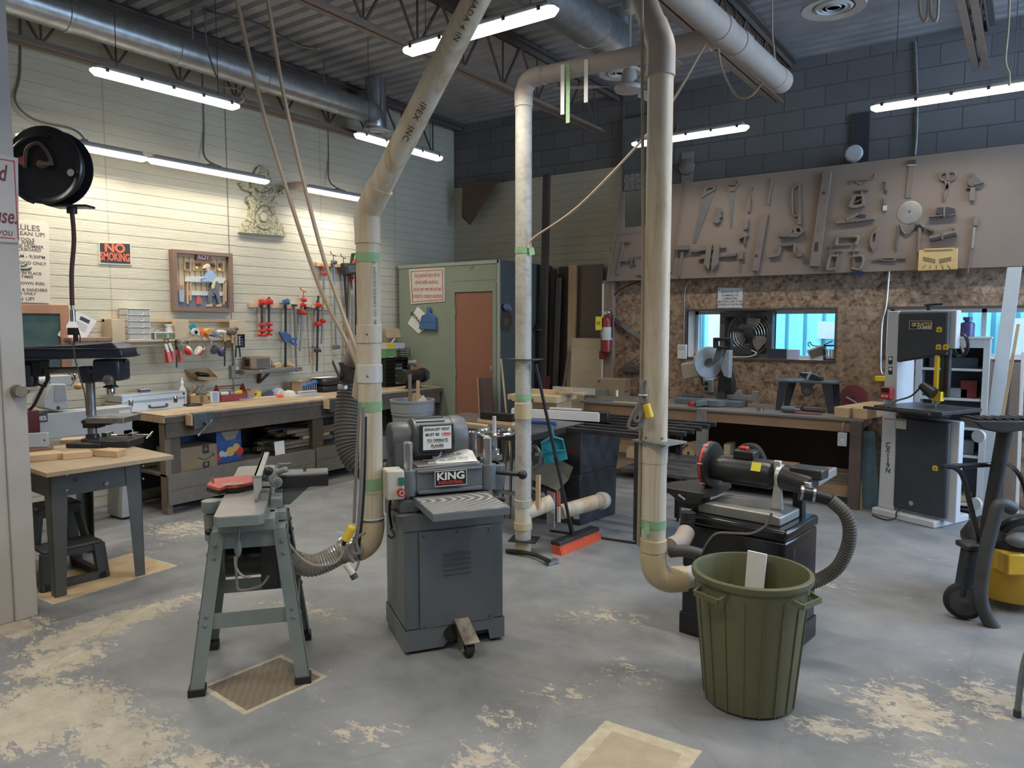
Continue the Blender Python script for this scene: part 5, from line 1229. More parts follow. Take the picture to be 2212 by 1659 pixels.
t=text('WIPE-ON',.024,LGREY2,o,(.004,-.0312,.118),bold=.0005,sx=.9);text('POLY',.022,LGREY2,o,(.012,-.0312,.094),bold=.0005)
m=M();m.torus((0,-.0315,.03),.012,.002,(0,1,0),18,5);m.obj('round_mark',BLACK,o)
o=ob('spray_bottle','white spray bottle standing at the right end of the aluminium case','bottle',394,862)
m=M();m.lathe([(.0,0),(.036,0),(.038,.01),(.038,.12),(.030,.155),(.014,.185),(.013,.20)],n=22);m.obj('bottle',WPLA,o)
m=M();m.lathe([(.016,.20),(.016,.225),(.011,.23),(.010,.262),(.0,.266)],n=16);m.obj('cap',WHITE,o)
o=ob('open_carton','small open cardboard box holding offcuts beside the yellow tape','box',425,862,80)
m=M();m.bx(-.085,-.06,0,.085,-.056,.085);m.bx(-.085,.056,0,.085,.06,.085);m.bx(-.085,-.06,0,-.081,.06,.085);m.bx(.081,-.06,0,.085,.06,.085);m.bx(-.085,-.06,0,.085,.06,.004);m.obj('carton',CARD,o)
m=M();m.bx(.005,-.0615,.012,.04,-.0605,.078);m.obj('printed_panel',mat('carton_print',(.16,.10,.055),.7),o)
for(x,y,a1,mt)in((-.02,.02,35,GREYW),(.03,-.01,25,DSTEEL),(.0,.03,-20,PINEZ)):m=M();m.box((x,y,.11),(.02,.015,.16),(10,a1,0));m.obj('offcut',mt,o)
m=M();m.box((-.055,-.04,.092),(.05,.03,.018),(0,-8,0));m.obj('yellow_tape',YELLOW,o,bev=.004)
o=ob('tape_measure','yellow tape measure with a grey disc on the long bench','tape measure',452,861,75)
m=M();m.prism([(-.045,0),(.04,0),(.045,.015),(.048,.055),(.025,.085),(-.02,.09),(-.045,.06)],-.022,.022);m.obj('case',YELLOW,o,bev=.006)
m=M();m.cyl((.004,-.0245,.045),(.004,-.022,.045),.026,n=20);m.obj('disc',TOOLD,o)
o=ob('small_carton','white and blue carton behind the tape measure','carton',462,853,80);m=M();m.bx(-.055,-.04,0,.055,.04,.105);m.obj('carton',WPLA,o,bev=.002);m=M();m.bx(-.03,-.041,.01,.02,-.0402,.10);m.obj('blue_stripe',mat('pale_blue',(.30,.40,.55),.6),o)
o,L=LWALL.th('cardboard_tray','open cardboard tray of bits tipped against the wall over the tape measure','tray',*z5(1240,950),.13)
m=M();a,b,c,d=L(*z5(1140,960)),L(*z5(1385,965)),L(*z5(1370,1015)),L(*z5(1160,995))
m.prism([a,b,c,d],-.004,0);e=L(*z5(1060,900));m.add([(a[0],0,a[1]),(b[0],0,b[1]),(b[0]-.03,.11,b[1]+.09),(a[0]-.06,.11,a[1]+.07),(d[0],0,d[1]),(c[0],0,c[1]),(c[0]-.03,.115,c[1]+.06),(d[0]-.06,.115,d[1]+.05)],[(4,5,6,7),(0,3,7,4),(1,5,6,2),(3,2,6,7)]);m.obj('tray',CARD,o)
m=M();m.box(((a[0]+b[0])/2-.02,.055,a[1]+.015),(.13,.06,.03),(20,10,0));m.obj('dark_bits',BLACK,o,bev=.01)
m=M();m.bx(-.03,.118,-.06,.03,.128,.0);m.obj('wall_cleat',PINEZ,o)
o=ob('tool_carrier','red open tool carrier with handle bar on the long bench','tool box',497,853,88)
m=M();m.bx(-.15,-.075,0,.15,-.07,.07);m.bx(-.15,.07,0,.15,.075,.07);m.bx(-.15,-.075,0,.15,.075,.006);m.obj('tray',DUSTRED if 0 else mat('carrier_red',(.27,.035,.04),.5,var=.1),o)
for x in(-.15,.144):m=M();m.side([(-.075,0),(.075,0),(.075,.07),(.015,.165),(-.015,.165),(-.075,.07)],x,x+.006);m.obj('end_plate',mat('carrier_red2',(.25,.032,.038),.5),o)
m=M();m.cyl((-.15,0,.15),(.15,0,.15),.007,n=10);m.obj('handle_bar',DRED,o)
for x,mt,w_ in((-.09,WHITE,.10),(.07,YELLOW,.09),(.0,DSTEEL,.05)):m=M();m.box((x,-.02,.075),(w_,.05,.035),(0,-12 if mt is YELLOW else 0,0));m.obj('content',mt,o,bev=.004)
o=ob('yellow_box','yellow cardboard box with a dark arrow beside the red tool carrier','box',546,851,86);m=M();m.bx(-.065,-.05,0,.065,.05,.075);m.obj('box',mat('box_yellow',(.62,.48,.05),.6),o);m=M();m.prism([(-.02,.058),(.02,.058),(0,.03)],-.0515,-.0502);m.obj('arrow_mark',BLACK,o)
for x in(-.03,0,.03):m=M();m.bx(x-.012,-.04,.07,x+.012,.04,.10);m.obj('contents',PINEZ,o)
o=ob('brown_carton','plain brown carton behind the yellow box','box',534,845,86);m=M();m.bx(-.06,-.05,0,.06,.05,.085);m.obj('carton',CARD,o)
o=ob('glove_pair','blue work gloves heaped beside the polka-dot cloth','gloves',582,850);m=M();m.sph((0,0,.02),.04,(1.5,.8,.5));m.sph((.05,0,.03),.03,(1.2,.8,.8));m.sph((-.06,-.01,.012),.02,(1.5,.8,.6));m.obj('glove',mat('glove_blue',(.07,.09,.36),.7,var=.3,scale=25),o)
k=N('polka_cloth');vo=k.n('ShaderNodeTexVoronoi');vo.inputs['Scale'].default_value=45;vo.inputs['Randomness'].default_value=.15;k.l(k.co.outputs['Object'],vo.inputs['Vector']);POLK=k.fin(k.ramp(vo.outputs['Distance'],[(.30,(.10,.20,.45)),(.34,(.62,.66,.72))]),.8)
o=ob('dotted_hat','white cap with blue dots on the long bench','cap',600,846);m=M();m.lathe([(.075,0),(.075,.03),(.062,.065),(.03,.085),(.0,.09)],n=22);m.obj('crown',POLK,o)
o=ob('cloth_hat','cream cloth cap lying in front of the dotted cap','cap',624,857,60);CAPW=mat('cap_cream',(.56,.52,.45),.85,var=.1,scale=20);m=M();m.lathe([(.08,0),(.078,.02),(.06,.055),(.02,.07),(.0,.07)],n=22);m.obj('crown',CAPW,o);m=M();m.prism([(.05,.0),(.15,.004),(.16,.008),(.05,.016)],-.06,.06);m.obj('peak',CAPW,o,bev=.004)
o=ob('orange_cup','small bright orange lid on the bench edge before the caps','cup',602,859);m=M();m.lathe([(.034,0),(.036,.03),(.030,.034),(.0,.034)],n=20);m.obj('cup',mat('fluoro_orange',(.85,.13,.03),.45),o)
o=ob('flat_board','pale flat board with blue painted end lying on the long bench','board',560,862,86);m=M();m.box((0,0,.009),(.42,.10,.018),(0,0,0));m.obj('board',PINEY,o);m=M();m.box((-.15,-.02,.0195),(.12,.06,.001),(0,0,8));m.obj('blue_paint',BLUE,o)
o=ob('pink_rasp','wooden stick with pink grip lying before the red carrier','stick',480,861,100);m=M();m.cyl((-.09,0,.01),(.10,0,.01),.010,n=10);m.obj('stick',PINEZ,o);m=M();m.cyl((-.02,0,.01),(.06,0,.01),.0115,n=10);m.obj('grip',DUSTRED,o)
o=ob('round_tin','low round tin beside the pink-gripped stick','tin',496,860);m=M();m.lathe([(.026,0),(.026,.018),(.0,.019)],n=18);m.obj('tin',LGREY,o)
o=ob('dowel','short wooden offcut lying above the pale board','offcut',520,857,95);m=M();m.box((0,0,.014),(.14,.03,.028));m.obj('offcut',PINEY,o)
o=ob('rubber_ring','black rubber ring lying flat at the bench edge','ring',415,876);m=M();m.torus((0,0,.006),.085,.006,n=40);m.obj('ring',RUBBER,o)
o=ob('card_box','upright open cardboard box beside the blue drill holder','box',640,843,60);m=M();m.bx(-.055,-.05,0,.055,.05,.14);m.obj('box',CARD,o);m=M();m.box((.0,-.055,.155),(.11,.05,.003),(25,0,0));m.obj('flap',CARD,o)
o=ob('drill_bit_index','blue drill bit holder with rows of bits on the bench','holder',668,845,90);m=M();m.prism([(-.12,.06),(.12,.11),(.12,.135),(-.12,.08)],-.03,.03);m.obj('holder',BLUE,o,bev=.003);m=M();m.bx(-.11,.0,.0,.115,.02,.08);m.obj('base',BLACK,o)
for i in range(9):x=-.10+i*.025;m=M();m.cyl((x,-.0,.03),(x,-.0,.13+x*.2),.005,n=8);m.obj('drill_bit',STEEL,o)
o=ob('silver_tin_box','small silver box in front of the blue drill holder','box',664,855,88);m=M();m.bx(-.11,-.03,0,.11,.03,.055);m.obj('box',LGREY,o,bev=.003);m=M();m.bx(-.11,-.031,.04,.11,-.0302,.044);m.obj('lid_line',DGREY,o)
o=ob('black_tool_case','large black plastic tool case on the bench left of the drop pipe','case',722,842,90);m=M();m.bx(-.26,-.12,0,.26,.12,.07);m.obj('lower_shell',DGREY if 0 else BLACKM,o,bev=.02);m=M();m.bx(-.26,-.12,.072,.26,.12,.155);m.obj('lid',BLACKM,o,bev=.03)
for z in(.10,.12,.14):m=M();m.bx(-.12,-.123,z,-.02,-.118,z+.006);m.obj('rib',DGREY,o)
o=ob('white_sheet','white sheet lying on top of the black tool case','sheet',700,810,90,.16);m=M();m.box((0,0,.003),(.26,.16,.004));m.obj('sheet',WHITE,o)
o=ob('small_paper','torn white paper near the far bench vise','paper',690,858,80);m=M();m.box((0,0,.002),(.14,.06,.002),(0,0,10));m.obj('sheet',WPLA,o)
# beyond the drop pipe
def of(nm,lb,cat,px,X_,rz=90,dz=0):p=at_x(px,830,X_);return thing(nm,lb,cat,(X_,p.y,ZT+dz),rz)
BT=of('bench_grinder','black bench grinder with lamp at the far end of the long bench','grinder',893,-6.12,90)
m=M();m.prism([(-.10,0),(.10,0),(.07,.02),(.05,.08),(-.05,.08),(-.07,.02)],-.06,.06);m.obj('base',BLACKM,BT,bev=.004)
m=M();m.lathe([(.0,-.16),(.065,-.15),(.075,-.08),(.075,.08),(.065,.15),(.0,.16)],(0,0,.15),(1,0,0),24);m.obj('motor',BLACKM,BT)
for s in(-1,1):
 m=M();m.lathe([(.0,-.03),(.085,-.03),(.09,-.02),(.09,.02),(.085,.03),(.0,.03)],(s*.17,0,.15),(1,0,0),26);m.obj('wheel_guard',BLACKM,BT)
 m=M();m.bar((s*.17,-.09,.10),(s*.17,-.09,.20),.05,.006,(0,1,0));m.obj('tool_rest',IRON,BT)
m=M();m.lathe([(.022,-.05),(.026,-.02),(.045,.04),(.043,.045),(.02,.02)],(-.04,-.02,.31),(.6,-.5,-.1),18);m.obj('lamp_head',GREYM,BT);m=M();m.tube([(-.08,.02,.22),(-.09,.01,.26),(-.07,0,.30)],.008,6);m.obj('lamp_arm',BLACK,BT)
o=of('small_cabinet','orange-brown wooden drawer cabinet behind the bench grinder','cabinet',906,-6.42,90);m=M();m.bx(-.14,0,0,.22,.22,.27);m.obj('case',ORCAB,o,bev=.02)
for z in(.02,.14):m=M();m.bx(-.12,-.006,z,.20,0,z+.10);d=m.obj('drawer',ORCAB,o,bev=.003);m=M();m.sph((.04,-.012,z+.05),.012);m.obj('knob',BRONZE,d)
o=of('parts_rack','black wire parts rack with drawers left of the bench grinder','rack',858,-6.45,90)
for i in range(8):m=M();m.bx(-.20,0,.02+i*.045,.20,.16,.026+i*.045);m.obj('shelf',BLACK,o)
for x in(-.20,-.04,.10,.195):m=M();m.bx(x,0,0,x+.008,.16,.36);m.obj('upright',BLACK,o)
for i in range(6):m=M();m.bx(-.03,-.004,.03+i*.045,.09,.12,.06+i*.045);m.obj('drawer',DGREY if i%2 else GREYM,o)
o=of('green_carton','green and white carton on top of the parts rack','carton',852,-6.44,90,.378);m=M();m.bx(-.16,0,0,.04,.14,.09);m.obj('green_box',GREEN,o);
o=of('wire_basket','black wire basket beside the green carton on the parts rack','basket',872,-6.40,90,.378)
for z in(0,.03,.06,.09):
 m=M();m.tube([(-.06,0,z),(.12,0,z),(.12,.12,z),(-.06,.12,z),(-.06,0,z)],.004,5,0);m.obj('wire',BLACK,o)
for x in(-.06,.03,.12):m=M();m.cyl((x,0,0),(x,0,.09),.004,n=6);m.obj('wire',BLACK,o)
o=of('yellow_label_carton','white carton with yellow label on the green carton','carton',856,-6.43,90,.471);m=M();m.bx(-.16,0,0,.16,.13,.07);m.obj('carton',LGREY,o);m=M();m.bx(-.16,-.001,.005,-.02,0,.065);m.obj('yellow_label',YELLOW,o)
m=M();m.tube([(-.02,.05,.07),(.02,.03,.12),(.08,.05,.09),(.14,.04,.11)],.012,6);m.obj('bits',DSTEEL,o)
o=of('open_flap_carton','brown carton with raised flap on top of the stacked cartons','carton',850,-6.55,90,.471);m=M();m.bx(-.12,.0,.0,.16,.06,.14);m.obj('carton',DCARD,o);m=M();m.box((.0,.0,.19),(.26,.004,.12),(-20,0,0));m.obj('flap',CARD,o)
p=EYE+ray(891,905)*7.25;o=thing('waste_bin','grey round bin holding sticks behind the planer motor','bin',(p.x,p.y,0),0)
BING=mat('bin_grey',(.235,.245,.255),.5,var=.05);m=M();m.lathe([(.0,0),(.165,0),(.195,.77),(.205,.77),(.205,.80),(.21,.80),(.21,.895),(.218,.895),(.218,.915),(.20,.915),(.16,.03),(.0,.03)],n=36);m.obj('bin_body',BING,o)
m=M();m.tube([(-.21,-.03,.90),(-.25,-.02,.90),(-.25,-.02,.86),(-.21,-.03,.83)],.010,6);m.obj('bail_handle',CHROME,o)
for x,y,x2,y2,z2,mt in((.03,0,.06,.02,1.10,PINEZ),(-.01,.03,-.01,.04,.97,PINEZ),(-.02,-.02,-.12,.10,1.15,POSTW),(.05,.05,.05,.05,.96,PINEZ)):m=M();m.bar((x,y,.04),(x2,y2,z2),.03,.018);m.obj('stick',mt,o)
m=M();m.box((.12,0,.90),(.12,.004,.07),(0,-40,0));m.obj('paper_scrap',WHITE,o)
# dust hood plate and ribbed hose beside the left pipe
# ---- on the lower shelf of the bench
ZS_=.351
a=at_x(380,1020,-6.07);b=at_x(470,1010,-6.07)
o=thing('parcel_box','brown parcel box with black tape and arrow print on the bench lower shelf','box',(-6.07,a.y,ZS_),90);w_=b.y-a.y
m=M();m.bx(0,0,0,w_,.30,.205);m.obj('box',DCARD,o,bev=.002)
m=M();m.bx(w_*.64,-.001,.13,w_*.80,0,.205);m.bx(w_*.64,-.001,0,w_*.80,0,.055);m.obj('black_tape',TOOLBLK,o)
m=M();m.tube([(w_*.53,-.002,.105),(w_*.63,-.002,.082),(w_*.76,-.002,.080),(w_*.90,-.002,.110)],.0035,5);m.tube([(w_*.86,-.002,.117),(w_*.92,-.002,.117),(w_*.915,-.002,.09)],.003,5,0);m.obj('arrow_print',TOOLBLK,o)
for z in(.17,.03):m=M();m.torus((w_*.72,-.0015,z),.011,.003,(0,1,0),16,5);m.obj('tape_emblem',LGREY,o)
a=at_x(472,1010,-6.10);b=at_x(527,1010,-6.10)
o=thing('blue_carton','blue fruit-print carton on the bench shelf right of the parcel box','carton',(-6.12,a.y,ZS_),92);w_=b.y-a.y
CB_=mat('carton_blue',(.035,.085,.26),.45,var=.3,scale=14);m=M();m.bx(0,0,0,w_,.40,.30);m.obj('carton',CB_,o,bev=.003)
m=M();m.prism([(w_*.18,.295),(w_*.92,.295),(w_*.75,.215),(w_*.38,.21)],-.002,-.0003);m.obj('torn_patch',mat('torn_tan',(.30,.25,.19),.8),o)
for x,z,r,mt in((.55,.10,.045,mat('fruit_yellow',(.62,.44,.12),.5)),(.78,.13,.04,mat('fruit_yellow2',(.60,.42,.14),.5)),(.92,.09,.042,BRED),(.2,.09,.03,LGREY2),(.35,.08,.025,LGREY2),(.04,.06,.03,BRED)):m=M();m.lathe([(.0,.0012),(r,.001),(r,.0003)],(w_*x,0,z),(0,-1,0),18);m.obj('fruit_print',mt,o)
o2=thing('blue_carton','second blue carton lying behind the parcel box on the bench shelf','carton',(-6.42,at_x(420,980,-6.4).y,ZS_),90);m=M();m.bx(-.12,0,0,.25,.22,.26);m.obj('carton',CB_,o2,bev=.003)
# scrap wood pile
r2=random.Random(3)
z_=ZS_+.001;k=0
yc=at_x(640,985,-6.1).y
for i in range(6):
 w=.03+r2.random()*.03
 for j in range(4):
  L_=.35+r2.random()*.45;h_=.022+r2.random()*.012
  o=M();o.box((0,0,0),(L_,.055+r2.random()*.03,h_))
  q=o.obj('scrap_board',[DARKW,GREYW,PINEY,POSTW][r2.randrange(4)],loc=(-6.14-j*.135,yc-.15+r2.random()*.25+(.05*i if i<3 else .30),z_+h_/2+i*.037+.0),rz=90+r2.uniform(-3,3))
  tag(q,'offcut boards heaped on the bench lower shelf right of the blue carton','scrap wood','scrap boards under the bench')
o=thing('paper_card','white card with a small dark print leaning on the scrap boards','card',(-6.055,at_x(605,982,-6.05).y,ZS_+.001),92);m=M();m.box((0,0,.07),(.12,.003,.135),(-6,0,0));m.obj('card',WHITE,o);m=M();m.box((.01,-.004,.04),(.06,.001,.010),(-6,0,0));m.obj('print',TOOLBLK,o)
for i,(y,lb)in enumerate(((5.75,'short bright upright offcut at the far end of the scrap pile'),)):
 o=thing('scrap_board',lb,'scrap wood',(-6.3,y,ZS_+.001));m=M();m.bx(-.02,-.02,0,.02,.02,.18);m.obj('offcut',PINEZ,o)
# ---------------------------------------------------------------- jointer on its stand
zj=zz(430,960,7.213);zl=zz(370,950,2.86)
F=Frame(-2.973,1.771,50);J=F
o=thing('jointer','grey jointer with red guard on a splayed four-leg stand at the left front','jointer',F.loc,50)
def legbar(m,p,q,w,t,sx,sy):  # angle-iron leg opening inwards
 p=Vector(p);q=Vector(q)
 for dx,dy in((w,t),(t,w)):
  vs=[k+Vector((a*sx*dx,b*sy*dy,0))for k in(p,q)for a,b in((0,0),(1,0),(1,1),(0,1))]
  m.add(vs,[(0,1,2,3),(7,6,5,4),(0,4,5,1),(1,5,6,2),(2,6,7,3),(3,7,4,0)])
LG=[((-.005,0),(.095,.085),1,1),((.515,0),(.425,.085),-1,1),((-.005,.55),(.095,.465),1,-1),((.515,.55),(.425,.465),-1,-1)]
for(a,b),(c,d),sx,sy in LG:
 m=M();legbar(m,(a,b,.012),(c,d,.715),.062,.005,sx,sy);l_=m.obj('leg',GREENG,o)
 m=M();m.bx(a-sx*.004,b-sy*.004,0,a+sx*.068,b+sy*.068,.034);m.obj('rubber_foot',RUBBER,l_,bev=.003)
 for z in(.60,.655,.305,.345):
  t=z/.715;x=a+(c-a)*t;y=b+(d-b)*t
  m=M();m.sph((x+sx*.03,y-sy*.001,z),.010,(1,.5,1),12,6);m.obj('bolt',GREYM,l_)
  m=M();m.sph((x-sx*.001,y+sy*.03,z+.01),.010,(.5,1,1),12,6);m.obj('bolt',GREYM,l_)
def lx(z,s):t=z/.715;return(-.005+.1*t)if s<0 else(.515-.09*t)
def lyy(z,s):t=z/.715;return .085*t if s<0 else .55-.085*t
for z0,z1 in((.635,.715),(.285,.355)):
 zm=(z0+z1)/2
 for s in(-1,1):
  m=M();y=lyy(zm,s);m.bx(lx(zm,-1)+.012,y+(.006 if s<0 else-.010),z0,lx(zm,1)-.012,y+(.010 if s<0 else-.006),z1);m.obj('stand_rail',GREENG,o)
  m=M();x=lx(zm,s);m.bx(x+(.006 if s<0 else-.010),lyy(zm,-1)+.012,z0,x+(.010 if s<0 else-.006),lyy(zm,1)-.012,z1);m.obj('stand_rail',GREENG,o)
m=M();m.bx(.10,.085,.711,.42,.465,.716);m.obj('stand_top',GREENG,o)
m=M();m.cyl((.14,.28,.53),(.36,.28,.53),.085,n=26);m.bx(.20,.20,.60,.32,.36,.635);m.obj('motor',BLACKM,o);m=M();m.cyl((.125,.28,.53),(.14,.28,.53),.055,n=20);m.obj('motor_cap',GREYC,o)
m=M();m.bx(.30,.17,.40,.385,.40,.66);m.obj('belt_guard',BLACKM,o,bev=.01)
m=M();m.bx(.13,.05,.716,.375,.95,.775);m.obj('base_casting',GREENG,o,bev=.006)
TT=mat('planed_iron',(.33,.31,.30),.35,.35,var=.08,scale=6)
def tab(y0,y1,z,c0,c1):
 m=M();c=.02;m.slab([(.130+c*c0,y0),(.335-c*c0,y0),(.335,y0+c*c0),(.335,y1-c*c1),(.335-c*c1,y1),(.130+c*c1,y1),(.130,y1-c*c1),(.130,y0+c*c0)],z-.004,z);m.obj('table_surface',TT,o)
 m=M();m.slab([(.129+c*c0,y0-.001),(.336-c*c0,y0-.001),(.336,y0+c*c0),(.336,y1-c*c1),(.336-c*c1,y1+.001),(.129+c*c1,y1+.001),(.129,y1-c*c1),(.129,y0+c*c0)],z-.045,z-.0041);m.bx(.15,y0+.06,z-.06,.31,y1-.02,z-.045);m.obj('table_casting',GREENG,o,bev=.002)
tab(-.075,.46,.823,1,0);tab(.50,1.09,.826,0,1)
m=M();m.cyl((.14,.48,.79),(.33,.48,.79),.03,n=18);m.obj('cutter_head',DSTEEL,o)
gp=[F.Z(*zj(*q),.845)for q in((115,690),(220,595),(480,562),(750,537),(842,548),(842,645),(600,695),(430,705),(310,745),(300,785),(110,775))]
gp=[(min(p.x,.272),p.y)for p in gp]
m=M();m.slab([gp[i]for i in(0,1,2,3,4,5,6,7,8)],.848,.866);m.obj('blade_guard',DUSTRED if 0 else mat('guard_red',(.42,.055,.045),.45,var=.1,dirt=.6,dirtcol=(.46,.22,.18)),o,bev=.004)
m=M();m.slab([gp[i]for i in(0,8,7,6,5)]+[(gp[5][0],gp[5][1]+.03),(gp[0][0]+.02,gp[0][1]+.05)],.832,.8475);m.obj('guard_skirt',BLACK,o)
g_=F.Z(*zj(520,620),.866);m=M();m.box((g_.x,g_.y,.8668),(.10,.045,.001),(0,0,8));m.obj('warning_label',mat('label_worn',(.30,.22,.17),.6),o)
q=F.Z(*zj(215,590),.866);m=M();m.cyl((q.x,q.y,.866),(q.x,q.y,.885),.006);m.obj('guard_pin',DUSTRED,o)
m=M();m.lathe([(.035,0),(.042,.02),(.042,.055),(.03,.06)],(.078,.27,.765),n=20);m.bx(.075,.25,.77,.14,.31,.82);m.lathe([(.012,-.13),(.024,-.12),(.026,-.01),(.03,0)],(.072,.265,.755),n=16);m.obj('guard_post',GREENG,o)
m=M();m.cyl((.085,.16,.70),(.13,.20,.70),.010,n=10);m.sph((.08,.155,.70),.016);m.obj('lever_knob',BLACK,o)
f0=F.Z(548.6,1085,.825);fx=f0.x;fy0=f0.y;ft=F.V(547,1029,fy0).z;fy1=F.Z(565,977,ft).y
m=M();m.prism([(fx,.826),(fx+.012,.845),(fx+.036,.885),(fx+.036,ft),(fx,ft)],fy0,fy0+.012)
m.bx(fx,fy0+.01,.828,fx+.014,fy1,ft);m.bx(fx,fy0,ft-.012,fx+.036,fy1,ft);m.obj('fence',mat('fence_grey',(.36,.37,.36),.4,var=.05,dirt=.15),o,bev=.003)
b0=F.V(607,1021,.45);b1=F.V(709,1045,.45)
m=M();m.bx(b0.x-.02,.40,b1.z,b1.x,.52,b0.z-.012);m.obj('fence_rail',BLACKM,o,bev=.004)
m=M();m.bx(b0.x-.01,.398,b0.z-.0119,b1.x+.001,.522,b0.z);m.obj('rail_cover',GREYC,o,bev=.003)
m=M();m.cyl((b1.x-.115,.46,b0.z),(b1.x-.115,.46,b0.z+.028),.008,n=10);m.obj('stop_bolt',BRONZE,o)
m=M();m.side([(.40,.725),(.52,.725),(.52,b1.z-.001),(.40,b1.z-.001)],.36,.40);m.prism([(.40,.74),(.43,.74),(.53,b1.z-.002),(.40,b1.z-.002)],.43,.49);m.obj('rail_bracket',GREENG,o,bev=.003)
c=F.V(*zj(1080,415),.27);m=M();m.sph((c.x,.27,c.z),.022,n=18,m=12);m.obj('ball_knob',BLACK,o)
m=M();m.tube([(c.x,.27,c.z),(fx+.05,.33,.90),(fx+.04,.36,.90)],.007,8);m.lathe([(.03,-.04),(.034,-.02),(.034,.02),(.03,.04)],(fx+.06,.40,.905),(1,0,0),18);m.obj('tilt_hub',GREYM,o)
c=F.V(*zj(1345,395),.36);m=M();m.sph((c.x,.36,c.z),.015);m.cyl((fx+.06,.40,.905),(c.x,.36,c.z),.014,n=12);m.obj('lock_arm',GREYC,o,bev=.002)
c=F.V(*zj(1240,320),.44);m=M();m.cyl((c.x-.02,.44,c.z-.03),(c.x+.01,.44,c.z+.004),.013,n=12);m.cyl((c.x,.44,c.z),(c.x+.06,.44,c.z+.002),.008,n=10);m.obj('lock_lever',GREYM,o)
a=F.V(*zj(1110,490),.36);bq=F.V(*zj(1215,600),.36);m=M();m.bar((a.x,.375,a.z),(bq.x,.375,bq.z-.008),.05,.02,(0,1,0));m.cyl((bq.x,.36,bq.z),(bq.x,.39,bq.z),.026,n=18);m.obj('link_arm',GREYC,o,bev=.003);m=M();m.cyl((bq.x,.355,bq.z),(bq.x,.36,bq.z),.012,n=12);m.obj('link_screw',DSTEEL,o)
m=M();m.bx(.345,.26,.765,.40,.395,.815);m.obj('chute_plate',GREYC,o,bev=.004)
m=M();m.bx(.345,.16,.70,.385,.20,.775);m.bx(.35,.20,.72,.42,.30,.765);m.obj('adjust_block',GREYC,o,bev=.004)
m=M();m.bx(.345,.145,.655,.385,.155,.70);m.obj('black_bracket',BLACK,o)
for x in(.355,.375):m=M();m.sph((x,.143,.692),.006);m.obj('bracket_screw',STEEL,o)
c0=F.V(*zj(625,1235),.06);pts=[F.V(*zl(*q),.02)for q in((420,530),(415,600),(412,650),(410,700),(400,760),(405,870),(415,925),(480,925),(560,895),(600,840))]
m=M();m.tube(pts,.006,7);m.obj('power_cord',CORDG,o)
q=F.V(*zl(412,670),.02);m=M();m.sph(q,.022,(.75,.6,1.9));m.obj('inline_switch',GREYM,o)
pts=[F.V(*zl(*q),.02)for q in((395,720),(400,790),(440,840),(490,850))]
m=M();m.tube(pts,.006,7);m.obj('second_cord',CORDB,o)
# dust hose from the jointer to the pipe elbow
el_end=Vector((LX,LY,.50))+el*.155
def dep(px,py,d):return EYE+ray(px,py)*d
hp=[dep(612,1203,3.62),dep(641,1215,3.64),dep(672,1222,3.66),dep(705,1212,3.68),dep(735,1196,3.70),dep(765,1187,3.71),tuple(el_end)]
p0=Vector(hp[0]);m=M();m.tube([Vector(p)-p0 for p in hp],.052,16,8,rib=.0045,ribn=75)
o=thing('dust_hose','clear ribbed dust hose from the jointer to the left drop pipe elbow','hose',p0);m.obj('ribbed_tube',HOSEC,o)
m=M();m.cyl(dep(583,1200,3.55)-p0,dep(616,1204,3.62)-p0,.058,n=22);m.obj('hose_cuff',BLACKM,o)
m=M();m.lathe([(.056,-.006),(.061,-.006),(.061,.006),(.056,.006)],Vector(hp[-1])-p0-Vector((.02,.005,0)),el,24);m.obj('hose_clamp',STEEL,o)
# cords tied to the left pipe with a yellow connector and a beige plug
def pd(x,y,d=3.50):return dep(x,y,d)
o=thing('cord_bundle','bundle of dark cords with yellow connector tied to the left drop pipe','cord',(LX,LY,.68));p0=Vector((LX,LY,.68))
for k,(pts,r,mt)in enumerate((([(778,870),(772,960),(768,1050),(765,1130)],.0075,CORDG),([(785,880),(783,980),(778,1090),(770,1160),(752,1190),(765,1215)],.0085,CORDG),([(790,900),(788,1020),(783,1110),(775,1190),(778,1210)],.007,RUBBER),([(766,1165),(760,1190),(775,1195),(770,1165),(790,1150)],.007,CORDG),([(764,1160),(771,1190),(775,1215),(768,1233)],.006,CORDB),([(748,1175),(735,1205),(715,1219),(680,1221),(650,1205),(625,1175),(613,1150)],.0065,CORDB))):
 m=M();m.tube([pd(x,y,3.50-.03*(k%2))-p0 for x,y in pts],r,7);m.obj('cord',mt,o)
m=M();a,b=pd(760,1140,3.46)-p0,pd(746,1168,3.46)-p0;m.cyl(a,b,.020,.018,16);m.cyl(a+(a-b)*.15,a,.015,.020,16);m.obj('yellow_connector',YELLOW,o,bev=.002)
m=M();c=pd(740,1178,3.46)-p0;m.cyl(b,c,.014,.007,12);m.obj('strain_relief',RUBBER,o)
m=M();a,b=pd(747,1218,3.46)-p0,pd(762,1240,3.46)-p0;m.cyl(a,b,.016,n=14);m.obj('beige_plug',CREAMP,o);m=M();c=pd(767,1250,3.46)-p0;m.cyl(b,c,.017,n=14);m.obj('plug_end',DGREY,o)
m=M();m.torus((0,0,.0),.063,.003,(0,0,1),30,5);m.obj('cable_tie',WPLA,o)
m=M();m.cyl(pd(727,1147)-p0,pd(745,1153)-p0,.003,n=5);m.obj('tie_end',WPLA,o)
m=M();m.tube([pd(843,1140,3.6)-p0,pd(852,1155,3.6)-p0,pd(846,1162,3.6)-p0,pd(838,1156,3.6)-p0],.005,6);m.obj('cord_loop',RUBBER,o)

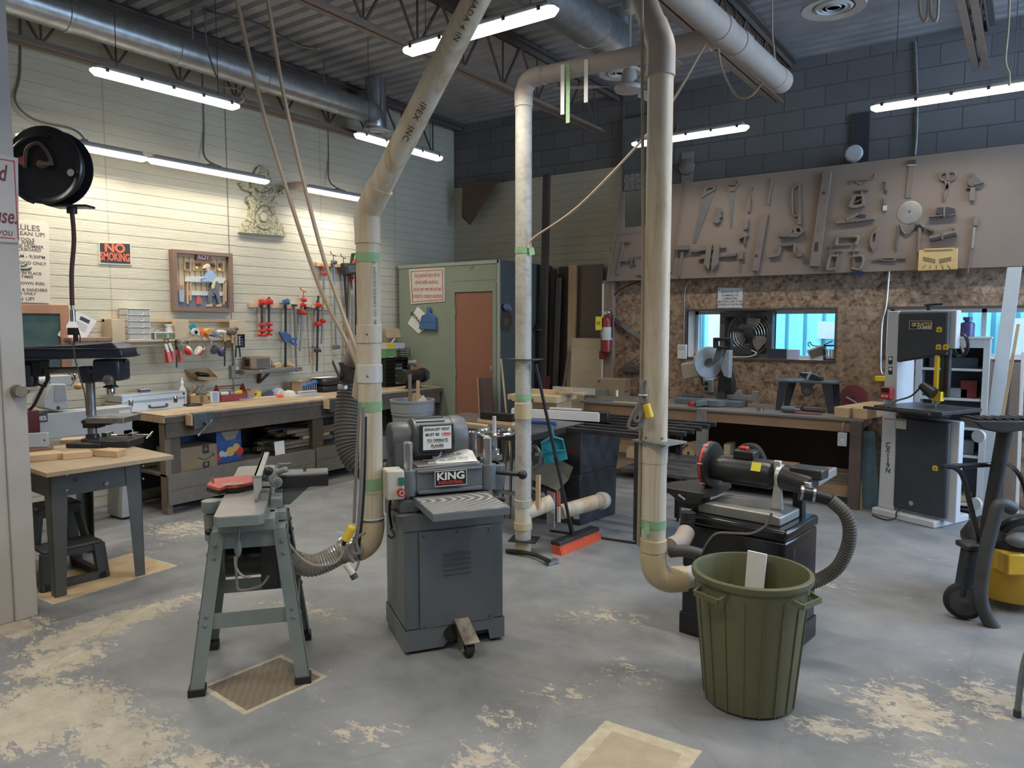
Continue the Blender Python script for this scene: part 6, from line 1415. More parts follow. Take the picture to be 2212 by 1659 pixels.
# ---------------------------------------------------------------- planer
PLG=mat('planer_grey',(.105,.118,.130),.42,var=.05,scale=5,dirt=.22,dirtcol=(.19,.185,.17));PLG2=mat('planer_plinth',(.135,.150,.165),.42,var=.05)
F=Frame(-2.476,2.619,56.5)
o=thing('planer','grey thickness planer on a sheet-metal cabinet at the centre','planer',F.loc,56.5)
W,D=.53,.44
m=M();m.bx(.006,.006,.125,W-.006,D-.006,.625);m.obj('cabinet',PLG,o,bev=.004)
m=M();m.bx(.0,.0,.6255,W,D,.712);m.obj('cabinet_top',PLG,o,bev=.005)
m=M();m.prism([(0,.018),(.20,.018),(.25,.072),(.44,.072),(.45,.018),(W,.018),(W,.125),(0,.125)],0,.004);m.bx(0,.004,.018,.004,D,.125);m.bx(W-.004,.004,.018,W,D,.125);m.bx(0,D-.004,.018,W,D,.125);m.obj('plinth',PLG2,o)
m=M();m.bx(.01,.01,.05,W-.01,D-.01,.10);m.obj('plinth_inside',BLACK,o)
for x in(.04,W-.04):
 for y in(.04,D-.04):m=M();m.cyl((x,y,0),(x,y,.03),.018,n=12);m.obj('levelling_foot',RUBBER,o)
m=M();m.bx(.078,-.0035,.126,.467,.0055,.62);dp=m.obj('front_door',PLG,o,bev=.002)
m=M();m.bx(.0755,.0045,.15,.078,.0062,.615);m.bx(.467,.0045,.14,.4695,.0062,.615);m.obj('door_gap',BLACK,dp)
for x,z in((.10,.60),(.275,.607),(.445,.60),(.10,.14),(.275,.137),(.445,.145)):m=M();m.sph((x,-.004,z),.0075,(1,.5,1),10,6);m.obj('door_screw',IRON,dp)
for i in range(5):
 z=.39+i*.026;m=M();m.add([(.20,-.0036,z-.008),(.345,-.0036,z-.008),(.345,-.0125,z+.006),(.20,-.0125,z+.006),(.20,-.0036,z+.008),(.345,-.0036,z+.008)],[(0,1,2,3),(3,2,5,4),(0,3,4),(1,5,2)]);m.obj('louver',PLG,dp)
m=M();m.bx(-.03,-.0,.70,.075,.16,.715);m.bx(-.01,.03,.715,.09,.16,.775);m.obj('column_base',PLG,o,bev=.006)
k=N('swirled_steel');wv=k.n('ShaderNodeTexWave',wave_type='RINGS',rings_direction='Z');wv.inputs['Scale'].default_value=1.6;wv.inputs['Distortion'].default_value=3.5;wv.inputs['Detail'].default_value=1
k.l(k.map(k.co.outputs['Object'],(-.1,.55,0),(0,0,0),(4.2,9,1)),wv.inputs['Vector'])
SWIRL=k.fin(k.ramp(wv.outputs['Fac'],[(.2,(.24,.24,.24)),(.6,(.42,.42,.41)),(.85,(.66,.65,.62))]),.36,.55)
m=M();m.bx(.063,-.315,.752,.440,.02,.790);m.obj('infeed_table',GREYM,o,bev=.004)
m=M();m.bx(.065,-.313,.7885,.438,.02,.7912);m.obj('table_surface',SWIRL,o)
m=M();m.bx(.06,.02,.74,.47,.36,.785);m.obj('bed',PLG,o,bev=.004)
m=M();m.bx(.075,.35,.752,.445,.66,.79);m.obj('outfeed_table',DSTEEL,o,bev=.004)
HZ0,HZ1=.800,.925
m=M();m.prism([(.085,HZ0),(.20,HZ0),(.205,HZ0+.006),(.31,HZ0+.006),(.315,HZ0),(.435,HZ0),(.435,HZ1),(.40,HZ1+.012),(.13,HZ1),(.085,HZ1)],.07,.36);m.obj('cutter_housing',PLG2,o,bev=.006)
m=M();m.bx(.09,.05,HZ0-.002,.43,.071,HZ0+.016);m.bx(.09,.055,HZ1-.02,.43,.071,HZ1-.008);m.obj('housing_lip',PLG2,o,bev=.003)
m=M();m.bx(.095,.09,HZ1,.43,.34,HZ1+.012);m.obj('housing_top',TT,o,bev=.004)
for x0,x1 in((.010,.092),(.432,.520)):
 for y in(.10,.34):
  xm=(x0+x1)/2;m=M();m.cyl((xm,y,HZ0-.012),(xm,y,HZ1-.005),.043,n=24);m.obj('guide_boss',PLG2,o,bev=.003)
  m=M();m.cyl((xm,y,.715),(xm,y,1.055),.0245,n=22);m.lathe([(.0245,0),(.018,.006),(.0,.006)],(xm,y,1.055),n=20);m.obj('guide_column',STEEL,o)
m=M();m.bx(.172,.043,.832,.342,.050,.912);bd=m.obj('badge',BLACK,o,bev=.004)
m=M();i=.004
for a in((.172,.832,.342,.836),(.172,.908,.342,.912),(.172,.832,.176,.912),(.338,.832,.342,.912)):m.bx(a[0],.042,a[1],a[2],.0431,a[3])
m.obj('badge_border',LGREY,bd)
text('KING',.052,WHITE,bd,(.257,.0425,.882),bold=.0016,sx=1.18);text('INDUSTRIAL',.021,BRED,bd,(.257,.0425,.850),bold=.0006,sx=1.12)
# motor, belt housing, notices
my,mz=.30,1.045
m=M();m.lathe([(.085,0),(.108,.012),(.108,.215),(.10,.225)],(.105,my,mz),(1,0,0),36);m.obj('motor_body',PLG,o)
for a in range(18):
 a_=R(a*20);m=M();c,s_=math.cos(a_),math.sin(a_);m.bar((.13,my+c*.110,mz+s_*.110),(.285,my+c*.110,mz+s_*.110),.008,.008,(0,c,s_));m.obj('cooling_fin',PLG,o)
m=M();m.lathe([(.104,0),(.112,.005),(.112,.05),(.10,.085),(.06,.10),(.0,.103)],(.318,my,mz),(1,0,0),36);m.obj('fan_cover',PLG2,o)
m=M();m.lathe([(.0,-.01),(.085,-.01),(.09,.0),(.09,.095),(.075,.105)],(.005,my,mz-.0),(1,0,0),30);m.bx(.005,my-.09,.80,.095,my+.09,mz);m.obj('belt_housing',PLG,o,bev=.01)
m=M();m.bx(.12,my-.06,.93,.33,my+.07,.965);m.obj('motor_mount',BLACKM,o)
m=M();m.bx(.135,my-.128,.990,.315,my-.100,1.130);jb=m.obj('junction_box',BLACKM,o,bev=.004)
m=M();m.bx(.148,my-.1295,1.000,.300,my-.1281,1.122);m.obj('notice',WHITE,jb)
for s,z,mt in(('EXHAUST VENT',1.105,TOOLBLK),('MUST BE          ',1.078,TOOLBLK),('TO OPERATE',1.047,TOOLBLK),('PLANER',1.019,TOOLBLK)):text(s,.0205,mt,jb,(.224,my-.1298,z),bold=.0005,sx=.93)
text('OPEN',.0205,BRED,jb,(.272,my-.1298,1.078),bold=.0005,sx=.93)
m=M();m.bx(.252,my-.130,1.0665,.292,my-.1296,1.068);m.obj('red_underline',BRED,jb);m=M();m.bx(.165,my-.130,1.0355,.283,my-.1296,1.037);m.bx(.19,my-.130,1.0075,.258,my-.1296,1.009);m.obj('underline',TOOLBLK,jb)
m=M();m.add([(.20,.10,HZ1+.014),(.415,.085,HZ1+.016),(.425,.20,HZ1+.05),(.33,.28,HZ1+.085),(.215,.26,HZ1+.03)],[(0,1,2,3,4)]);m.add([(.16,.13,HZ1+.0135),(.30,.09,HZ1+.0135),(.33,.2,HZ1+.0138),(.2,.25,HZ1+.0138)],[(0,1,2,3)]);pp=m.obj('paper_notice',WHITE,o)
for s,y,z,x in(('ction',.245,.053+HZ1,.285),('ust be on',.19,.042+HZ1,.30),('to use this',.135,.029+HZ1,.30)):text(s,.034,GREYM,pp,(x,y,z),(14,-3,-6),sx=1.05)
m=M();m.tube([(.25,my-.11,.99),(.235,my-.13,.965),(.19,my-.15,.95),(.15,my-.12,.945)],.006,7);m.obj('motor_cable',CORDG,o)
# handwheel, height lever
hx_,hy=.565,.24
m=M();m.torus((hx_,hy,1.062),.103,.011,n=40);m.obj('handwheel_rim',CHROME,o)
for a in(20,140,260):m=M();m.bar((hx_,hy,1.055),(hx_+.10*math.cos(R(a)),hy+.10*math.sin(R(a)),1.062),.02,.008);m.obj('handwheel_spoke',CHROME,o)
m=M();m.cyl((hx_,hy,.95),(hx_,hy,1.07),.016,n=16);m.cyl((hx_-.0,hy,.93),(hx_,hy,.97),.03,n=16);m.bx(.47,.20,.915,hx_+.03,.28,.945);m.obj('wheel_shaft',CHROME,o)
m=M();m.cyl((hx_-.03,hy-.08,1.065),(hx_-.03,hy-.08,1.16),.011,.010,14);m.obj('wheel_grip',LGREY,o)
m=M();m.bx(.52,.14,.76,.58,.30,.90);m.prism([(.52,.76),(.56,.72),(.60,.80),(.60,.90),(.52,.90)],.16,.30);m.obj('gear_case',PLG,o,bev=.008)
m=M();m.cyl((.50,.10,.875),(.615,.02,.868),.012,n=12);m.sph((.635,.008,.866),.024);m.obj('feed_knob',BLACK,o)
m=M();m.cyl((.44,-.05,.775),(.475,-.10,.775),.008,n=8);m.sph((.48,-.105,.775),.015);m.obj('lock_knob',BLACK,o)
# switch box on the left
m=M();m.bx(-.075,.015,.79,.012,.13,.935);sb=m.obj('switch_box',CREAMP,o,bev=.008)
m=M();m.bx(-.02,.008,.862,.008,.0152,.90);m.obj('start_button',mat('start_green',(.02,.16,.13),.45),sb)
m=M();m.cyl((-.008,-.012,.828),(-.008,.0155,.828),.020,n=20);m.obj('stop_button',DUSTRED if 0 else RED,sb);m=M();m.torus((-.008,-.0125,.828),.011,.002,(0,1,0),20,5);m.obj('stop_ring',WPLA,sb)
m=M();m.tube([(-.04,.10,.79),(-.03,.18,.70),(-.012,.25,.64),(-.015,.2,.6)],.007,7);m.obj('switch_cable',RUBBER,o)
# foot caster
cx_=.29
m=M();m.add([(cx_-.035,-.005,.155),(cx_+.04,-.005,.155),(cx_+.05,-.16,.085),(cx_-.03,-.16,.085),(cx_-.035,-.005,.15),(cx_+.04,-.005,.15),(cx_+.05,-.16,.08),(cx_-.03,-.16,.08)],[(0,1,2,3),(7,6,5,4),(0,4,5,1),(1,5,6,2),(2,6,7,3),(3,7,4,0)]);m.obj('foot_pedal',mat('worn_pedal',(.30,.27,.23),.35,.5,var=.5,scale=20),o)
for x in(cx_-.028,cx_+.03):m=M();m.side([(-.0,.06),(-.0,.145),(-.10,.105),(-.135,.05),(-.13,.02),(-.09,.03)],x,x+.004);m.obj('caster_fork',BRONZE,o)
m=M();m.lathe([(.012,-.018),(.032,-.018),(.036,-.01),(.036,.01),(.032,.018),(.012,.018)],(cx_+.002,-.12,.036),(1,0,0),24);m.obj('caster_wheel',RUBBER,o);m=M();m.cyl((cx_-.032,-.12,.036),(cx_+.04,-.12,.036),.009,n=12);m.obj('axle',STEEL,o)
m=M();m.cyl((cx_-.06,.01,.07),(cx_-.03,-.02,.10),.04,n=14);m.obj('caster_bracket',BLACK,o)
# dust hood behind the planer and the big ribbed hose up to the wye
hp=[dep(757,805,4.1),dep(757,830,4.08),dep(750,880,4.05),dep(748,930,4.02),dep(756,975,4.0),dep(785,1010,3.98),dep(830,1025,4.0)]
p0=Vector(hp[0]);o=thing('ribbed_hose','large grey-brown ribbed hose hanging behind the left drop pipe','hose',p0)
m=M();m.tube([Vector(p)-p0 for p in hp],.062,18,8,rib=.006,ribn=71);m.obj('ribbed_tube',HOSEG,o)
m=M();m.cyl((0,0,-.01),(0,0,.025),.066,n=24);m.obj('hose_collar',DGREY,o)
m=M();a=dep(722,788,3.95)-p0;b=dep(795,786,3.95)-p0;c=dep(795,826,3.85)-p0;d=dep(738,826,3.85)-p0
m.add([a,b,c,d]+[q+Vector((0,0,.012))for q in(a,b,c,d)],[(0,3,2,1),(4,5,6,7),(0,1,5,4),(1,2,6,5),(2,3,7,6),(3,0,4,7)]);m.obj('gate_plate',BLACKM,o)
m=M();m.bar(a+Vector((0,0,.02)),d+Vector((0,0,.02)),.02,.03);m.obj('gate_edge',BLACKM,o)
m=M();m.tube([dep(762,790,4.0)-p0,dep(768,765,3.9)-p0,dep(775,745,3.78)-p0],.055,18,4);m.obj('wye_pipe',PVCD,o)
m=M();c=dep(740,836,3.9)-p0;m.box(tuple(c),(.05,.03,.025));m.obj('gate_handle',STEEL,o,bev=.004)
# ---------------------------------------------------------------- green booth in the back corner
YBO=7.1
o=thing('green_booth','sage green plywood booth with rust brown door in the back corner','booth',(-5.14,YBO,0));dx0,dx1,dzt=-.665,-.085,2.035
m=M();m.bx(-1.60,0,0,dx0-.055,.03,2.385);m.bx(dx1+.055,0,0,0,.03,2.385);m.bx(dx0-.055,0,2.12,dx1+.055,.03,2.385);m.obj('front_wall',BOOTH,o)
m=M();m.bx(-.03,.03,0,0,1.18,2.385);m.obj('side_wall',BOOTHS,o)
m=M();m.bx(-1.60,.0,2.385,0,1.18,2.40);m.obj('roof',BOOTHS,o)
m=M();m.bx(-.022,-.01,0,.006,.012,2.40);m.bx(-1.6,-.01,2.36,0,.0,2.40);m.obj('corner_strip',mat('booth_strip',(.33,.36,.28),.55,var=.05),o)
m=M();m.prism([(dx0-.055,0),(dx0,0),(dx0,dzt),(dx0-.055,dzt+.10)],-.012,.03);m.prism([(dx1,0),(dx1+.055,0),(dx1+.055,dzt+.10),(dx1,dzt)],-.012,.03);m.prism([(dx0,dzt),(dx1,dzt),(dx1+.055,dzt+.10),(dx0-.055,dzt+.10)],-.012,.03);m.obj('door_frame',BOOTH,o)
m=M();m.bx(dx0-.055,-.004,2.17,dx1+.05,.0,2.34);m.obj('top_panel',BOOTH,o)
m=M();m.bx(dx0+.006,.004,.01,dx1-.006,.026,dzt-.006);d=m.obj('door',DOORB,o)
for z in(.3,1.0,1.75):m=M();m.bx(dx0-.004,-.016,z,dx0+.012,-.0,z+.1);m.obj('hinge',BOOTH,d)
m=M();m.bx(dx1-.05,-.006,1.13,dx1+.04,.004,1.15);m.bx(dx1-.03,-.02,1.09,dx1+.0,-.006,1.14);m.obj('hasp',STEEL,d)
m=M();q=at_y(1019,573,YBO);m.bx(q.x+5.14-.02,-.008,q.z-.05,q.x+5.14+.025,0,q.z+.03);m.obj('worn_bracket',BRONZE,o)
BW=Wall('B',YBO)
o,L=BW.th('booth_sign','white sign with red script about personal items on the green booth','sign',922,617,.004)
m=M();m.prism([L(884,582),L(960,578),L(961,651),(L(888,657)[0],L(888,657)[1])],-.006,.004);m.obj('board',mat('sign_cream',(.60,.57,.50),.5,var=.04),o)
m=M();m.ring([L(888,586),L(957,582),L(958,648),L(891,653)],[L(889.3,587.3),L(955.7,583.3),L(956.7,646.7),L(892.3,651.7)],-.0072,-.0061);m.obj('border',RED,o)
for s,y in(('Any personal items left or',595),('stored within sawhorse :',610),('are at your own risk and not',625),('covered by company insurance.',640)):
 q=L(923,y);text(s,.082,DUSTRED,o,(q[0],-.0064,q[1]+.004),(90,1,0),bold=.001,sx=.48,shear=.2)
o,L=BW.th('manual_booklet','white booklet with bold print hanging askew on the green booth','booklet',896,690,.004)
m=M();quad(m,L,((1868,808),(1955,890),(1930,1030),(1880,1066),(1775,968)),-.008,.003,z3);m.obj('cover',WHITE,o)
q=L(*z3(1868,925));text('DEWALT',.062,TOOLBLK,o,(q[0]-.01,-.0085,q[1]),(90,40,0),bold=.002)
q=L(*z3(1862,952));text('------------',.03,TOOLD,o,(q[0]-.01,-.0085,q[1]-.01),(90,40,0))
o,L=BW.th('dustpan','blue plastic dustpan hanging on the green booth','dustpan',925,690,.03)
m=M();quad(m,L,((1912,895),(1960,870),(1998,870),(2040,905),(2048,1028),(1885,1020)),-.02,.02,z3);m.obj('pan',SLATE,o,bev=.006)
m=M();quad(m,L,((1960,812),(1990,812),(1992,885),(1956,885)),-.012,.01,z3);m.obj('handle',SLATE,o,bev=.005)
m=M();quad(m,L,((1905,945),(2035,948),(2036,955),(1904,952)),-.024,-.02,z3);m.obj('rib',BLUE,o)
SW=Frame(-5.14,YBO,90)  # booth side wall: local x runs back along it
def sd(px,py):return SW.V(px,py,-.0)
q=sd(1092,694);o=thing('saw_disc','shiny circular saw blade hanging on the dark side of the booth','saw blade',(-5.132,YBO+q.x,q.z),90)
m=M();
for i in range(30):
 pass
m.lathe([(.0,-.002),(.125,-.002),(.125,.002),(.0,.002)],(0,0,0),(0,1,0),40);m.obj('disc',STEEL,o)
m=M();m.lathe([(.016,-.0035),(.045,-.0035),(.045,-.0021),(.016,-.0021)],(0,0,0),(0,1,0),20,True);m.obj('hub_ring',DSTEEL,o)
o=thing('cloth_hat','blue patterned cap hanging over the saw blade','cap',(-5.10,YBO+.10,q.z+.17),90);m=M();m.sph((0,0,0),.055,(1.1,.5,.8));m.sph((.03,-.03,-.03),.03);m.obj('cap',mat('cap_blue',(.10,.13,.23),.8,var=.3,scale=25),o)
q=sd(1115,728);o=thing('side_latch','small chrome latch on the dark booth side','latch',(-5.1395,YBO+q.x,q.z),90);m=M();m.bx(-.04,-.02,-.02,.06,.0,.03);m.sph((-.03,-.03,0),.02);m.obj('latch',CHROME,o,bev=.003)
for px,py,lb in((1158,708,'black cap hanging on the booth side right of the middle pipe'),):
 q=sd(px,py);o=thing('brimmed_hat',lb,'cap',(-5.10,YBO+min(q.x,.95),q.z),90);m=M();m.lathe([(.08,-.03),(.085,-.015),(.06,.02),(.02,.06),(.0,.06)],n=18);m.obj('cap',BLACKM,o);m=M();m.lathe([(.09,-.035),(.09,-.02),(.0,-.02)],n=18);m.obj('brim',DGREY,o)
o=thing('wooden_board','dark brown board leaning at the right edge of the booth door','board',(-5.30,YBO-.16,0),0);m=M();m.prism([(0,0),(.20,0),(.17,1.02),(-.03,1.02)],.0,.02);m.obj('board',mat('maroon_board',(.10,.062,.058),.6,var=.1),o,bev=.002)
m=M();m.bar((-.03,-.006,1.02),(.03,-.05,.50),.008,.008);m.obj('edge_strip',PINEZ,o)
o=thing('wooden_pole','light wooden pole leaning at the corner of the booth','pole',(-4.86,YBO-.12,0));m=M();m.cyl((.06,-.1,0),(-.20,.05,1.24),.012,n=10);m.obj('pole',PINEZ,o)
# ---------------------------------------------------------------- boards standing against the back wall
def plank(lb,px0,px1,ytop,Yp,mt,tilt=0,nm='standing_board',th=.03,zb=0,lean=0,dpx=0,group='boards standing by the back wall'):
 a=at_y(px0,ytop,Yp);b=at_y(px1,ytop,Yp);w_=b.x-a.x;c=at_y((px0+px1)/2+dpx,700,Yp).x if dpx else(a.x+b.x)/2
 o=thing(nm,lb,'board',((a.x+b.x)/2-tilt,Yp,zb),0,group);h=a.z-zb
 m=M();m.add([(-w_/2,-lean-th,0),(w_/2,-lean-th,0),(w_/2+tilt,-th,h),(-w_/2+tilt,-th,h),(-w_/2,-lean,0),(w_/2,-lean,0),(w_/2+tilt,0,h),(-w_/2+tilt,0,h)],[(0,1,2,3),(7,6,5,4),(0,4,5,1),(1,5,6,2),(2,6,7,3),(3,7,4,0)])
 m.obj('board',mt,o,bev=.002);return o
DKPOLE=wood('dark_pole',(.045,.034,.030),(.085,.066,.058),.7,2)
plank('tall dark pole standing against the back wall left of the cord',1178,1190,378,8.0,DKPOLE,-.02,'dark_pole',.06,lean=.14)
plank('dark brown board behind the middle pipe at the booth side',1192,1204,583,8.20,DKPOLE,.0,lean=.10)
plank('greyish board standing right of the dark brown board',1204,1214,600,8.18,GREYW,.02,lean=.10)
plank('dim brown sheet standing behind the pine stud',1208,1232,577,8.28,mat('dim_sheet',(.115,.088,.072),.7),0,th=.012,lean=.06)
plank('pine stud standing with knots beside the taupe sheet',1232,1248,574,8.14,PINEZ,0,th=.04,lean=.06)
plank('large taupe sheet standing behind the fire extinguisher',1248,1304,573,8.20,mat('taupe_sheet',(.165,.125,.098),.65,var=.05),0,th=.012,lean=.06)
plank('pale plywood panel leaning below the fire extinguisher',1236,1309,730,8.02,PLY,-.04,th=.012,lean=.14)
plank('thin rod leaning left of the pale plywood panel',1228,1233,758,7.98,GREYW,.16,'leaning_rod',.02,lean=.10)
plank('narrow reddish board standing low behind the booth side',1181,1189,812,7.9,DRED,.01,lean=.08)
# triangular boards fixed high in the back corner
o,L=Wall('B',YB).th('corner_brace','brown triangular board hanging point-down high in the back corner','board',1020,440,.20)
m=M();quad(m,L,((1000,395),(1077,392),(1015,486),(998,470)),-.01,.01);m.obj('board',mat('brace_brown',(.125,.085,.062),.7),o)
m=M();m.bx(-.04,.011,.1,.0,.195,.14);m.obj('bracket',IRON,o)
# post at the left end of the strand board, fire extinguisher
P0=at_y(1303,800,7.86).x;P1=at_y(1325,800,7.86).x
m=M();m.bx(P0,7.82,0,P1,7.92,2.16);struct(m.obj('trim_3',POSTW,bev=.003))
m=M();q=at_y(1306,700,7.80);m.bx(P0+.00,7.812,0,P0+.018,7.8199,2.12);struct(m.obj('trim_4',WPLA))
o,L=Wall('B',7.82).th('fire_extinguisher','red fire extinguisher with yellow tag on the wooden post','fire extinguisher',1310,720,.07)
m=M();a=L(1310,762)[1];b=L(1310,683)[1];m.lathe([(.05,a),(.066,a+.012),(.066,b-.05),(.045,b-.015),(.022,b),(.018,b+.02)],n=26);m.obj('cylinder',mat('extinguisher_red',(.20,.022,.022),.35,var=.08),o)
m=M();m.lathe([(.067,a+.15),(.0675,a+.15),(.0675,a+.30),(.067,a+.30)],n=26);m.obj('label_band',LGREY,o)
m=M()
m.bx(-.045,-.064,a+.16,.02,-.0615,a+.21);m.obj('label_print',TOOLD,o)
m=M();m.bx(-.03,-.02,b+.02,.03,.02,b+.055);m.bar((-.02,0,b+.05),(.075,-.03,b+.085),.02,.01);m.bar((-.02,0,b+.035),(.07,-.03,b+.03),.02,.008);m.sph((.04,-.03,b+.04),.022);m.obj('valve',STEEL,o)
m=M();m.tube([(.02,0,b+.04),(.07,.0,b+.02),(.075,0,b-.1),(.07,0,b-.25)],.009,8);m.obj('discharge_hose',RUBBER,o)
c0=L(1294,684);c1=L(1307,713);m=M();m.bx(c0[0],-.085,c1[1],c1[0],-.082,c0[1]);m.obj('inspection_tag',LEMON,o)
m=M();m.bx(c0[0]+.015,-.0862,c1[1]+.06,c1[0]-.015,-.0852,c1[1]+.10);m.obj('tag_print',mat('tag_dark',(.38,.33,.03),.6),o)
m=M();c0=L(1296,758);c1=L(1307,776);m.bx(c0[0],-.02,c1[1],c1[0],.05,c0[1]);m.obj('wall_hook',mat('hook_red',(.17,.02,.02),.4),o)

# ---------------------------------------------------------------- table saw with rails
ZS=.84
o=thing('table_saw','dusty black cabinet table saw behind the middle pipe and broom','table saw',(-2.95,5.20,0))
m=M();m.add([(-.62,.0,0),(0,0,0),(.06,.52,0),(-.62,.52,0),(-.60,-.02,.42),(-.0,.0,.42),(.06,.54,.42),(-.6,.52,.42)],[(0,3,2,1),(4,5,6,7),(0,1,5,4),(1,2,6,5),(2,3,7,6),(3,0,4,7)])
m.add([(-.60,-.02,.42),(0,0,.42),(.06,.54,.42),(-.6,.52,.42),(-.62,-.04,ZS-.06),(.02,-.02,ZS-.06),(.10,.56,ZS-.06),(-.62,.56,ZS-.06)],[(0,3,2,1),(4,5,6,7),(0,1,5,4),(1,2,6,5),(2,3,7,6),(3,0,4,7)]);m.obj('cabinet',SAWB,o,bev=.008)
m=M();m.prism([(-.06,.05),(-.005,.055),(-.003,.15),(-.058,.14)],-.0022,-.0002);m.obj('white_label',LGREY2,o)
q=at_y(1240,975,5.185);m=M();m.bx(q.x+2.95-.06,-.016,q.z-.02,q.x+2.95+.02,-.012,q.z+.02);m.obj('red_badge',DRED,o)
m=M();m.bx(-1.25,-.70,ZS-.05,-.02,.10,ZS-.003);m.bx(-1.25,-.72,ZS-.06,-.02,-.70,ZS-.012);m.obj('saw_table',BLACKM,o,bev=.004)
m=M();m.bx(-1.25,-.70,ZS-.0029,-.02,.10,ZS);m.obj('table_surface',mat('saw_table_steel',(.17,.17,.175),.3,.5,var=.25,scale=5),o)
for i,y in enumerate((-.16,-.02,.14,.30,.47,.64,.80)):
 x1=.62 if y<0 else .84
 m=M();m.bx(-.3 if y<.1 else-.6,y-.02,ZS-.045,x1,y+.02,ZS-.008);m.obj('extension_rail',BLACKM,o,bev=.004)
m=M();m.bx(.60,-.18,ZS-.06,.64,.82,ZS-.02);m.obj('end_rail',BLACKM,o)
for x,y in((.60,-.19),(.60,.60)):m=M();m.bx(x-.022,y-.022,.03,x+.022,y+.022,ZS-.045);m.cyl((x,y,0),(x,y,.03),.012,n=10);m.obj('stand_leg',BLACKM,o)
m=M();m.bx(.45,-.21,.54,1.10,.62,.565);m.obj('stand_shelf',DUSTY,o)
m=M();m.bx(.50,.45,ZS-.32,.56,.49,ZS-.07);m.obj('stand_post',BLACK,o)
# fence, brush, papers on the saw table
a=at_z(1104,901,ZS);b=at_z(1294,912,ZS)
o=thing('rip_fence','white-faced rip fence lying across the table saw','fence',(a.x,a.y,ZS+.001),math.degrees(math.atan2(b.y-a.y,b.x-a.x)));L_=(b-a).length
m=M();c=.025;m.prism([(0,.0),(L_,0),(L_,.062),(L_-c*.4,.078),(c*.4,.078),(0,.065)],0,.018);m.obj('fence_face',mat('fence_white',(.70,.70,.74),.3,var=.03),o,bev=.003)
m=M();m.bx(.0,.019,0,L_+.07,.09,.082);m.obj('fence_body',BLACKM,o,bev=.008)
m=M();m.bx(L_*.43,.03,.0825,L_*.78,.075,.095);m.obj('fence_strip',WPLA,o)
q=at_z(1075,915,ZS);o=thing('bench_brush','black bristle brush lying on the left of the table saw','brush',(q.x,q.y,ZS+.001),-4)
m=M();m.bx(-.17,-.03,.025,.17,.03,.09);m.obj('bristles',mat('bristle_black',(.012,.012,.013),.95,bump=1),o,bev=.01);m=M();m.bx(-.19,-.035,0,.18,.035,.025);m.obj('brush_back',PINE,o)
q=at_z(1170,912,ZS);o=thing('push_stick','blue push stick lying on the table saw before the fence','push stick',(q.x,q.y-.10,ZS+.001),4);m=M();m.slab([(-.2,-.03),(.04,-.03),(.08,-.01),(.18,-.02),(.20,0),(.18,.03),(.06,.025),(.03,.04),(-.2,.03)],0,.025);m.obj('stick',mat('push_blue',(.02,.06,.24),.4),o,bev=.005)
q=at_z(1050,918,ZS);o=thing('saw_insert','pale wooden strip lying on the left end of the table saw','strip',(q.x-.1,q.y-.06,ZS+.001),-6);m=M();m.bx(-.16,-.02,0,.16,.02,.012);m.obj('strip',PINE,o)
# dust ducting and tray in front of the saw
o=thing('saw_dust_pipe','cream dust pipe with white coupling lying before the table saw cabinet','pipe',(MX,MY,0));p0=Vector((MX,MY,0))
def sp(px,py,d):return dep(px,py,d)-p0
m=M();m.tube([sp(1212,1106,5.62),sp(1260,1092,5.70),sp(1296,1082,5.76)],.057,22,3);m.obj('duct',PVC,o)
a=sp(1296,1082,5.76);d=(sp(1308,1080,5.80)-a).normalized();m=M();m.lathe([(.060,0),(.068,.005),(.068,.03),(.062,.035),(.06,.06),(.05,.075)],a,d,26);m.obj('white_coupling',PVCW,o)
o=thing('blast_gate','wooden stick and sheet-metal gate clipped on the saw dust pipe','gate',dep(1190,1105,5.46));p0=dep(1190,1105,5.46)
m=M();m.box((0,0,.02),(.09,.01,.26),(0,0,-20));m.obj('gate_plate',DSTEEL,o)
for k,(px,py0,py1)in enumerate(((1193,1065,1108),(1206,1060,1128))):
 a=dep(px,py0,5.43)-p0;b=dep(px+1,py1,5.43)-p0
 m=M();m.bar(a,b.lerp(a,.5),.028,.012,(0,1,0));m.obj('clamp_tip',DUSTRED,o);m=M();m.bar(b.lerp(a,.5),b,.024,.012,(0,1,0));m.obj('clamp_arm',CREAMP,o)
a=dep(1163,1026,5.30)-p0;b=dep(1162,1100,5.30)-p0
o2=thing('wood_stick','upright wood stick beside the middle pipe base','stick',dep(1162,1100,5.30));m=M();m.bar(a-b,(0,0,0),.03,.02,(0,1,0));m.obj('stick',PINEZ,o2)
o=thing('chip_tray','grey translucent sloping tray hung on the table saw front','tray',(-3.26,5.13,.44))
m=M();m.add([(-.10,0,.12),(.10,-.04,.09),(.30,-.10,-.03),(.27,-.22,-.10),(.0,-.22,-.03),(-.12,-.16,.0)],[(0,1,2,3,4,5)]);m.add([(-.10,0,.20),(.32,-.06,.07),(.30,-.10,-.03),(.10,-.04,.09),(-.10,0,.12)],[(0,1,2,3,4)]);m.obj('tray',mat('tray_grey',(.22,.21,.19),.3,var=.15,scale=6),o)
for i in range(4):m=M();m.box((.11+i*.045,-.19,-.088-.003*i),(.022,.05,.003),(0,14,0));m.obj('tray_slot',TOOLBLK,o)
m=M();m.bx(-.12,-.12,-.26,.22,-.02,-.06);m.obj('motor_box',DUSTY,o,bev=.015)
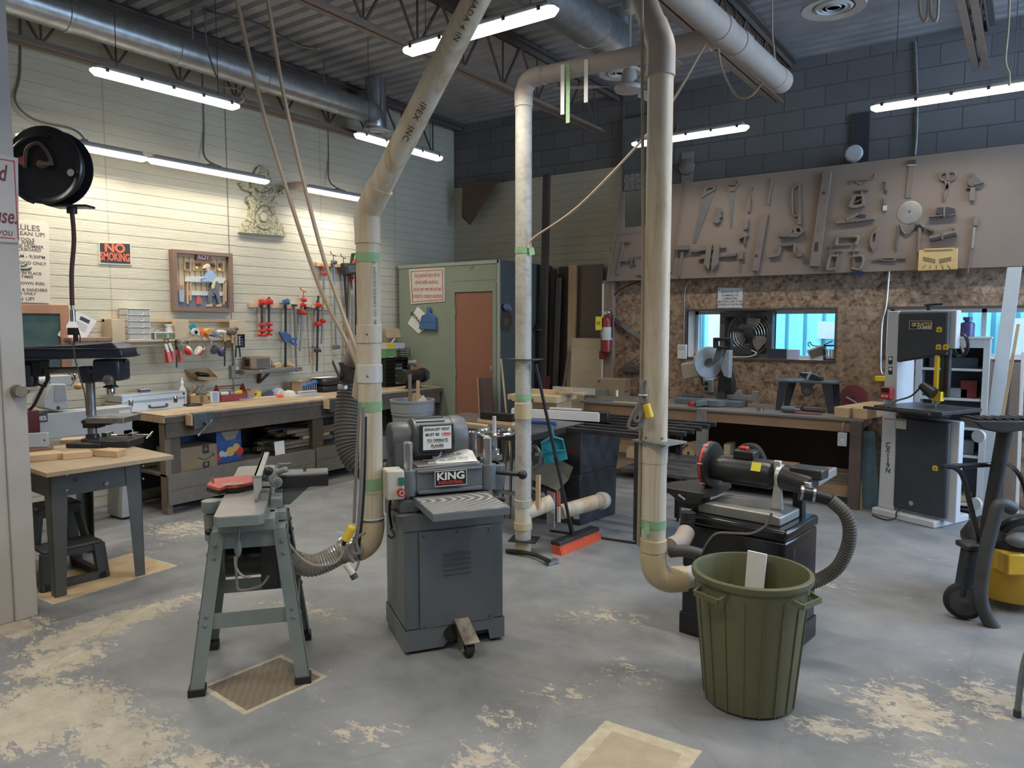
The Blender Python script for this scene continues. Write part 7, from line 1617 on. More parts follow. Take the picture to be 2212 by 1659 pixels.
for q_,r in(((1150,985),.085),((1152,1075),.07)):
 c=dep(q_[0],q_[1],5.55);oo=thing('saw_handwheel','dusty handwheel on the table saw front, %s'%('upper' if r>.08 else 'lower'),'handwheel',c);m=M();m.torus((0,0,0),r,.012,(.2,1,0),28,8);m.obj('rim',DSTEEL,oo);m=M();m.lathe([(.0,0),(.03,0),(.03,.10),(.0,.10)],(0,0,0),(.2,1,0),14);m.bar((-r,0,0),(r,0,0),.018,.01);m.obj('hub',IRON,oo)
# drawer-like clutter left of the middle pipe under the saw table: dowels
o=thing('dowel_bundle','loose sticks standing under the left wing of the table saw','sticks',(-3.75,5.05,0));
for x,x2,mt in((0,.06,PINEZ),(.05,-.03,POSTW),(.10,.16,PINEZ),(.14,.05,DUSTY),(.2,.2,DSTEEL)):m=M();m.bar((x,.0,0),(x2,.05,.78),.02,.015);m.obj('stick',mt,o)
o=thing('saw_stand','dull metal leg frame under the left wing of the table saw','stand',(-4.05,4.72,0));
for x in(0,.9):
 m=M();m.bx(x,0,0,x+.03,.03,ZS-.06);m.obj('leg',DSTEEL,o)
m=M();m.bx(0,0,.3,.93,.02,.33);m.obj('stretcher',DSTEEL,o)
# ---------------------------------------------------------------- broom and teal dustpan leaning on the pipe plate
hb=at_z(1236,1180,.0);ht=dep(1157,786,5.18);he=Vector((hb.x,hb.y,.095))
o=thing('push_broom','push broom with red bristles and black handle leaning on the middle pipe','broom',hb);p0=hb.copy()
m=M();m.cyl(he-p0,ht-p0,.0125,.012,12);m.obj('handle',BLACKM,o)
m=M();c=he.lerp(ht,.42)-p0;m.cyl(c,c+(ht-he).normalized()*.06,.015,n=12);m.cyl(he-p0,he.lerp(ht,.09)-p0,.018,n=12);m.obj('handle_sleeve',BLACK,o)
a=at_z(1203,1198,0);b=at_z(1289,1163,0);u=(b-a).normalized();n_=Vector((-u.y,u.x,0))
hd_=thing;m=M();a2,b2=a-p0,b-p0
vs=[];
for k in(a2,b2):vs+=[k-n_*.045,k+n_*.035,k+n_*.05+Vector((0,0,.065)),k-n_*.02+Vector((0,0,.065))]
m.add(vs,[(0,1,2,3),(7,6,5,4),(0,4,5,1),(1,5,6,2),(2,6,7,3),(3,7,4,0)]);m.obj('bristles',mat('bristle_red',(.62,.09,.035),.85,var=.2,scale=30,bump=1),o)
vs=[]
for k in(a2,b2):vs+=[k-n_*.028+Vector((0,0,.066)),k+n_*.058+Vector((0,0,.066)),k+n_*.058+Vector((0,0,.092)),k-n_*.02+Vector((0,0,.092))]
m=M();m.add(vs,[(0,1,2,3),(7,6,5,4),(0,4,5,1),(1,5,6,2),(2,6,7,3),(3,7,4,0)]);m.obj('broom_block',BLACKM,o,bev=.004)
c=dep(1197,962,5.40);o=thing('lobby_dustpan','teal dustpan clipped on the broom handle','dustpan',c,35)
FT=Frame(c.x,c.y,35,c.z);zt2=zz(1000,740,3.3175)
P_=FT.xz(((610,590),(640,590),(655,670),(720,690),(752,835),(585,878),(555,715),(622,675)),zt2)
m=M();m.prism(P_,-.004,.012);m.obj('pan',TEAL,o,bev=.003)
P_=FT.xz(((560,718),(625,680),(655,676),(720,694),(735,770),(565,790)),zt2);m=M();m.ring(P_,[(x*.86,z*.86+.005)for x,z in P_],-.03,-.004);m.obj('pan_rim',TEAL,o)
# floor strip seams
a=at_z(1094,1195);b=at_z(1150,1206);c=at_z(1186,1224)
m=M();m.tube([a-a,Vector((b.x-a.x,b.y-a.y,.012)),Vector((c.x-a.x,c.y-a.y,.02))],.016,8,5);tag(m.obj('rubber_strip',RUBBER,loc=(a.x,a.y,.018)),'curled black rubber strip on the floor right of the planer','strip')
m=M();m.box((0,0,.012),(.05,.09,.02),(8,0,-20));tag(m.obj('metal_wedge',DSTEEL,loc=(at_z(1192,1218).x,at_z(1192,1218).y,.003)),'small metal wedge at the end of the rubber strip','wedge')
a=at_z(1188,1148);b=at_z(1386,1177);m=M();m.tube([(0,0,0),((b.x-a.x)*.35,(b.y-a.y)*.37,0),(b.x-a.x,b.y-a.y,0)],.012,6,4);tag(m.obj('floor_seal',RUBBER,loc=(a.x,a.y,.006)),'thin black seam strip on the floor before the saw stand legs','strip')
# paired cord and coil with yellow connector on the right drop pipe
def rpd(x,y):return dep(x,y,3.345)
p0=rpd(1390,820);o=thing('coiled_cable','coiled grey cord with yellow connector hanging on the right drop pipe','cord',p0)
for pts in(((1394,835),(1380,870),(1362,905),(1358,922),(1372,927),(1388,915),(1396,880),(1392,838)),((1392,840),(1375,890),(1370,905),(1380,910),(1392,880),(1394,835)),((1390,850),(1396,826),(1392,822),(1386,835),(1384,865),(1390,870))):
 m=M();m.tube([rpd(x,y)-p0 for x,y in pts],.008,7);m.obj('cord_loop',CORDG,o)
m=M();m.tube([rpd(x,y)-p0 for x,y in((1388,850),(1396,860),(1398,872))],.006,6);m.obj('lead',CORDG,o)
a,b=rpd(1396,873)-p0,rpd(1403,902)-p0;m=M();m.cyl(a,b,.017,.020,18);m.obj('yellow_connector',YELLOW,o,bev=.002)
m=M();m.torus(rpd(1389,853)-p0,.018,.003,(0,0,1),16,5);m.obj('cable_tie',WPLA,o)
# ---------------------------------------------------------------- right-hand bench under the windows
z8=zz(1290,300,4.424);z9=zz(1720,310,4.496);z10=zz(1450,600,4.148);z11=zz(1800,640,2.963);zs=zz(1380,900,2.44);z12=zz(1120,640,4.607)
RBZ=.81;RY0,RY1=7.06,7.885;RX0,RX1=-4.02,-1.16
o=thing('side_bench','long grey-topped bench with reddish wooden apron under the windows','workbench',(RX0,RY0,0));L_=RX1-RX0;D_=RY1-RY0
m=M();m.bx(0,0,RBZ-.022,L_,D_,RBZ);m.obj('top',RBTOP,o,bev=.002)
m=M();m.bx(.04,.03,RBZ-.125,L_-.06,.065,RBZ-.0225);m.obj('apron',RBW,o,bev=.002)
m=M();m.bx(L_-.10,.10,RBZ-.125,L_-.065,D_,RBZ-.0225);m.obj('end_apron',RBW,o)
for px,mt in((1514,GREYW),(1848,POSTW)):
 x=at_y(px,950,RY0).x-RX0;m=M();m.bx(x-.048,-.006,0,x+.048,.085,RBZ-.0235);m.obj('leg',mat('pale_leg',(.215,.200,.195),.65,var=.15)if px<1600 else mat('red_brown_leg',(.105,.072,.062),.6,var=.25,scale=5),o,bev=.003)
for x in(.10,L_-.15):m=M();m.bx(x-.045,D_-.1,0,x+.045,D_-.01,RBZ-.023);m.obj('leg',DARKW,o)
m=M();m.bx(.3,.045,.20,L_-.10,D_-.1,.222);m.obj('lower_shelf',GREYW,o)
m=M();m.bx(.3,.02,.10,L_-.09,.044,.20);m.obj('lower_rail',RBW,o)
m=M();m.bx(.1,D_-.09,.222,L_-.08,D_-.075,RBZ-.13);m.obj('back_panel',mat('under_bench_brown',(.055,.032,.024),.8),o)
o,L=Wall('B',RY0-.007).th('outlet_box','small grey outlet box fixed beside the right leg of the side bench','outlet',1822,950,.005);m=M();m.bx(-.045,-.03,-.055,.03,.0,.065);m.obj('box',LGREY,o,bev=.004);m=M();m.cyl((-.005,-.032,.0),(-.005,-.03,.0),.014,n=14);m.obj('socket',WPLA,o);m=M();m.tube([(-.01,-.015,.065),(-.01,-.01,.12),(.0,.03,.16)],.007,6);m.obj('conduit',GSTEEL,o)
# light vise bench left of it
a=at_z(1203,857,.90)
o=thing('vise_bench','light wooden bench with a vise left of the long side bench','workbench',(a.x,a.y,0),8)
m=M();m.bx(-.52,0,.83,0,.55,.90);m.bx(-.60,.05,.84,-.52,.5,.895);m.obj('top',MAPLE,o,bev=.003)
m=M();m.bx(-.46,.08,.70,-.04,.5,.829);m.obj('apron',PINE,o)
for x in(-.44,-.09):
 for y in(.08,.42):m=M();m.bx(x,y,0,x+.06,y+.06,.70);m.obj('leg',PINEZ,o)
m=M();m.cyl((-.30,-.06,.85),(-.30,.0,.85),.03,n=14);m.obj('vise_screw',IRON,o)
ZV=.9008
def rbt(nm,lb,cat,px,y_,rz=0,dz=0,group=None):
 p=at_y(px,850,y_);return thing(nm,lb,cat,(p.x,y_,RBZ+.0008+dz),rz,group)
r3=random.Random(5)
for lb,dx,dy,L2,W2,H2,rz,dz,mt in(('thick pine board on the vise bench',-.30,.20,.36,.10,.045,4,0,PINE),('wide pale board on the vise bench',-.06,.30,.42,.16,.022,12,0,PINE),('thin dark-edged strip on the vise bench',-.25,.42,.40,.06,.02,3,0,TROSEW),('short block standing at the right of the vise bench boards',.02,.18,.10,.08,.05,20,.0225,PINEY)):
 o=thing('wood_board',lb,'board',(a.x+dx,a.y+dy,ZV+dz),rz,'boards on the vise bench');m=M();m.bx(-L2/2,-W2/2,0,L2/2,W2/2,H2);m.obj('board',mt,o,bev=.002)
for lb,px,y_,L2,W2,H2,rz,mt in(('long strip lying aslant at the left of the side bench, front one',1330,7.20,.66,.035,.022,14,GREYW),('long strip lying aslant at the left of the side bench, middle one',1345,7.34,.70,.04,.025,12,POSTW),('long strip lying aslant at the left of the side bench, rear one',1350,7.47,.62,.05,.028,16,GREYW),('short pale board before the slanted strips',1352,7.12,.28,.05,.012,4,PINE),('dark block among the slanted strips',1275,7.22,.12,.06,.05,10,DARKW)):
 o=rbt('wood_strip',lb,'wood strip',px,y_,rz);m=M();m.bx(-L2/2,-W2/2,0,L2/2,W2/2,H2);m.obj('strip',mt,o,bev=.002)
o=rbt('white_channel','white board edge lying behind the vise bench boards','board',1248,7.60,-6);m=M();m.bx(-.36,-.02,0,.36,.02,.085);m.obj('board',WPLA,o)
o=rbt('shipping_box','grey-brown cardboard box on the left of the side bench','box',1325,7.66,8);m=M();m.bx(-.165,-.12,0,.165,.11,.21);m.obj('box',DCARD,o,bev=.002);m=M();m.bx(.1655,-.06,.12,.167,.0,.20);m.obj('tape',mat('tape_orange',(.40,.12,.05),.5),o);m=M();m.tube([(.166,-.09,.08),(.167,-.03,.065),(.166,.05,.08)],.004,5);m.obj('arrow_print',TOOLBLK,o)
for x,z in((-.145,.185),(-.13,.185)):m=M();m.bx(x,-.1215,z-.015,x+.008,-.1202,z+.012);m.obj('box_mark',TOOLBLK,o)
o=rbt('square_post','two short square posts beside the cardboard box','post',1302,7.46,12);m=M();m.bx(-.07,-.06,0,.05,.05,.10);m.obj('post',GREYW,o);
o=rbt('spray_tube','small white tube standing before the cardboard box','tube',1333,7.44);m=M();m.lathe([(.014,0),(.014,.09),(.008,.10),(.0,.10)],n=14);m.obj('tube',WHITE,o)
# miter saw
MS=rbt('miter_saw','blue-grey sliding miter saw with dust bag on the side bench','miter saw',1540,7.45,0);FM=Frame(MS.location.x,7.45,0,MS.location.z)
MSG=mat('saw_grey',(.12,.145,.17),.45,var=.1);MSL=mat('saw_light',(.36,.40,.44),.4,var=.08,dirt=.2);MSA=mat('saw_alu',(.30,.30,.29),.4,.5,var=.15)
X=lambda x,y,v=0:FM.V(*z10(x,y),v)
a,b=X(50,1050),X(640,1155,-.15);m=M();m.bx(X(55,1100).x,-.08,0,X(650,1100).x,.14,.06);m.bx(X(55,1040).x,.10,.06,X(240,1040).x,.16,.09);m.obj('base',MSG,MS,bev=.006)
m=M();m.cyl((X(400,1100).x,-.05,.005),(X(400,1100).x,-.05,.068),.145,n=32);m.bar((X(400,1100).x,-.08,.045),(X(205,1130,-.30).x,-.30,.035),.07,.05);m.obj('turntable',MSG,MS,bev=.004)
q=X(215,1115,-.30);m=M();m.cyl((q.x-.02,-.30,.035),(q.x-.035,-.37,.035),.022,n=14);m.obj('lock_handle',RED,MS)
m=M();m.prism([(X(470,1050).x,.065),(X(765,1050).x,.065),(X(765,980).x,.16),(X(715,980).x,.16),(X(705,1020).x,.115),(X(615,1015).x,.115),(X(600,975).x,.165),(X(570,975).x,.165),(X(545,1015).x,.115),(X(480,1025).x,.11)],.06,.085);m.obj('fence',MSA,MS,bev=.003)
m=M();m.prism([(X(385,1030).x,.06),(X(520,1030).x,.06),(X(525,900).x,.24),(X(480,760).x,.42),(X(440,760).x,.42),(X(395,900).x,.25)],.08,.20);m.obj('pivot_arm',BLACKM,MS,bev=.006)
m=M();m.prism([(X(440,800).x,X(440,800).z),(X(490,650).x,X(490,650).z),(X(525,650).x,X(525,650).z),(X(515,900).x,X(515,900).z),(X(470,880).x,X(470,880).z)],.0,.10);m.obj('motor_arm',MSL,MS,bev=.006)
c=X(330,760,.02);m=M();n_=Vector((.75,-.65,0)).normalized()
m.lathe([(.0,-.022),(.16,-.022),(.168,-.01),(.168,.01),(.16,.022),(.0,.022)],(c.x,.02,c.z),n_,36);m.obj('blade_guard',MSL,MS)
m=M();m.lathe([(.0,.026),(.05,.026),(.055,.020)],(c.x,.02,c.z),n_,20);m.obj('blade_hub',MSG,MS)
m=M();m.lathe([(.0,-.004),(.150,-.004),(.150,.004),(.0,.004)],(c.x+.02,.03,c.z-.03),n_,36);m.obj('saw_blade',STEEL,MS)
hd=[X(*q)for q in((415,535),(575,535),(580,640),(545,645),(415,625))]
m=M();m.ring([(q.x,q.z)for q in hd],[(X(*q).x,X(*q).z)for q in((445,565),(545,565),(548,612),(530,614),(445,608))],-.14,-.06);m.obj('handle',BLACK,MS,bev=.006)
m=M();m.prism([(X(430,630).x,X(430,630).z),(X(480,630).x,X(480,630).z),(X(450,720).x,X(450,720).z),(X(380,780).x,X(380,780).z)],-.08,.0);m.obj('handle_neck',MSG,MS,bev=.004)
m=M();bagp=[X(*q,.06)for q in((90,768),(270,738),(285,880),(110,920))]
m.prism([(q.x,q.z)for q in bagp],.02,.12);m.obj('dust_bag',mat('bag_canvas',(.40,.35,.29),.85,var=.08),MS,bev=.02)
m=M();m.tube([X(*q,.1)for q in((240,880),(270,900),(280,950),(300,960))],.008,6);m.obj('power_cord',RUBBER,MS)
m=M();c=X(435,1020,-.02);m.cyl((c.x,-.0,.10),(c.x,.03,.10),.045,n=22);m.obj('bevel_knob',DGREY,MS)
q=X(325,970);o,L=Wall('B',YO).th('wall_outlet','grey outlet with plugs on the strand board behind the miter saw','outlet',*z10(330,970),.045);m=M();m.bx(-.05,0,-.07,.05,.045,.07);m.obj('box',GREYC,o,bev=.004);
for z in(-.03,.03):m=M();m.bx(-.03,-.03,z-.018,.0,.0,z+.018);m.obj('plug',BLACK,o)
# router table with tools on it
RT=rbt('router_table','small dark router table on the side bench','router table',1742,7.50,0);FM=Frame(RT.location.x,7.50,0,RT.location.z)
zt_=X(1200,925,-.15).z;xl,xr=X(955,930,-.15).x,X(1435,935,-.15).x
m=M();m.bx(xl,-.15,zt_-.022,xr+.04,.18,zt_);m.obj('table_top',mat('router_top',(.10,.13,.16),.35,.2,var=.1),RT,bev=.004)
for x,s in((xl+.01,1),(xr-.0,-1)):
 for y,k in((-.14,0),(.16,0)):
  m=M();m.prism([(x-s*.03,0),(x+s*.02,0),(x+s*.09,zt_-.023),(x-s*.005,zt_-.023)],y,y+.012);m.obj('leg',CHAR,RT)
m=M();m.lathe([(.02,0),(.045,.02),(.055,.05),(.055,.10),(.07,.105),(.07,.13)],(X(1215,1000).x,.0,zt_-.155),n=20);m.obj('router_motor',GREYM,RT)
m=M();m.tube([(X(1200,1080).x,-.0,.06),(X(1170,1100).x,-.02,.02),(X(1230,1150).x,-.08,.008),(X(1400,1150).x,-.1,.008)],.006,6);m.obj('router_cord',RUBBER,RT)
o=thing('clamp_tool','black fence clamp and lever lying on the router table','tool',(RT.location.x+.02,7.47,RT.location.z+zt_+.001),0);m=M();m.prism([(-.08,.05),(-.07,.075),(.06,.06),(.13,.03),(.13,.0),(-.02,.01)],-.04,.06);m.obj('body',BLACKM,o,bev=.006);m=M();m.bar((-.0,-.05,.01),(.03,-.05,.08),.03,.02);m.obj('lever',MSL,o,bev=.004)
o=thing('wrench','steel wrench lying at the left edge of the router table','wrench',(RT.location.x-.16,7.40,RT.location.z+zt_+.001),4);m=M();m.slab([(-.07,-.012),(-.05,-.006),(.08,-.007),(.10,-.018),(.10,.018),(.08,.007),(-.05,.008),(-.07,.016),(-.085,.012),(-.07,.002),(-.085,-.008)],0,.008);m.obj('wrench',STEEL,o)
o=rbt('grinding_disc','large dusty pink disc leaning on the wall behind the beams','disc',1845,7.80,0);q=at_y(1845,864,7.80);m=M();m.lathe([(.0,-.01),(.125,-.01),(.125,.01),(.0,.01)],(0,0,.126),(0,1,.12),40);m.obj('disc',mat('disc_pink',(.22,.060,.075),.6,var=.1),o);m=M();m.cyl((0,-.014,.127),(0,-.009,.127),.011,n=12);m.obj('bore',TOOLBLK,o);m=M();m.box((-.02,-.0125,.10),(.11,.002,.014),(0,28,0));m.obj('white_smear',LGREY,o)
for lb,px,rz in(('left one of two square beams on the right end of the side bench',1822,0),('right one of two square beams on the right end of the side bench',1862,0)):
 o=rbt('square_beam',lb,'beam',px,7.12,-14,group='beams on the side bench');m=M();m.bx(-.065,-.03,0,.065,.72,.095);m.obj('beam',PINEY,o,bev=.006)
o=rbt('small_tin','small round tin at the front of the side bench','tin',1643,7.16);m=M();m.lathe([(.035,0),(.035,.035),(.03,.035),(.03,.01),(.0,.01)],n=22);m.obj('tin',STEEL,o)
o=rbt('cordless_drill','grey cordless tool lying before the router table','drill',1705,7.22,10);m=M();m.lathe([(.02,-.07),(.03,-.05),(.032,.03),(.02,.06)],(0,0,.034),(1,0,0),16);m.obj('body',MSG,o);m=M();m.cyl((.06,0,.034),(.10,0,.034),.012,n=12);m.obj('chuck',STEEL,o)
o=rbt('sanding_sheet','dusty red sheet lying flat beside the cordless tool','sheet',1745,7.24,6);m=M();m.box((0,0,.002),(.26,.13,.002));m.obj('sheet',mat('sheet_red',(.16,.055,.05),.7),o)
# under the side bench
ZU=.2235
def und(nm,lb,cat,px,y_,rz=0):p=at_y(px,980,y_);return thing(nm,lb,cat,(p.x,y_,ZU),rz)
o=und('birdhouse','small pine birdhouse on the lower shelf of the side bench','birdhouse',1487,7.22,-12);m=M();m.prism([(-.075,0),(.075,0),(.075,.13),(0,.20),(-.075,.13)],0,.16);m.obj('body',MAPLE,o);m=M();m.cyl((0.0,-.002,.10),(0.0,.0,.10),.016,n=16);m.obj('entrance_hole',TOOLBLK,o)
for s in(-1,1):m=M();m.bar((s*.0,-.02,.213),(s*.13,-.02,.085),.012,.012);m.add([(0,-.03,.205),(s*.13,-.03,.085),(s*.13,.19,.085),(0,.19,.205),(0,-.03,.215),(s*.135,-.03,.095),(s*.135,.19,.095),(0,.19,.215)],[(0,1,2,3),(7,6,5,4),(0,4,5,1),(1,5,6,2),(2,6,7,3),(3,7,4,0)]);m.obj('roof_panel',PINE,o)
o=und('pine_box','open pine box beside the birdhouse','box',1548,7.25,6);m=M();m.bx(-.05,0,0,.12,.25,.07);m.bx(.07,0,0,.13,.25,.22);m.bx(-.11,.1,0,-.05,.12,.16);m.obj('box',MAPLE,o)
o=und('wood_molding','arched moulding block on the shelf behind the saw stand','moulding',1372,7.18,0);m=M();m.prism([(-.08,0),(.08,0),(.08,.05),(.05,.07),(.0,.14),(-.05,.12),(-.08,.07)],-.05,.10);m.obj('moulding',PINE,o)
for lb,px,y_,L2,H2,zz_ in(('long pale board on the lower shelf behind the stand',1345,7.40,.8,.09,0),('upper long pale board on the lower shelf behind the stand',1340,7.50,.8,.20,0),('flat pale board on the lower shelf under the window',1640,7.30,.75,.10,0),('flat board lying at the right of the lower shelf',1760,7.30,.55,.04,0)):
 o=und('shelf_board',lb,'board',px,y_,2);m=M();m.bx(-L2/2,0,0,L2/2,.025 if H2>.05 else .2,H2);m.obj('board',PINE if 'pale' in lb else GREYW,o)
o=und('board_stack','small stack of dim boards at the right end of the lower shelf','boards',1815,7.20,0);
for i in range(3):m=M();m.bx(-.28+.03*i,-.02,i*.026,.14-.02*i,.2,i*.026+.022);m.obj('board',GREYW if i%2 else POSTW,o)
o=thing('leaning_sheet','blue-faced board leaning between the side bench and the bandsaw','board',(at_z(1875,1100).x-.02,7.12,0),0);a_=at_y(1865,925,7.12).x-o.location.x
m=M();m.prism([(-.05,0),(.12,0),(.05,.70),(-.10,.70)],.02,.05);m.obj('panel',mat('panel_blue',(.085,.15,.19),.6,var=.15),o);m=M();m.prism([(-.05,0),(-.02,0),(-.075,.70),(-.10,.70)],-.01,.0195);m.obj('pine_edge',PINEZ,o)

# ---------------------------------------------------------------- window sill things and wall pieces
ZSI=W1[2]+.0008
def sil(nm,lb,cat,px,y_,W=W1,rz=0):p=at_y(px,760,y_);return thing(nm,lb,cat,(p.x,y_,W[2]+.0008),rz)
o=sil('window_fan','dark box fan with wire guard standing in the left window','fan',1612,8.02);a=at_y(1558,675,8.0);b=at_y(1668,780,8.0);hw=(b.x-a.x)/2;hh=a.z-ZSI
FH=mat('fan_housing',(.075,.068,.062),.5);m=M();m.ring([(-hw,0),(hw,0),(hw,hh),(-hw,hh)],[(-hw*.80,hh*.1),(hw*.80,hh*.1),(hw*.80,hh*.9),(-hw*.80,hh*.9)],-.05,.10);m.bx(-hw,.06,0,hw,.10,hh);m.obj('housing',FH,o)
c=at_y(1617,722,7.95);cx_,cz_=c.x-o.location.x,c.z-ZSI;r_=.225
m=M();m.torus((cx_,-.065,cz_),r_,.008,(0,1,0),44,8);m.obj('guard_rim',DGREY,o)
for k in range(1,8):m=M();m.torus((cx_,-.075+.002*k,cz_),r_*k/8,.0016,(0,1,0),36,4);m.obj('guard_ring',STEEL,o)
for k in range(12):m=M();m.cyl((cx_+.05*math.cos(k*.5236),-.077,cz_+.05*math.sin(k*.5236)),(cx_+r_*math.cos(k*.5236),-.066,cz_+r_*math.sin(k*.5236)),.0016,n=4);m.obj('guard_wire',STEEL,o)
for k in range(3):
 t=R(80+120*k);m=M();ps=[]
 for rr,w_ in((.05,.35),(.13,.55),(.20,.45)):ps+=[(cx_+rr*math.cos(t-w_),-.02,cz_+rr*math.sin(t-w_)),(cx_+rr*math.cos(t+w_),.01,cz_+rr*math.sin(t+w_))]
 m.add(ps,[(0,1,3,2),(2,3,5,4)]);m.obj('fan_blade',mat('fan_blade_grey',(.26,.25,.24),.4,.3),o)
m=M();m.lathe([(.0,-.03),(.03,-.03),(.032,-.024),(.055,-.02),(.06,0),(.06,.04)],(cx_,-.07,cz_),(0,1,0),26);m.obj('motor_hub',BLACKM,o)
m=M();m.bx(cx_-.05,-.10,cz_-.215,cx_+.04,-.07,cz_-.145);m.obj('control_box',TOOLBLK,o);m=M();m.bx(cx_-.10,-.078,cz_+.06,cx_+.03,-.076,cz_+.105);m.obj('maker_plate',DGREY,o)
m=M();m.tube([(cx_+.04,-.09,cz_-.17),(cx_+.10,-.11,cz_-.2),(cx_+.03,-.12,.02),(-.10,-.12,.012),(-.15,-.11,.012)],.006,6);m.obj('fan_cord',WPLA,o)
o=sil('black_box','flat black box standing on the window sill right of the fan','box',1680,7.96);m=M();m.bx(-.10,0,0,.085,.06,.105);m.obj('box',mat('slate_box',(.03,.035,.05),.5),o)
o=sil('pale_carton','pale blue carton beside the black box on the window sill','carton',1712,7.98);m=M();m.bx(-.06,0,0,.06,.06,.10);m.obj('carton',mat('pale_carton',(.40,.44,.58),.6),o)
o=sil('tilted_device','small white framed device tilted on the right of the sill','frame',1765,8.02,rz=8);m=M();m.box((0,0,.075),(.17,.05,.11),(0,-22,0));m.obj('case',LGREY,o,bev=.004);m=M();m.box((0,-.027,.075),(.14,.004,.08),(0,-22,0));m.obj('screen',TOOLD,o);m=M();m.tube([(-.07,0,.13),(-.09,0,.16),(-.07,0,.18),(-.05,0,.15),(.02,0,.14),(.14,0,.19)],.005,6);m.obj('arm',DGREY,o)
o=sil('sill_rack','small dark rack with bottles in the right corner of the left window','rack',1791,8.0);m=M();m.bx(-.05,-.02,.14,.045,.06,.155);m.bx(-.05,-.02,0,-.04,.06,.15);m.bx(-.05,-.02,0,.045,.06,.015);m.obj('rack',BLACKM,o)
for x in(-.02,.01,.035):m=M();m.cyl((x,.0,.0155),(x,.0,.11),.011,n=10);m.obj('bottle',WPLA if x else DGREY,o)
o=thing('blue_bottle','dark blue bottle standing on top of the white shelf in the right window','bottle',(at_y(2089,725,7.45).x,7.45,1.5415));b=at_y(2089,685,7.45).z-1.5415;m=M();m.lathe([(.0,0),(.055,0),(.055,b*.62),(.05,b*.7),(.022,b*.76),(.022,b*.82),(.036,b*.83),(.036,b),(.0,b)],n=20);m.obj('bottle',mat('bottle_indigo',(.03,.03,.12),.3),o)
BO=Wall('B',YO)
o,L=BO.th('notice_sign','white notice with slanted lettering above the left window','sign',1577,644,.004);m=M();m.prism([L(1551,622),L(1604,622),L(1603,665),L(1550,665)],-.003,.004);m.obj('board',mat('notice_white',(.52,.52,.54),.5,var=.03),o)
for s,y in(('ABSOLUTELY NO',631),('FLAMMABLE OR',638),('COMBUSTIBLE',645),('MATERIALS ARE TO BE',651.5),('STORED IN THIS ROOM',658)):q=L(1577,y);text(s,.030,TOOLD,o,(q[0],-.0034,q[1]),bold=.0004,sx=.85,shear=.2)
for px,py in((1554,625),(1601,625)):q=L(px,py);m=M();m.cyl((q[0],-.006,q[1]),(q[0],-.003,q[1]),.006,n=8);m.obj('nail',IRON,o)
o,L=BO.th('switch_plate','white thermostat box on the strand board left of the window','switch',1473,759,.03);m=M();m.bx(-.055,0,-.085,.05,.03,.075);m.obj('box',WPLA,o,bev=.004);m=M();m.bx(-.04,-.002,.02,.03,.0,.06);m.obj('print',LGREY,o)
def wire(lb,pts,W,off,r=.007,mt=GSTEEL):
 P_=[W.p(x,y,off)for x,y in pts];m=M();m.tube([p-P_[0]for p in P_],r,6,5);tag(m.obj('wall_cable',mt,loc=P_[0]),lb,'cable')
wire('grey conduit running down the strand board left of the window',((1490,605),(1480,625),(1478,680),(1477,741)),BO,.012)
wire('black cable curving over the fire extinguisher post',((1385,606),(1350,620),(1325,640),(1316,668)),BO,.04,.007,RUBBER)
wire('pale conduit running down beside the bandsaw',((1921,580),(1914,660),(1905,700),(1902,790),(1906,808)),BO,.02,.009,GALV)
o,L=BO.th('diagonal_strip','grey metal strip fixed diagonally on the strand board behind the pipe','strip',1360,715,.02);m=M();m.bar((L(1328,690)[0],0,L(1328,690)[1]),(L(1398,738)[0],0,L(1398,738)[1]),.04,.05);m.obj('strip',DSTEEL,o)
o,L=BO.th('rod_holder','bundle of thin rods on a wall bracket behind the right drop pipe','rods',1365,800,.06)
for i in range(5):a_,b_=L(1336+4*i,801),L(1378+3*i,770+7*i);m=M();m.bar((a_[0],.0,a_[1]),(b_[0],.0+.01*i,b_[1]),.012,.012);m.obj('rod',IRON,o)
m=M();m.bx(-.16,.0,-.02,.12,.055,-.005);m.obj('bracket',IRON,o)
o,L=BO.th('grip_bar','yellow handle sticking out behind the bandsaw column','handle',1900,818,.05);m=M();m.bx(-.04,-.02,-.025,.06,.045,.025);m.obj('handle',YELLOW,o,bev=.006)
# ---------------------------------------------------------------- tool board
YT=7.80;TB=Wall('B',YT)
o,L=TB.th('tool_board','large taupe board of overpainted hand tools above the windows','board',1800,480,0)
bd=[L(*p)for p in((1309,608),(1341,412),(1347,414),(1347,492),(1400,487),(1400,404),(2212,310))];x1=1.9
e0=L(2212,310);f0=L(2212,572)
m=M();m.prism(bd+[(e0[0]+1.6,e0[1]),(f0[0]+1.6,f0[1]-.01)],0,.03);m.obj('panel',TBOARD,o)
m=M();a=L(1333,508);b=L(1316,600);c=L(1400,501);m.bar((a[0],-.001,a[1]),(b[0],-.001,b[1]),.006,.003,(0,1,0));m.bar((a[0],-.001,a[1]),(c[0],-.001,c[1]),.006,.003,(0,1,0));m.obj('panel_joint',TOOLD,o)
m=M();
for x in(-2.9,-1.6,-.3):m.bx(x+2.0,.03,-.3,x+2.04,.095,.5)
m.obj('batten',POSTW,o)
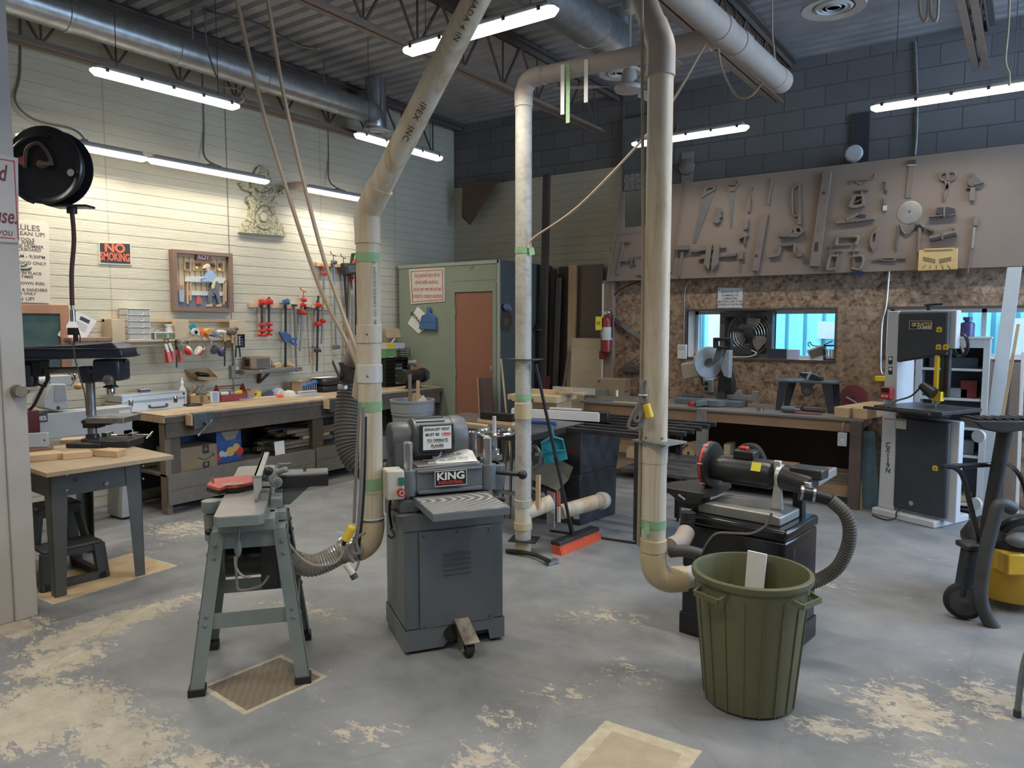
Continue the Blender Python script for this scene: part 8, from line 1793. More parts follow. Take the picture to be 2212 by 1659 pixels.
def tl(nm,lb,z,parts,cat=None,ref=None,off=0):
 pt=ref or parts[0][2][0];o,L=TB.th(nm,lb,cat or nm.replace('_',' '),*z(*pt),.001+off,'hand tools on the tool board')
 for p in parts:
  kind,pn,pts=p[0],p[1],p[2];mt=p[3]if len(p)>3 and p[3]else TOOLT;t=p[4]if len(p)>4 else .018;m=M();Q=[L(*z(*q))for q in pts]
  if kind=='p':m.prism(Q,-t,0)
  elif kind=='t':m.tube([(x,-t,y)for x,y in Q],p[5]if len(p)>5 else .008,7,4)
  elif kind=='b':
   for i in range(len(Q)-1):m.bar((Q[i][0],-t/2,Q[i][1]),(Q[i+1][0],-t/2,Q[i+1][1]),p[5]if len(p)>5 else .02,t,(0,1,0))
  elif kind=='r':m.torus((Q[0][0],-t,Q[0][1]),p[5],p[6]if len(p)>6 else .006,(0,1,0),24,7)
  elif kind=='d':m.lathe([(.0,t),(p[5]*.9,t),(p[5],t*.6),(p[5],.0)],(Q[0][0],0,Q[0][1]),(0,-1,0),28)
  elif kind=='o':k=len(Q)//2;m.ring(Q[:k],Q[k:],-t,0)
  m.obj(pn,mt,o,bev=.002 if kind=='p' and t>.01 else 0)
 return o
tl('hand_saw','large handsaw hanging handle up at the left of the tool board',z8,[('p','blade',((1000,568),(1030,500),(1135,480),(945,995),(915,995)),BLADE,.006),('o','handle',((1030,455),(1100,455),(1138,440),(1132,490),(1060,530),(1005,568),(1055,478),(1095,468),(1112,468),(1108,488),(1060,505),(1045,500)),None,.022)],'saw')
tl('compass_saw','narrow tapering saw hanging right of the large handsaw',z8,[('p','blade',((1260,500),(1320,485),(1285,855),(1272,855)),BLADE,.005),('o','handle',((1240,430),(1340,430),(1358,390),(1350,440),(1315,500),(1265,510),(1258,445),(1325,445),(1328,448),(1325,456),(1300,460),(1262,458)),None,.02)],'saw')
tl('block_tool','dark lumpy carved tool below the two saws',z8,[('p','body',((1120,800),(1115,760),(1140,740),(1120,725),(1150,700),(1145,665),(1180,660),(1200,690),(1190,725),(1205,745),(1180,760),(1185,790),(1155,815)),TOOLD,.04)],'tool')
tl('push_drill','spiral screwdriver hanging vertically beside the narrow saw',z8,[('b','shank',((1475,470),(1460,570)),None,.012,.010),('b','grip',((1462,565),(1448,700)),None,.03,.028),('b','tip',((1478,462),(1474,490)),TOOLD,.016,.02)],'screwdriver')
tl('eggbeater_drill','small hand drill with side wheel in the middle left of the tool board',z8,[('b','grip',((1440,775),(1435,850)),None,.03,.024),('d','gear',((1415,920),),None,.03,.035),('b','crank',((1415,930),(1360,960)),TOOLD,.04,.014),('b','chuck',((1418,950),(1412,1015)),TOOLD,.026,.020),('b','strap',((1400,865),(1450,862)),STEEL,.032,.008)],'drill')
tl('long_strip_tool','long thin straightedge hanging at the left of the tool board',z8,[('p','bar',((845,402),(865,402),(715,1275),(698,1280)),None,.012)],'straightedge')
tl('sliding_clamp','bright-edged sliding bar clamp on the lower left panel',z8,[('p','bar',((245,985),(268,985),(205,1295),(185,1295)),BLADE,.02),('b','head',((270,985),(325,990)),TOOLD,.03,.016),('b','jaw',((215,1165),(290,1170)),None,.03,.016)],'clamp')
tl('wing_clamp','small wing clamp on the lower left panel beside the bar clamp',z8,[('b','bar',((275,1190),(440,1118)),None,.014,.008),('p','jaw',((325,1130),(345,1130),(345,1215),(328,1215)),TOOLD,.025),('p','second_jaw',((370,1125),(395,1120),(375,1210),(355,1210)),TOOLD,.025)],'clamp')
tl('thin_file','thin dark rod lying horizontally at the bottom of the left panel',z8,[('b','rod',((378,1308),(440,1308)),TOOLBLK,.012,.01)],'rod')
tl('mallet','small mallet hanging head up at the lower left of the tool board',z8,[('b','head',((770,1042),(885,1042)),TOOLD,.06,.05),('b','handle',((825,1060),(785,1310)),None,.03,.022),('b','strap',((800,1092),(850,1094)),STEEL,.034,.008)],'mallet')
tl('hand_screw_clamp','wooden hand screw with two jaws and two handles',z8,[('p','left_jaw',((1060,1010),(1108,1015),(1078,1260),(1030,1195)),None,.04),('p','right_jaw',((1130,1010),(1175,1005),(1165,1190),(1105,1260),(1100,1200)),None,.04),('b','screw_rod',((985,1068),(1235,1040)),TOOLD,.03,.012),('b','screw_rod',((975,1150),(1260,1120)),TOOLD,.03,.012),('b','handle',((895,1075),(990,1068)),TOOLD,.036,.024),('b','handle',((1240,1122),(1335,1108)),TOOLD,.036,.024)],'clamp')
tl('nut_driver','small driver hanging tip down right of the hand screw',z8,[('b','grip',((1395,1075),(1380,1150)),None,.03,.024),('b','shank',((1380,1150),(1368,1275)),None,.012,.008),('b','strap',((1355,1148),(1408,1146)),STEEL,.032,.008)],'screwdriver')
tl('square_rule','long narrow level standing slightly tilted near the middle of the board',z8,[('p','body',((1570,770),(1638,722),(1545,1265),(1485,1262)),None,.03),('p','slot',((1570,880),(1578,880),(1545,1080),(1538,1080)),TOOLD,.0315),('d','vial',((1530,1120),),TOOLBLK,.0318,.018)],'level')
tl('fine_rasp','slender rasp hanging at the top middle of the board',z8,[('p','blade',((1662,380),(1685,380),(1645,640),(1628,632)),None,.016)],'rasp')
tl('hacksaw','old hacksaw hanging vertically in the upper middle of the board',z8,[('t','frame',((1930,430),(1880,470),(1865,510),(1875,720),(1935,735)),None,.012,.011),('b','blade',((1938,430),(1940,700)),None,.02,.022),('b','handle',((1938,700),(1938,820)),None,.03,.028)],'saw')
tl('bench_plane','open-frame plane below the hacksaw',z8,[('p','sole',((1735,940),(1745,905),(1930,900),(1980,905),(1960,915),(1920,945)),TOOLD,.05),('b','iron',((1810,930),(1870,870)),None,.04,.03),('o','tote',((1880,910),(1895,850),(1945,835),(1980,890),(1955,915),(1920,900),(1905,880),(1915,860),(1940,855),(1955,885),(1945,895),(1930,895)),None,.04)],'plane')
tl('hand_brace','cranked hand brace lying below the open-frame plane',z8,[('b','chuck',((1640,1125),(1740,1110)),None,.035,.03),('t','crank',((1740,1105),(1760,1030),(1770,1015),(1880,1005),(1890,1090),(1930,1105)),None,.02,.012),('b','grip',((1780,1018),(1870,1008)),TOOLD,.04,.03),('d','knob',((1940,1105),),TOOLD,.05,.03)],'brace')
tl('long_level','tall wooden spirit level standing the full height of the board',z9,[('p','body',((265,290),(350,275),(230,1195),(135,1195)),None,.04),('d','vial_hole',((275,485),),TOOLBLK,.0412,.018),('p','groove',((262,575),(270,575),(222,870),(214,870)),TOOLD,.0408),('p','grip_hole',((190,965),(225,960),(222,1050),(180,1052)),TOOLBLK,.0412)],'level')
tl('offset_jig','thin cranked metal piece at the top centre-right of the board',z9,[('t','rod',((530,395),(545,365),(740,345),(765,320),(775,295)),None,.01,.007),('t','brace',((580,370),(630,400),(700,360)),None,.01,.005)],'tool')
tl('router_plane','cage-shaped hand plane with T handle below the cranked piece',z9,[('o','frame',((515,620),(560,505),(660,500),(670,610),(600,632),(555,632),(560,590),(590,520),(645,520),(645,590),(620,600),(580,602)),None,.05),('b','cross_bar',((570,462),(705,452)),TOOLD,.03,.014),('b','stem',((640,455),(640,505)),None,.03,.014),('b','inner_bar',((570,580),(650,540)),TOOLD,.03,.016)],'plane')
tl('jack_plane','long low plane with bright strap in the right half of the board',z9,[('p','sole',((390,785),(400,745),(600,720),(765,700),(765,740),(500,775)),None,.05),('b','iron',((500,750),(605,690)),None,.06,.03),('p','throat',((610,735),(615,690),(680,695),(685,728)),TOOLBLK,.055),('b','strap',((603,720),(600,765)),STEEL,.056,.008)],'plane')
tl('awl','short awl hanging point down right of the cage-shaped plane',z9,[('b','grip',((885,380),(880,460)),None,.028,.022),('p','point',((868,460),(892,460),(880,498)),None,.016),('b','tie',((845,375),(880,376)),TOOLD,.01,.006)],'awl')
tl('small_chisel','small chisel with bright ferrule below the awl',z9,[('b','grip',((872,530),(865,600)),None,.03,.024),('b','ferrule',((865,605),(862,655)),LGREY,.03,.030)],'chisel')
tl('wide_scraper','wide flat blade with dark top hanging at the top of the board',z9,[('p','blade',((1095,215),(1158,215),(1115,530),(1058,532)),None,.012),('b','cap',((1125,165),(1125,205)),TOOLBLK,.02,.06),('b','strap',((1080,215),(1165,212)),STEEL,.022,.01)],'scraper')
tl('saw_disc','pale round saw blade on the right half of the board',z9,[('d','disc',((1100,670),),mat('pale_blade',(.34,.33,.32),.4,.4,var=.1),.006,.105),('d','bore',((1100,662),),TOOLD,.0075,.014)],'saw blade')
tl('tin_snips','long metal snips hanging with rings up',z9,[('r','ring',((1440,325),),None,.02,.034,.008),('r','ring',((1505,320),),None,.02,.036,.008),('b','arm',((1450,350),(1470,440)),None,.02,.02),('b','arm',((1490,350),(1462,440)),None,.02,.02),('p','blade',((1430,490),(1468,440),(1480,450),(1440,580)),None,.016)],'snips')
tl('breast_drill','hand drill with wooden handle at the upper right of the board',z9,[('b','handle',((1718,430),(1705,560)),None,.04,.035),('d','gear',((1720,375),),TOOLD,.035,.045),('b','crank',((1730,400),(1820,380)),TOOLD,.05,.016),('b','top',((1725,295),(1722,345)),TOOLD,.03,.022),('b','strap',((1650,438),(1795,428)),None,.03,.006)],'drill')
tl('block_plane','dark smoothing plane with bright strap, upper of two at the right',z9,[('p','body',((1360,690),(1375,630),(1480,625),(1545,640),(1550,690),(1440,710)),TOOLBLK,.06),('p','shelf',((1290,712),(1550,690),(1552,700),(1292,722)),None,.06),('b','strap',((1445,625),(1443,720)),STEEL,.066,.012)],'plane')
tl('wooden_plane','wooden-bodied plane with bright strap, lower of two at the right',z9,[('p','body',((1300,905),(1555,845),(1562,890),(1305,955)),TOOLT,.06),('p','sole',((1302,930),(1558,870),(1562,900),(1306,958)),TOOLBLK,.064),('b','front_knob',((1275,825),(1335,850)),TOOLD,.04,.02),('b','strap',((1420,845),(1428,940)),STEEL,.068,.012),('b','iron',((1520,815),(1525,840)),TOOLD,.04,.02)],'plane')
tl('sliding_bevel','upright scale with hanging curved rod below the round blade',z9,[('b','scale',((1005,790),(972,1035)),TOOLD,.02,.016),('t','curve',((1010,795),(1040,860),(1080,880),(1130,840),(1165,785)),TOOLD,.02,.009)],'gauge')
tl('claw_hammer','claw hammer hanging head up beside the hanging curve',z9,[('b','handle',((1205,815),(1195,1065)),None,.03,.026),('t','head',((1170,790),(1205,785),(1250,820)),TOOLD,.03,.018)],'hammer')
tl('deep_clamp','large C frame clamp lying open side down',z9,[('t','frame',((390,985),(400,930),(430,910),(580,905),(605,930),(580,985)),None,.02,.018),('b','screw_rod',((320,1000),(530,990)),TOOLD,.02,.010),('b','handle',((340,1005),(325,1075)),TOOLD,.02,.010)],'clamp')
tl('wooden_shuttle','boat-shaped wooden float with a slot',z9,[('o','body',((800,808),(812,850),(795,990),(752,1052),(718,990),(725,900),(770,870),(778,880),(768,950),(752,965),(745,950),(750,890)),None,.03)],'float')
for lb,dx in(('left one of two small C clamps at the bottom of the board',0),('right one of two small C clamps at the bottom of the board',1)):
 if dx==0:tl('c_clamp',lb,z9,[('t','frame',((405,1095),(345,1095),(320,1140),(305,1225),(385,1215)),None,.02,.014),('b','screw_rod',((410,1060),(390,1200)),None,.02,.012),('b','handle',((375,1052),(450,1048)),TOOLD,.02,.008)],'clamp')
 else:tl('c_clamp',lb,z9,[('t','frame',((545,1100),(640,1095),(650,1150),(615,1222),(540,1215)),None,.02,.014),('b','screw_rod',((565,1060),(558,1210)),None,.02,.012),('b','handle',((510,1050),(610,1046)),STEEL,.02,.008)],'clamp')
tl('spokeshave','spokeshave lying along the bottom of the board',z9,[('b','handle',((740,1135),(825,1125)),TOOLD,.02,.016),('b','handle',((975,1115),(1065,1118)),TOOLD,.02,.016),('o','body',((820,1110),(960,1105),(975,1140),(830,1140),(835,1120),(945,1117),(955,1130),(840,1130)),None,.025)],'spokeshave')
tl('turning_screwdriver','long screwdriver with pale sleeve hanging past the bottom edge at the right',z9,[('b','grip',((1755,715),(1740,800)),None,.04,.032),('b','sleeve',((1732,815),(1712,1015)),ALU,.03,.016),('b','shank',((1708,1020),(1668,1260)),None,.02,.010)],'screwdriver')
MB=wood('mitre_box_wood',(.42,.28,.11),(.56,.40,.18),.5,0);
mb=tl('mitre_box','bright yellow-brown mitre box hanging at the bottom edge of the board',z9,[('p','back_plate',((1200,1040),(1575,1025),(1565,1225),(1188,1240)),MB,.07),('p','rail',((1255,1028),(1530,1018),(1530,1035),(1255,1045)),MB,.08)],'mitre box')
q0=TB.p(*z9(1200,1040),.001)
for r_ in range(5):
 for i in range(8):
  for s in(-1,1):
   p=TB.p(*z9(1370+s*(25+i*15),1150-r_*15+abs(i-0)*(-2)+14*r_*0+(7-i)*1.2),.0725);m=M();m.bx(p.x-q0.x-.004,-.0722,p.z-q0.z-.004,p.x-q0.x+.004,-.0700,p.z-q0.z+.004)
   if r_<3:m.obj('peg_hole',TOOLBLK,mb)
for x0 in(1255,1310,1362,1415,1470):p=TB.p(*z9(x0,1150),.0725);b=TB.p(*z9(x0+(x0-1362)*.3,1220),.0725);m=M();m.bar((p.x-q0.x,-.0705,p.z-q0.z-.03),(b.x-q0.x,-.0705,b.z-q0.z),.005,.003,(0,1,0));m.obj('saw_kerf',mat('kerf_brown',(.10,.06,.025),.7),mb)
tl('blue_tag','small dark blue tag under the bottom edge of the board',z9,[('b','tag',((590,1245),(590,1282)),mat('tag_blue',(.012,.02,.06),.5),.02,.11)],'tag')
# two alarm bells and a dark plate on the block wall above the board
BBk=Wall('B',YB)
o,L=BBk.th('alarm_bell','pale bell on a wooden strip above the left part of the tool board','bell',1484,361,.02);a=L(1473,330);b=L(1496,395);m=M();m.bx(a[0],0,b[1]-.1,b[0],.02,a[1]);m.obj('wooden_strip',mat('strip_taupe',(.26,.24,.22),.6),o);m=M();m.lathe([(.0,.055),(.04,.05),(.085,.03),(.095,.0)],(0,0,0),(0,-1,0),26);m.obj('bell',mat('bell_taupe',(.22,.21,.20),.5,.2),o);
m=M();m.tube([(-.06,-.01,-.02),(-.15,.0,-.02),(-.21,.01,.1),(-.12,.012,.5)],.007,6);m.obj('bell_wire',CORDG,o)
o,L=BBk.th('round_disc','pale round disc on the block wall above the right part of the tool board','disc',1845,332,.15);m=M();m.lathe([(.0,.03),(.07,.028),(.085,.015),(.085,.0)],(0,0,0),(0,-1,0),28);m.obj('disc',LGREY2,o);m=M();m.bx(-.02,0,-.12,.02,.15,.0);m.obj('stem',DSTEEL,o)
o,L=BBk.th('dark_plank','dark vertical plank on the block wall behind the pale disc','board',1857,310,.03);a=L(1840,246);b=L(1875,345);m=M();m.bx(a[0],0,b[1]-.1,b[0],.03,a[1]);m.obj('plank',mat('plank_dark',(.035,.038,.045),.8),o)
wire('thin conduit running down the block wall to the tool board',((1977,90),(1981,200),(1980,290),(1976,335)),BBk,.02,.012,GSTEEL)
m=M();a=at_y(1347,250,8.26);b=at_y(1395,500,8.26);m.bx(a.x,8.24,b.z-.3,b.x+.1,8.299,4.1);struct(m.obj('pillar_1',BLOCK))
m=M();a=at_y(1348,378,8.23);b=at_y(1395,408,8.23);m.bx(a.x,8.236,b.z,b.x+.06,8.2398,a.z);struct(m.obj('trim_5',mat('scraped_patch',(.27,.26,.25),.8,var=.5,scale=30)))
m=M();a=at_y(1348,415,8.23);b=at_y(1395,490,8.23);m.bx(a.x,8.236,b.z-.05,b.x+.06,8.2398,a.z);struct(m.obj('trim_6',mat('bare_block',(.28,.28,.265),.9,var=.08)))
# ---------------------------------------------------------------- green can, disc sander on its cabinet
o=thing('trash_can','olive green plastic trash can with ribs standing at the right front','trash can',(-.945,3.18,0));H=.585
rr=lambda z:.188+(.243-.188)*z/H
m=M();m.lathe([(.0,.004),(.175,.004),(rr(.01),.012),(rr(.2),.2),(rr(.4),.4),(rr(H),H-.03),(.252,H-.03),(.255,H-.022),(.255,H-.004),(.25,H),(.236,H),(.233,H-.01),(rr(.2)-.008,.2),(.176,.02),(.0,.018)],n=56);m.obj('can_body',OLIVE,o)
for k in range(18):
 a=2*math.pi*k/18;m=M();c,s_=math.cos(a),math.sin(a);m.bar((c*(rr(.01)+.001),s_*(rr(.01)+.001),.012),(c*(rr(.52)+.001),s_*(rr(.52)+.001),.52),.007,.008,(c,s_,0));m.obj('rib',OLIVE,o)
for a,nm in((-112,'handle'),(-18,'handle')):
 c=Vector((math.cos(R(a)),math.sin(R(a)),0));t=Vector((-c.y,c.x,0));z=H-.055
 m=M();P_=[c*.238+t*.07+Vector((0,0,z)),c*.285+t*.065+Vector((0,0,z-.012)),c*.285-t*.065+Vector((0,0,z-.012)),c*.238-t*.07+Vector((0,0,z))]
 for i in range(3):m.bar(P_[i],P_[i+1],.010,.022)
 m.obj(nm,OLIVE,o)
m=M();m.lathe([(.0,.42),(.225,.42)],n=30)
o=thing('white_board_piece','white board standing inside the olive trash can','board',(-.99,3.27,.022),-8);m=M();m.add([(-.03,-.01,.0),(.05,-.01,.0),(.045,.09,.585),(-.045,.09,.585),(-.03,0,0),(.05,0,0),(.045,.10,.585),(-.045,.10,.585)],[(0,1,2,3),(7,6,5,4),(0,4,5,1),(1,5,6,2),(2,6,7,3),(3,7,4,0)]);m.obj('board',WHITE,o)
F=Frame(-1.465,3.685,-7);W,D,H=.55,.43,.655
GBL=mat('glossy_black',(.012,.013,.016),.22,var=.2)
o=thing('sander_cabinet','glossy black machine cabinet behind the olive can','cabinet',F.loc,-7)
m=M();m.bx(0,0,.09,W,D,H-.06);m.obj('body',GBL,o,bev=.012)
m=M();m.bx(-.006,-.006,H-.0595,W+.006,D+.006,H);m.obj('lid',GBL,o,bev=.018)
m=M();m.bx(-.008,-.008,.0,W+.008,D+.008,.115);m.obj('plinth',GBL,o,bev=.006)
m=M();m.bx(W-.003,.10,H-.16,W+.0008,.135,H-.11);m.obj('vent_slot',BLACK,o)
ZS_=H+.001;ox,oy=F.x,F.y
F=Frame(ox,oy,-7,ZS_)
o=thing('disc_belt_sander','black disc and belt sander bolted on the black cabinet','sander',(ox,oy,ZS_),-7)
m=M();m.prism([(.06,0),(.50,0),(.50,.045),(.46,.055),(.10,.055),(.06,.04)],.05,.33);m.obj('base',mat('dusty_alu',(.36,.355,.34),.5,.6,var=.15),o,bev=.006)
ay=.19;c=F.V(*zs(330,250),ay);az=.235;k=.06
m=M();m.lathe([(.0,-.02),(.118,-.02),(.125,-.014),(.125,.012),(.118,.02),(.0,.02)],(k,ay,az),(1,0,0),48);m.obj('sanding_disc',BLACKM,o)
m=M();m.lathe([(.1255,-.012),(.1262,-.010),(.1262,-.002),(.1255,.0)],(k,ay,az),(1,0,0),48);m.obj('red_edge',BRED,o)
for a in(60,115,170,225):m=M();y,z=math.cos(R(a)),math.sin(R(a));m.box((k-.004,ay-abs(y)*.1268*(1 if y>0 else 1),az+z*.1268),(.028,.004,.004));m.obj('white_tick',WHITE,o)
m=M();m.lathe([(.062,.02),(.068,.03),(.068,.08),(.075,.082),(.075,.33),(.066,.345),(.0,.345)],(k,ay,az-.01),(1,0,0),32);m.obj('motor',BLACKM,o)
m=M();m.bx(.20,ay-.04,az+.05,.31,ay+.05,az+.105);m.obj('switch_housing',BLACK,o,bev=.012);m=M();m.bx(.225,ay-.02,az+.105,.265,ay+.02,az+.118);m.obj('red_switch',BRED,o,bev=.003)
m=M();m.box((.345,ay-.076,az+.035),(.05,.002,.045),(-22,0,0));m.obj('yellow_label',LEMON,o)
m=M();m.prism([(.405,.055),(.465,.055),(.45,az-.03),(.45,az+.07),(.415,az+.07),(.42,az-.03)],ay-.03,ay-.0);m.lathe([(.0,0),(.06,0),(.06,.03),(.0,.03)],(.43,ay,az-.01),(1,0,0),26);m.obj('support_bracket',ALU,o,bev=.004)
m=M();m.cyl((.46,ay,az-.01),(.62,ay-.03,az-.03),.068,.05,24);m.bx(.50,ay-.05,az+.0,.66,ay+.06,az+.055);m.obj('dust_shroud',BLACKM,o,bev=.01)
P_=[F.Z(*zs(*q),az-.001)for q in((745,300),(850,248),(1045,262),(900,345))]
m=M();m.slab([(p.x,p.y)for p in P_],az-.05,az-.006);m.obj('belt_frame',ALU,o,bev=.004)
cx_=sum(p.x for p in P_)/4;cy_=sum(p.y for p in P_)/4;m=M();m.slab([((p.x-cx_)*.84+cx_,(p.y-cy_)*.84+cy_)for p in P_],az-.0058,az-.001);m.obj('sanding_belt',mat('belt_brown',(.12,.075,.06),.85,var=.15),o)
m=M();m.bx(cx_-.05,cy_-.05,0,cx_+.0,cy_+.0,az-.05);m.obj('belt_support',BLACKM,o)
m=M();m.tube([F.V(*zs(*q),.30)for q in((530,240),(530,185),(570,160),(620,170),(655,230))],.022,10);m.obj('handle_loop',RUBBER,o);m=M();q=F.V(*zs(670,275),.3);m.sph((q.x,.3,q.z),.055,(1.3,.8,.7));m.obj('belt_drum',BLACKM,o)
m=M();m.slab([(-.13,.0),(.10,-.0),(.13,.12),(.10,.36),(-.06,.36),(-.16,.15)],.085,.115);m.prism([(-.07,.0),(.08,.0),(.10,.085),(-.10,.085)],.08,.12);m.prism([(-.13,.115),(-.02,.05),(.10,.055),(.12,.115)],-.004,.0);m.obj('mitre_table',BLACKM,o,bev=.003)
m=M();m.cyl((-.02,-.01,.09),(.03,-.03,.075),.006,n=8);m.obj('table_lever',STEEL,o)
m=M();m.tube([F.V(*q,-.005)for q in((1667,1108),(1655,1135),(1625,1152),(1590,1152),(1550,1152),(1530,1170),(1515,1197))],.007,7);m.obj('power_cord',CORDG,o)
# ribbed hose from the shroud round to the pipe fittings
hp=[zs(q[0],q[1])for q in((845,400),(930,415),(1010,440),(1085,510),(1112,590),(1100,690),(1050,790),(970,850),(860,895),(780,930))];hd=(3.56,3.54,3.52,3.50,3.50,3.52,3.55,3.57,3.56,3.53)
p0=dep(*hp[0],hd[0]);pts=[dep(*q,d)-p0 for q,d in zip(hp,hd)]
o=thing('sander_hose','grey ribbed hose looping from the sander down behind the olive can','hose',p0)
m=M();m.tube(pts[2:],.030,14,8,rib=.0035,ribn=99);m.obj('ribbed_tube',HOSEG,o);m=M();m.cyl(pts[0],pts[1],.034,.031,18);m.cyl(pts[1],pts[2],.029,n=18);m.obj('cuff',BLACK,o)
for t in(.15,.9):m=M();d=pts[1]-pts[0];m.lathe([(.035,-.006),(.037,-.006),(.037,.006),(.035,.006)],pts[0]+d*t,d,22);m.obj('hose_clamp',STEEL,o)
o=thing('branch_fitting','pipe elbow and black hose joining the left side of the sander cabinet','pipe',dep(1470,1170,3.75));p0=Vector(o.location)
m=M();m.tube([dep(1446,1182,3.62)-p0,dep(1470,1170,3.72)-p0,dep(1482,1150,3.80)-p0],.045,18,5);m.obj('elbow',PVCD,o);m=M();m.tube([dep(1482,1155,3.80)-p0,dep(1485,1130,3.82)-p0,dep(1487,1105,3.82)-p0],.035,14,4,rib=.004,ribn=21);m.obj('black_hose',RUBBER,o)
m=M();m.tube([dep(1448,1192,3.5)-p0,dep(1480,1190,3.46)-p0,dep(1515,1198,3.44)-p0],.028,14,4);m.obj('side_hose',DGREY,o)

# ---------------------------------------------------------------- bandsaw
F=Frame(-1.06,6.99,-25.3)
o=thing('bandsaw','tall pale grey bandsaw with charcoal doors at the right','bandsaw',F.loc,-25.3)
B=lambda x,y,v=.06:F.V(*z11(x,y),v)
m=M();m.bx(0,0,0,.555,.50,.062);m.obj('base',LGREY2,o,bev=.012)
ct=B(350,95);cb=B(285,1345);c2=B(418,100);c3=B(388,1370);bt=B(780,95);zt=ct.z
m=M();m.prism([(cb.x,.0625),(c3.x,.0625),(c2.x,zt),(ct.x,zt)],.06,.30);m.obj('column',LGREY2,o,bev=.006)
ub=B(415,425).z;ur=B(770,380)
m=M();m.prism([(c2.x,ub+.02),(bt.x-.08,ub+.13),(bt.x,ub+.13),(bt.x,zt),(c2.x,zt)],.085,.15);m.obj('wheel_housing',LGREY2,o,bev=.006)
dr=B(745,100).x;m=M();m.prism([(c2.x+.004,ub),(dr-.09,B(655,385).z),(dr,B(740,378).z),(dr,zt-.004),(c2.x+.004,zt-.004)],.045,.0845);ud=m.obj('upper_door',CHAR,o,bev=.02)
lt=B(400,760).z;lb=B(395,1400).z;lr=B(725,1440).x
m=M();m.bx(c3.x-.01,.085,.0625,lr+.055,.15,lt);m.obj('lower_housing',LGREY2,o,bev=.006)
m=M();m.bx(c3.x-.006,.045,.085,lr-.006,.0845,lt-.01);ld_=m.obj('lower_door',CHAR,o,bev=.02)
m=M();q=B(497,1325,.045);m.lathe([(.0,.0015),(.017,.001),(.02,.0)],(q.x,.0448,q.z),(0,-1,0),14);m.obj('worn_spot',mat('worn_cream',(.34,.32,.27),.6),ld_)
a,b=B(490,157,.045),B(632,212,.045);m=M();m.bx(a.x,.040,b.z,b.x,.045,a.z);bp=m.obj('badge',BLACK,o);m=M();m.ring([(a.x,b.z),(b.x,b.z),(b.x,a.z),(a.x,a.z)],[(a.x+.004,b.z+.004),(b.x-.004,b.z+.004),(b.x-.004,a.z-.004),(a.x+.004,a.z-.004)],.0393,.04);m.obj('badge_border',LGREY,bp)
GOLD=mat('badge_gold',(.62,.50,.22),.5);q=B(578,180,.04);text('CRAFTEX',.040,GOLD,bp,(q.x,.0396,q.z),bold=.001,sx=.88);q=B(582,200,.04);text('CX-SERIES',.028,WHITE,bp,(q.x,.0396,q.z),bold=.0008,sx=.95)
q=B(514,182,.04);m=M();m.torus((q.x,.0395,q.z),.013,.0055,(0,1,0),6,6);m.obj('emblem',GOLD,bp)
for x,y in((678,218),(674,330),(720,330),(652,1105)):
 q=B(x,y,.045);m=M();m.prism([(q.x-.022,q.z-.014),(q.x+.022,q.z-.014),(q.x+.022,q.z+.018),(q.x+.014,q.z+.028),(q.x-.014,q.z+.028),(q.x-.022,q.z+.018)],.0435,.0449);m.obj('yellow_warning',YELLOW,o);m=M();m.bx(q.x-.018,.0435,q.z-.036,q.x+.018,.0449,q.z-.0145);m.obj('grey_warning',DGREY,o);m=M();m.box((q.x,.0428,q.z+.004),(.018,.001,.008),(0,25,0));m.obj('pictogram',TOOLBLK,o)
for y in(412,478):q=B(366,y,.06);m=M();m.bx(q.x-.018,.0585,q.z-.03,q.x+.018,.06,q.z+.035);m.obj('sticker',BLACK,o);m=M();m.cyl((q.x,.057,q.z+.016),(q.x,.0586,q.z+.016),.014,n=14);m.obj('sticker_face',WHITE,o)
q=B(361,535,.06);m=M();m.prism([(q.x-.013,q.z-.01),(q.x+.013,q.z-.01),(q.x,q.z+.014)],.0585,.06);m.obj('small_triangle',LEMON,o)
a,b=B(320,578,.04),B(378,662,.04);m=M();m.bx(a.x,.0,b.z,b.x,.06,a.z);sw=m.obj('stop_switch',RED,o,bev=.008);m=M();m.bx(a.x+.012,-.004,(a.z+b.z)/2+.01,b.x-.006,.0,a.z-.008);m.obj('switch_top',BLACK,sw);text('STOP',.026,WHITE,sw,((a.x+b.x)/2,-.0006,b.z+.028),bold=.0008)
for(x0,y0,x1,y1),mt in(((325,775,393,848),LGREY),((402,783,466,853),CREAMP)):a,b=B(x0,y0,.045 if x0>400 else .06),B(x1,y1,.045 if x0>400 else .06);m=M();yy=.0435 if x0>400 else .0585;m.bx(a.x,yy,b.z,b.x,yy+.0014,a.z);s_=m.obj('data_label',mt,o);m=M();m.bx(a.x+.004,yy-.0006,a.z-.012,b.x-.004,yy,a.z-.006);m.obj('label_heading',RED if x0<400 else TOOLBLK,s_)
for i,ch in enumerate('CX119N'):q=B(350,952+i*33,.06);text(ch,.058,CHAR,o,(q.x,.0594,q.z),bold=.0015,name='model_letter')
tz=B(640,715,.0).z;m=M();m.bx(.13,-.22,tz-.03,.70,.33,tz);m.obj('saw_table',mat('bandsaw_table',(.05,.055,.065),.35,.4,var=.2),o,bev=.004)
m=M();m.bx(.06,-.26,tz-.035,.62,-.222,tz-.012);m.obj('fence_rail',BLACKM,o,bev=.003);m=M();m.prism([(.30,tz-.09),(.52,tz-.09),(.56,tz-.031),(.26,tz-.031)],-.1,.2);m.obj('trunnion',BLACKM,o)
a,b=B(665,380,.06),B(672,670,.06);m=M();m.bx(a.x-.014,.05,b.z+.02,a.x+.014,.08,a.z+.05);m.bx(a.x-.018,.04,b.z,a.x+.055,.09,b.z+.075);m.obj('blade_guard',YELLOW,o)
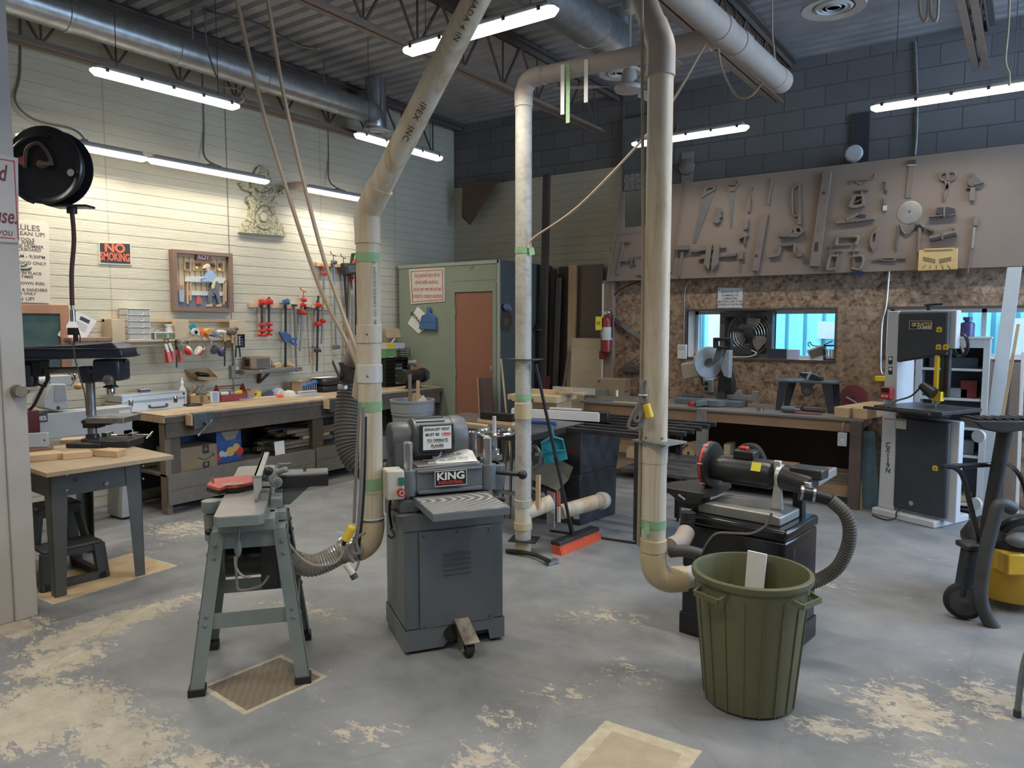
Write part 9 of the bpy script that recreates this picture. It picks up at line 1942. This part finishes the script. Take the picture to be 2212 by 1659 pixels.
m=M();m.bx(a.x+.06,.08,b.z+.03,a.x+.085,.12,a.z+.05);m.bx(a.x+.02,.08,b.z+.06,a.x+.05,.1,a.z+.04);m.obj('guide_post',BLACKM,o)
m=M();m.bx(a.x+.005,.06,tz,a.x+.012,.064,b.z);m.obj('blade',STEEL,o)
for x in(0,.03):m=M();m.cyl((a.x+x,.03,b.z-.012),(a.x+x,.06,b.z-.012),.011,n=12);m.obj('guide_bearing',STEEL,o)
q=B(620,600,.0);m=M();m.cyl((q.x-.07,-.0,q.z+.035),(q.x+.03,.0,q.z-.03),.035,.05,16);m.obj('work_lamp',BLACK,o);m=M();m.tube([(q.x-.07,0,q.z+.03),(q.x-.14,-.03,q.z-.06),(q.x-.20,-.15,tz+.04),(q.x-.22,-.24,tz-.01)],.007,6);m.obj('lamp_cord',RUBBER,o)
q=B(815,312,.18);m=M();m.torus((q.x,.18,q.z),.088,.013,(.5,1,0),30,8);m.bar((q.x-.04,.2,q.z+.07),(q.x+.04,.16,q.z-.07),.02,.012);m.cyl((q.x-.12,.21,q.z-.02),(q.x,.18,q.z),.016,n=12);m.obj('handwheel',BLACK,o)
q=B(760,230,.12);m=M();m.sph((q.x+.0,.12,q.z),.032);m.cyl((q.x-.05,.14,q.z),(q.x,.12,q.z),.014,n=10);m.obj('door_knob',BLACK,o)
q=B(610,75,.15);m=M();m.lathe([(.015,0),(.022,.03),(.03,.05),(.0,.06)],(q.x,.15,zt),n=14);m.bar((q.x-.03,.15,zt+.045),(q.x+.12,.15,zt+.05),.03,.018);m.obj('tension_lever',BLACK,o)
m=M();m.tube([(.24,.04,.10),(.235,-.01,.065),(.24,-.03,.02),(.20,-.10,.008),(.05,-.06,.008)],.006,6);m.obj('power_cord',RUBBER,o)
for z in(.35,.9):m=M();m.cyl((lr+.08,.30,z-.15),(lr+.08,.33,z-.15),.05,n=18);m.obj('dust_port',LGREY,o)
# white shelf unit, boards and planks behind it
sx0,sx1,sy=-.80,at_y(2131,900,7.28).x,7.28;h_=1.54
o=thing('white_shelf_unit','white open shelf unit standing behind the bandsaw','shelf unit',(sx0,sy,0));w_=sx1-sx0
for x in(0,w_-.045):m=M();m.bx(x,0,0,x+.045,.33,h_-.0155);m.obj('side_panel',LGREY,o)
m=M();m.bx(-.01,-.01,h_-.015,w_+.01,.34,h_);m.obj('top_panel',LGREY,o);m=M();m.bx(.0455,.30,.02,w_-.0455,.315,h_-.016);m.obj('back_panel',mat('shelf_back',(.10,.105,.12),.7),o);m=M();m.bx(.0455,-.0,h_-.09,w_-.0455,.02,h_-.016);m.obj('top_rail',LGREY,o)
SZ=[at_y(2100,y,sy).z for y in(1090,985,925,862,797)]
for z in SZ:m=M();m.bx(.0455,.005,z-.02,w_-.0455,.30,z);m.obj('shelf',LGREY,o)
for lb,px,k,a,b,c,mt in(('dark tool case lying on the top shelf of the white unit',2090,4,.36,.2,.09,CHAR),('clear box of parts on the second shelf of the white unit',2065,3,.16,.2,.08,GREYC),('dark red bin on the second shelf of the white unit',2105,3,.12,.2,.15,DRED),('grey box low in the white shelf unit',2085,1,.18,.2,.12,GREYM),('wood piece on the lowest shelf of the white unit',2090,0,.22,.2,.06,PINEY)):
 p=at_y(px,900,sy+.1);o=thing('stored_box',lb,'box',(min(p.x,sx1-.08-a/2),sy+.14,SZ[k]+.001));m=M();m.bx(-a/2,-.09,0,a/2,.1,c);m.obj('box',mt,o,bev=.006)
plank('white wide plank leaning at the right in front of the window',2176,2208,578,7.6,mat('plank_white',(.42,.45,.47),.5,var=.06),.14,'white_plank',.03,lean=.2,group='planks at the right wall')
for lb,a,b,yt,Yp,mt,tl_ in(('brown board leaning just right of the white shelf unit',2134,2144,775,7.5,POSTW,.03),('pale board leaning against the white wide plank',2196,2204,700,7.42,PINEZ,.16),('dark brown board standing right of the white plank',2168,2186,800,7.75,DKPOLE,.02),('narrow pale batten standing at the right edge',2206,2214,760,7.35,WPLA,-.02),('brown sheet standing behind the right planks',2140,2215,782,7.86,POSTW,.0)):
 plank(lb,a,b,yt,Yp,mt,tl_,lean=.10 if Yp<7.8 else .0,group='planks at the right wall')
# ---------------------------------------------------------------- yellow shop vacuum at the right edge
p=at_z(2090,1337);F=Frame(p.x,p.y,35);o=thing('shop_vacuum','yellow and black shop vacuum on wheels at the right edge','vacuum',F.loc,35)
V=lambda x,y,v=.0:F.V(x,y,v)
c=V(2083,1294);m=M();n_=(-.42,-.9,0);m.lathe([(.02,-.03),(.085,-.03),(.10,-.02),(.105,.0),(.10,.02),(.085,.03),(.02,.03)],(c.x,0,.105),n_,30);m.obj('wheel',RUBBER,o);m=M();m.lathe([(.0,.036),(.022,.034),(.03,.03),(.07,.031),(.075,.03)],(c.x,0,.105),n_,24);m.obj('wheel_hub',DGREY,o)
a=V(2135,1350,.12);bx0=V(2130,1300,.08).x;z1_=V(2180,1195,.05).z;m=M();m.lathe([(.0,.06),(.20,.06),(.235,.12),(.262,z1_-.06),(.262,z1_),(.0,z1_)],(bx0+.25,.24,0),n=36);m.obj('tank',VACY,o)
m=M();m.bx(bx0+.03,-.04,z1_-.10,bx0+.14,.1,z1_+.02);m.obj('tank_latch',VACY,o,bev=.01)
m=M();m.lathe([(.27,0),(.272,.03),(.23,.10),(.15,.15),(.0,.16)],(bx0+.25,.24,z1_),n=36);m.obj('motor_head',BLACKM,o);m=M();m.sph((bx0+.12,.0,z1_+.09),.06,(1.3,1,.7));m.obj('head_latch',GREYM,o)
m=M();m.tube([(bx0+.05,.05,z1_+.14),(bx0+.1,.0,z1_+.20),(bx0+.35,.0,z1_+.22)],.03,10,5);m.obj('carry_handle',BLACK,o)
b0,b1=V(2078,1172),V(2112,1330);m=M();m.bx(b0.x,-.05,b0.z-.035,b0.x+.11,.07,b0.z);m.prism([(b0.x+.02,b0.z-.035),(b0.x+.10,b0.z-.035),(b0.x+.09,.12),(b0.x-.01,.14)],-.03,.05);m.obj('caddy',BLACKM,o,bev=.012)
m=M();m.tube([V(2120,1185),V(2098,1100),V(2080,1030),V(2060,1010),V(2040,1008),V(2150,1004,.1),V(2185,1008,.25),V(2212,1050,.3),V(2230,1150,.3)],.014,10,6);m.obj('push_handle',GBL,o)
m=M();m.tube([V(2112,1250,.03),V(2130,1150,.03),V(2165,960,.03),V(2172,925,.03)],lambda t:.030+.012*t,16,5);m.obj('floor_wand',BLACKM,o)
a,b=V(2085,905,.03),V(2260,900,.03);m=M();m.prism([(a.x,a.z),(b.x,a.z+.0),(b.x-.05,a.z-.045),(a.x+.16,a.z-.07),(a.x+.06,a.z-.05)],-.04,.10);m.obj('floor_nozzle',BLACKM,o,bev=.01)
for i in range(7):m=M();x=a.x+.03+i*.05;m.bx(x,-.035,a.z,x+.03,.095,a.z+.012);m.obj('nozzle_tooth',BLACK,o)
m=M();m.tube([V(*q,-.10)for q in((2190,1100),(2160,1090),(2145,1130),(2128,1200),(2118,1280),(2130,1330),(2165,1380),(2215,1415),(2270,1430))],.034,14,8,rib=.003,ribn=121);m.obj('vacuum_hose',DGREY,o)
p=at_z(2197,1548);q=at_z(2230,1560);o=thing('chair','grey tubular chair leg entering at the lower right edge','chair',(p.x,p.y,0),0)
m=M();m.tube([(0,0,.02),(.008,.0,.18),(.022,.0,.28),(.06,.0,.38),(.16,.0,.44),(.5,.05,.46)],.0125,12,6);m.obj('leg',GSTEEL,o);m=M();m.cyl((0,0,0),(0,0,.03),.015,n=14);m.obj('leg_cap',DGREY,o)
for x,y in((.42,0),(.15,.42),(.45,.42)):m=M();m.cyl((x+.03,y,0),(x+.03,y,.46),.0125,n=12);m.obj('leg',GSTEEL,o)
m=M();m.bx(.12,-.02,.465,.55,.45,.50);m.obj('seat',DGREY,o,bev=.015)
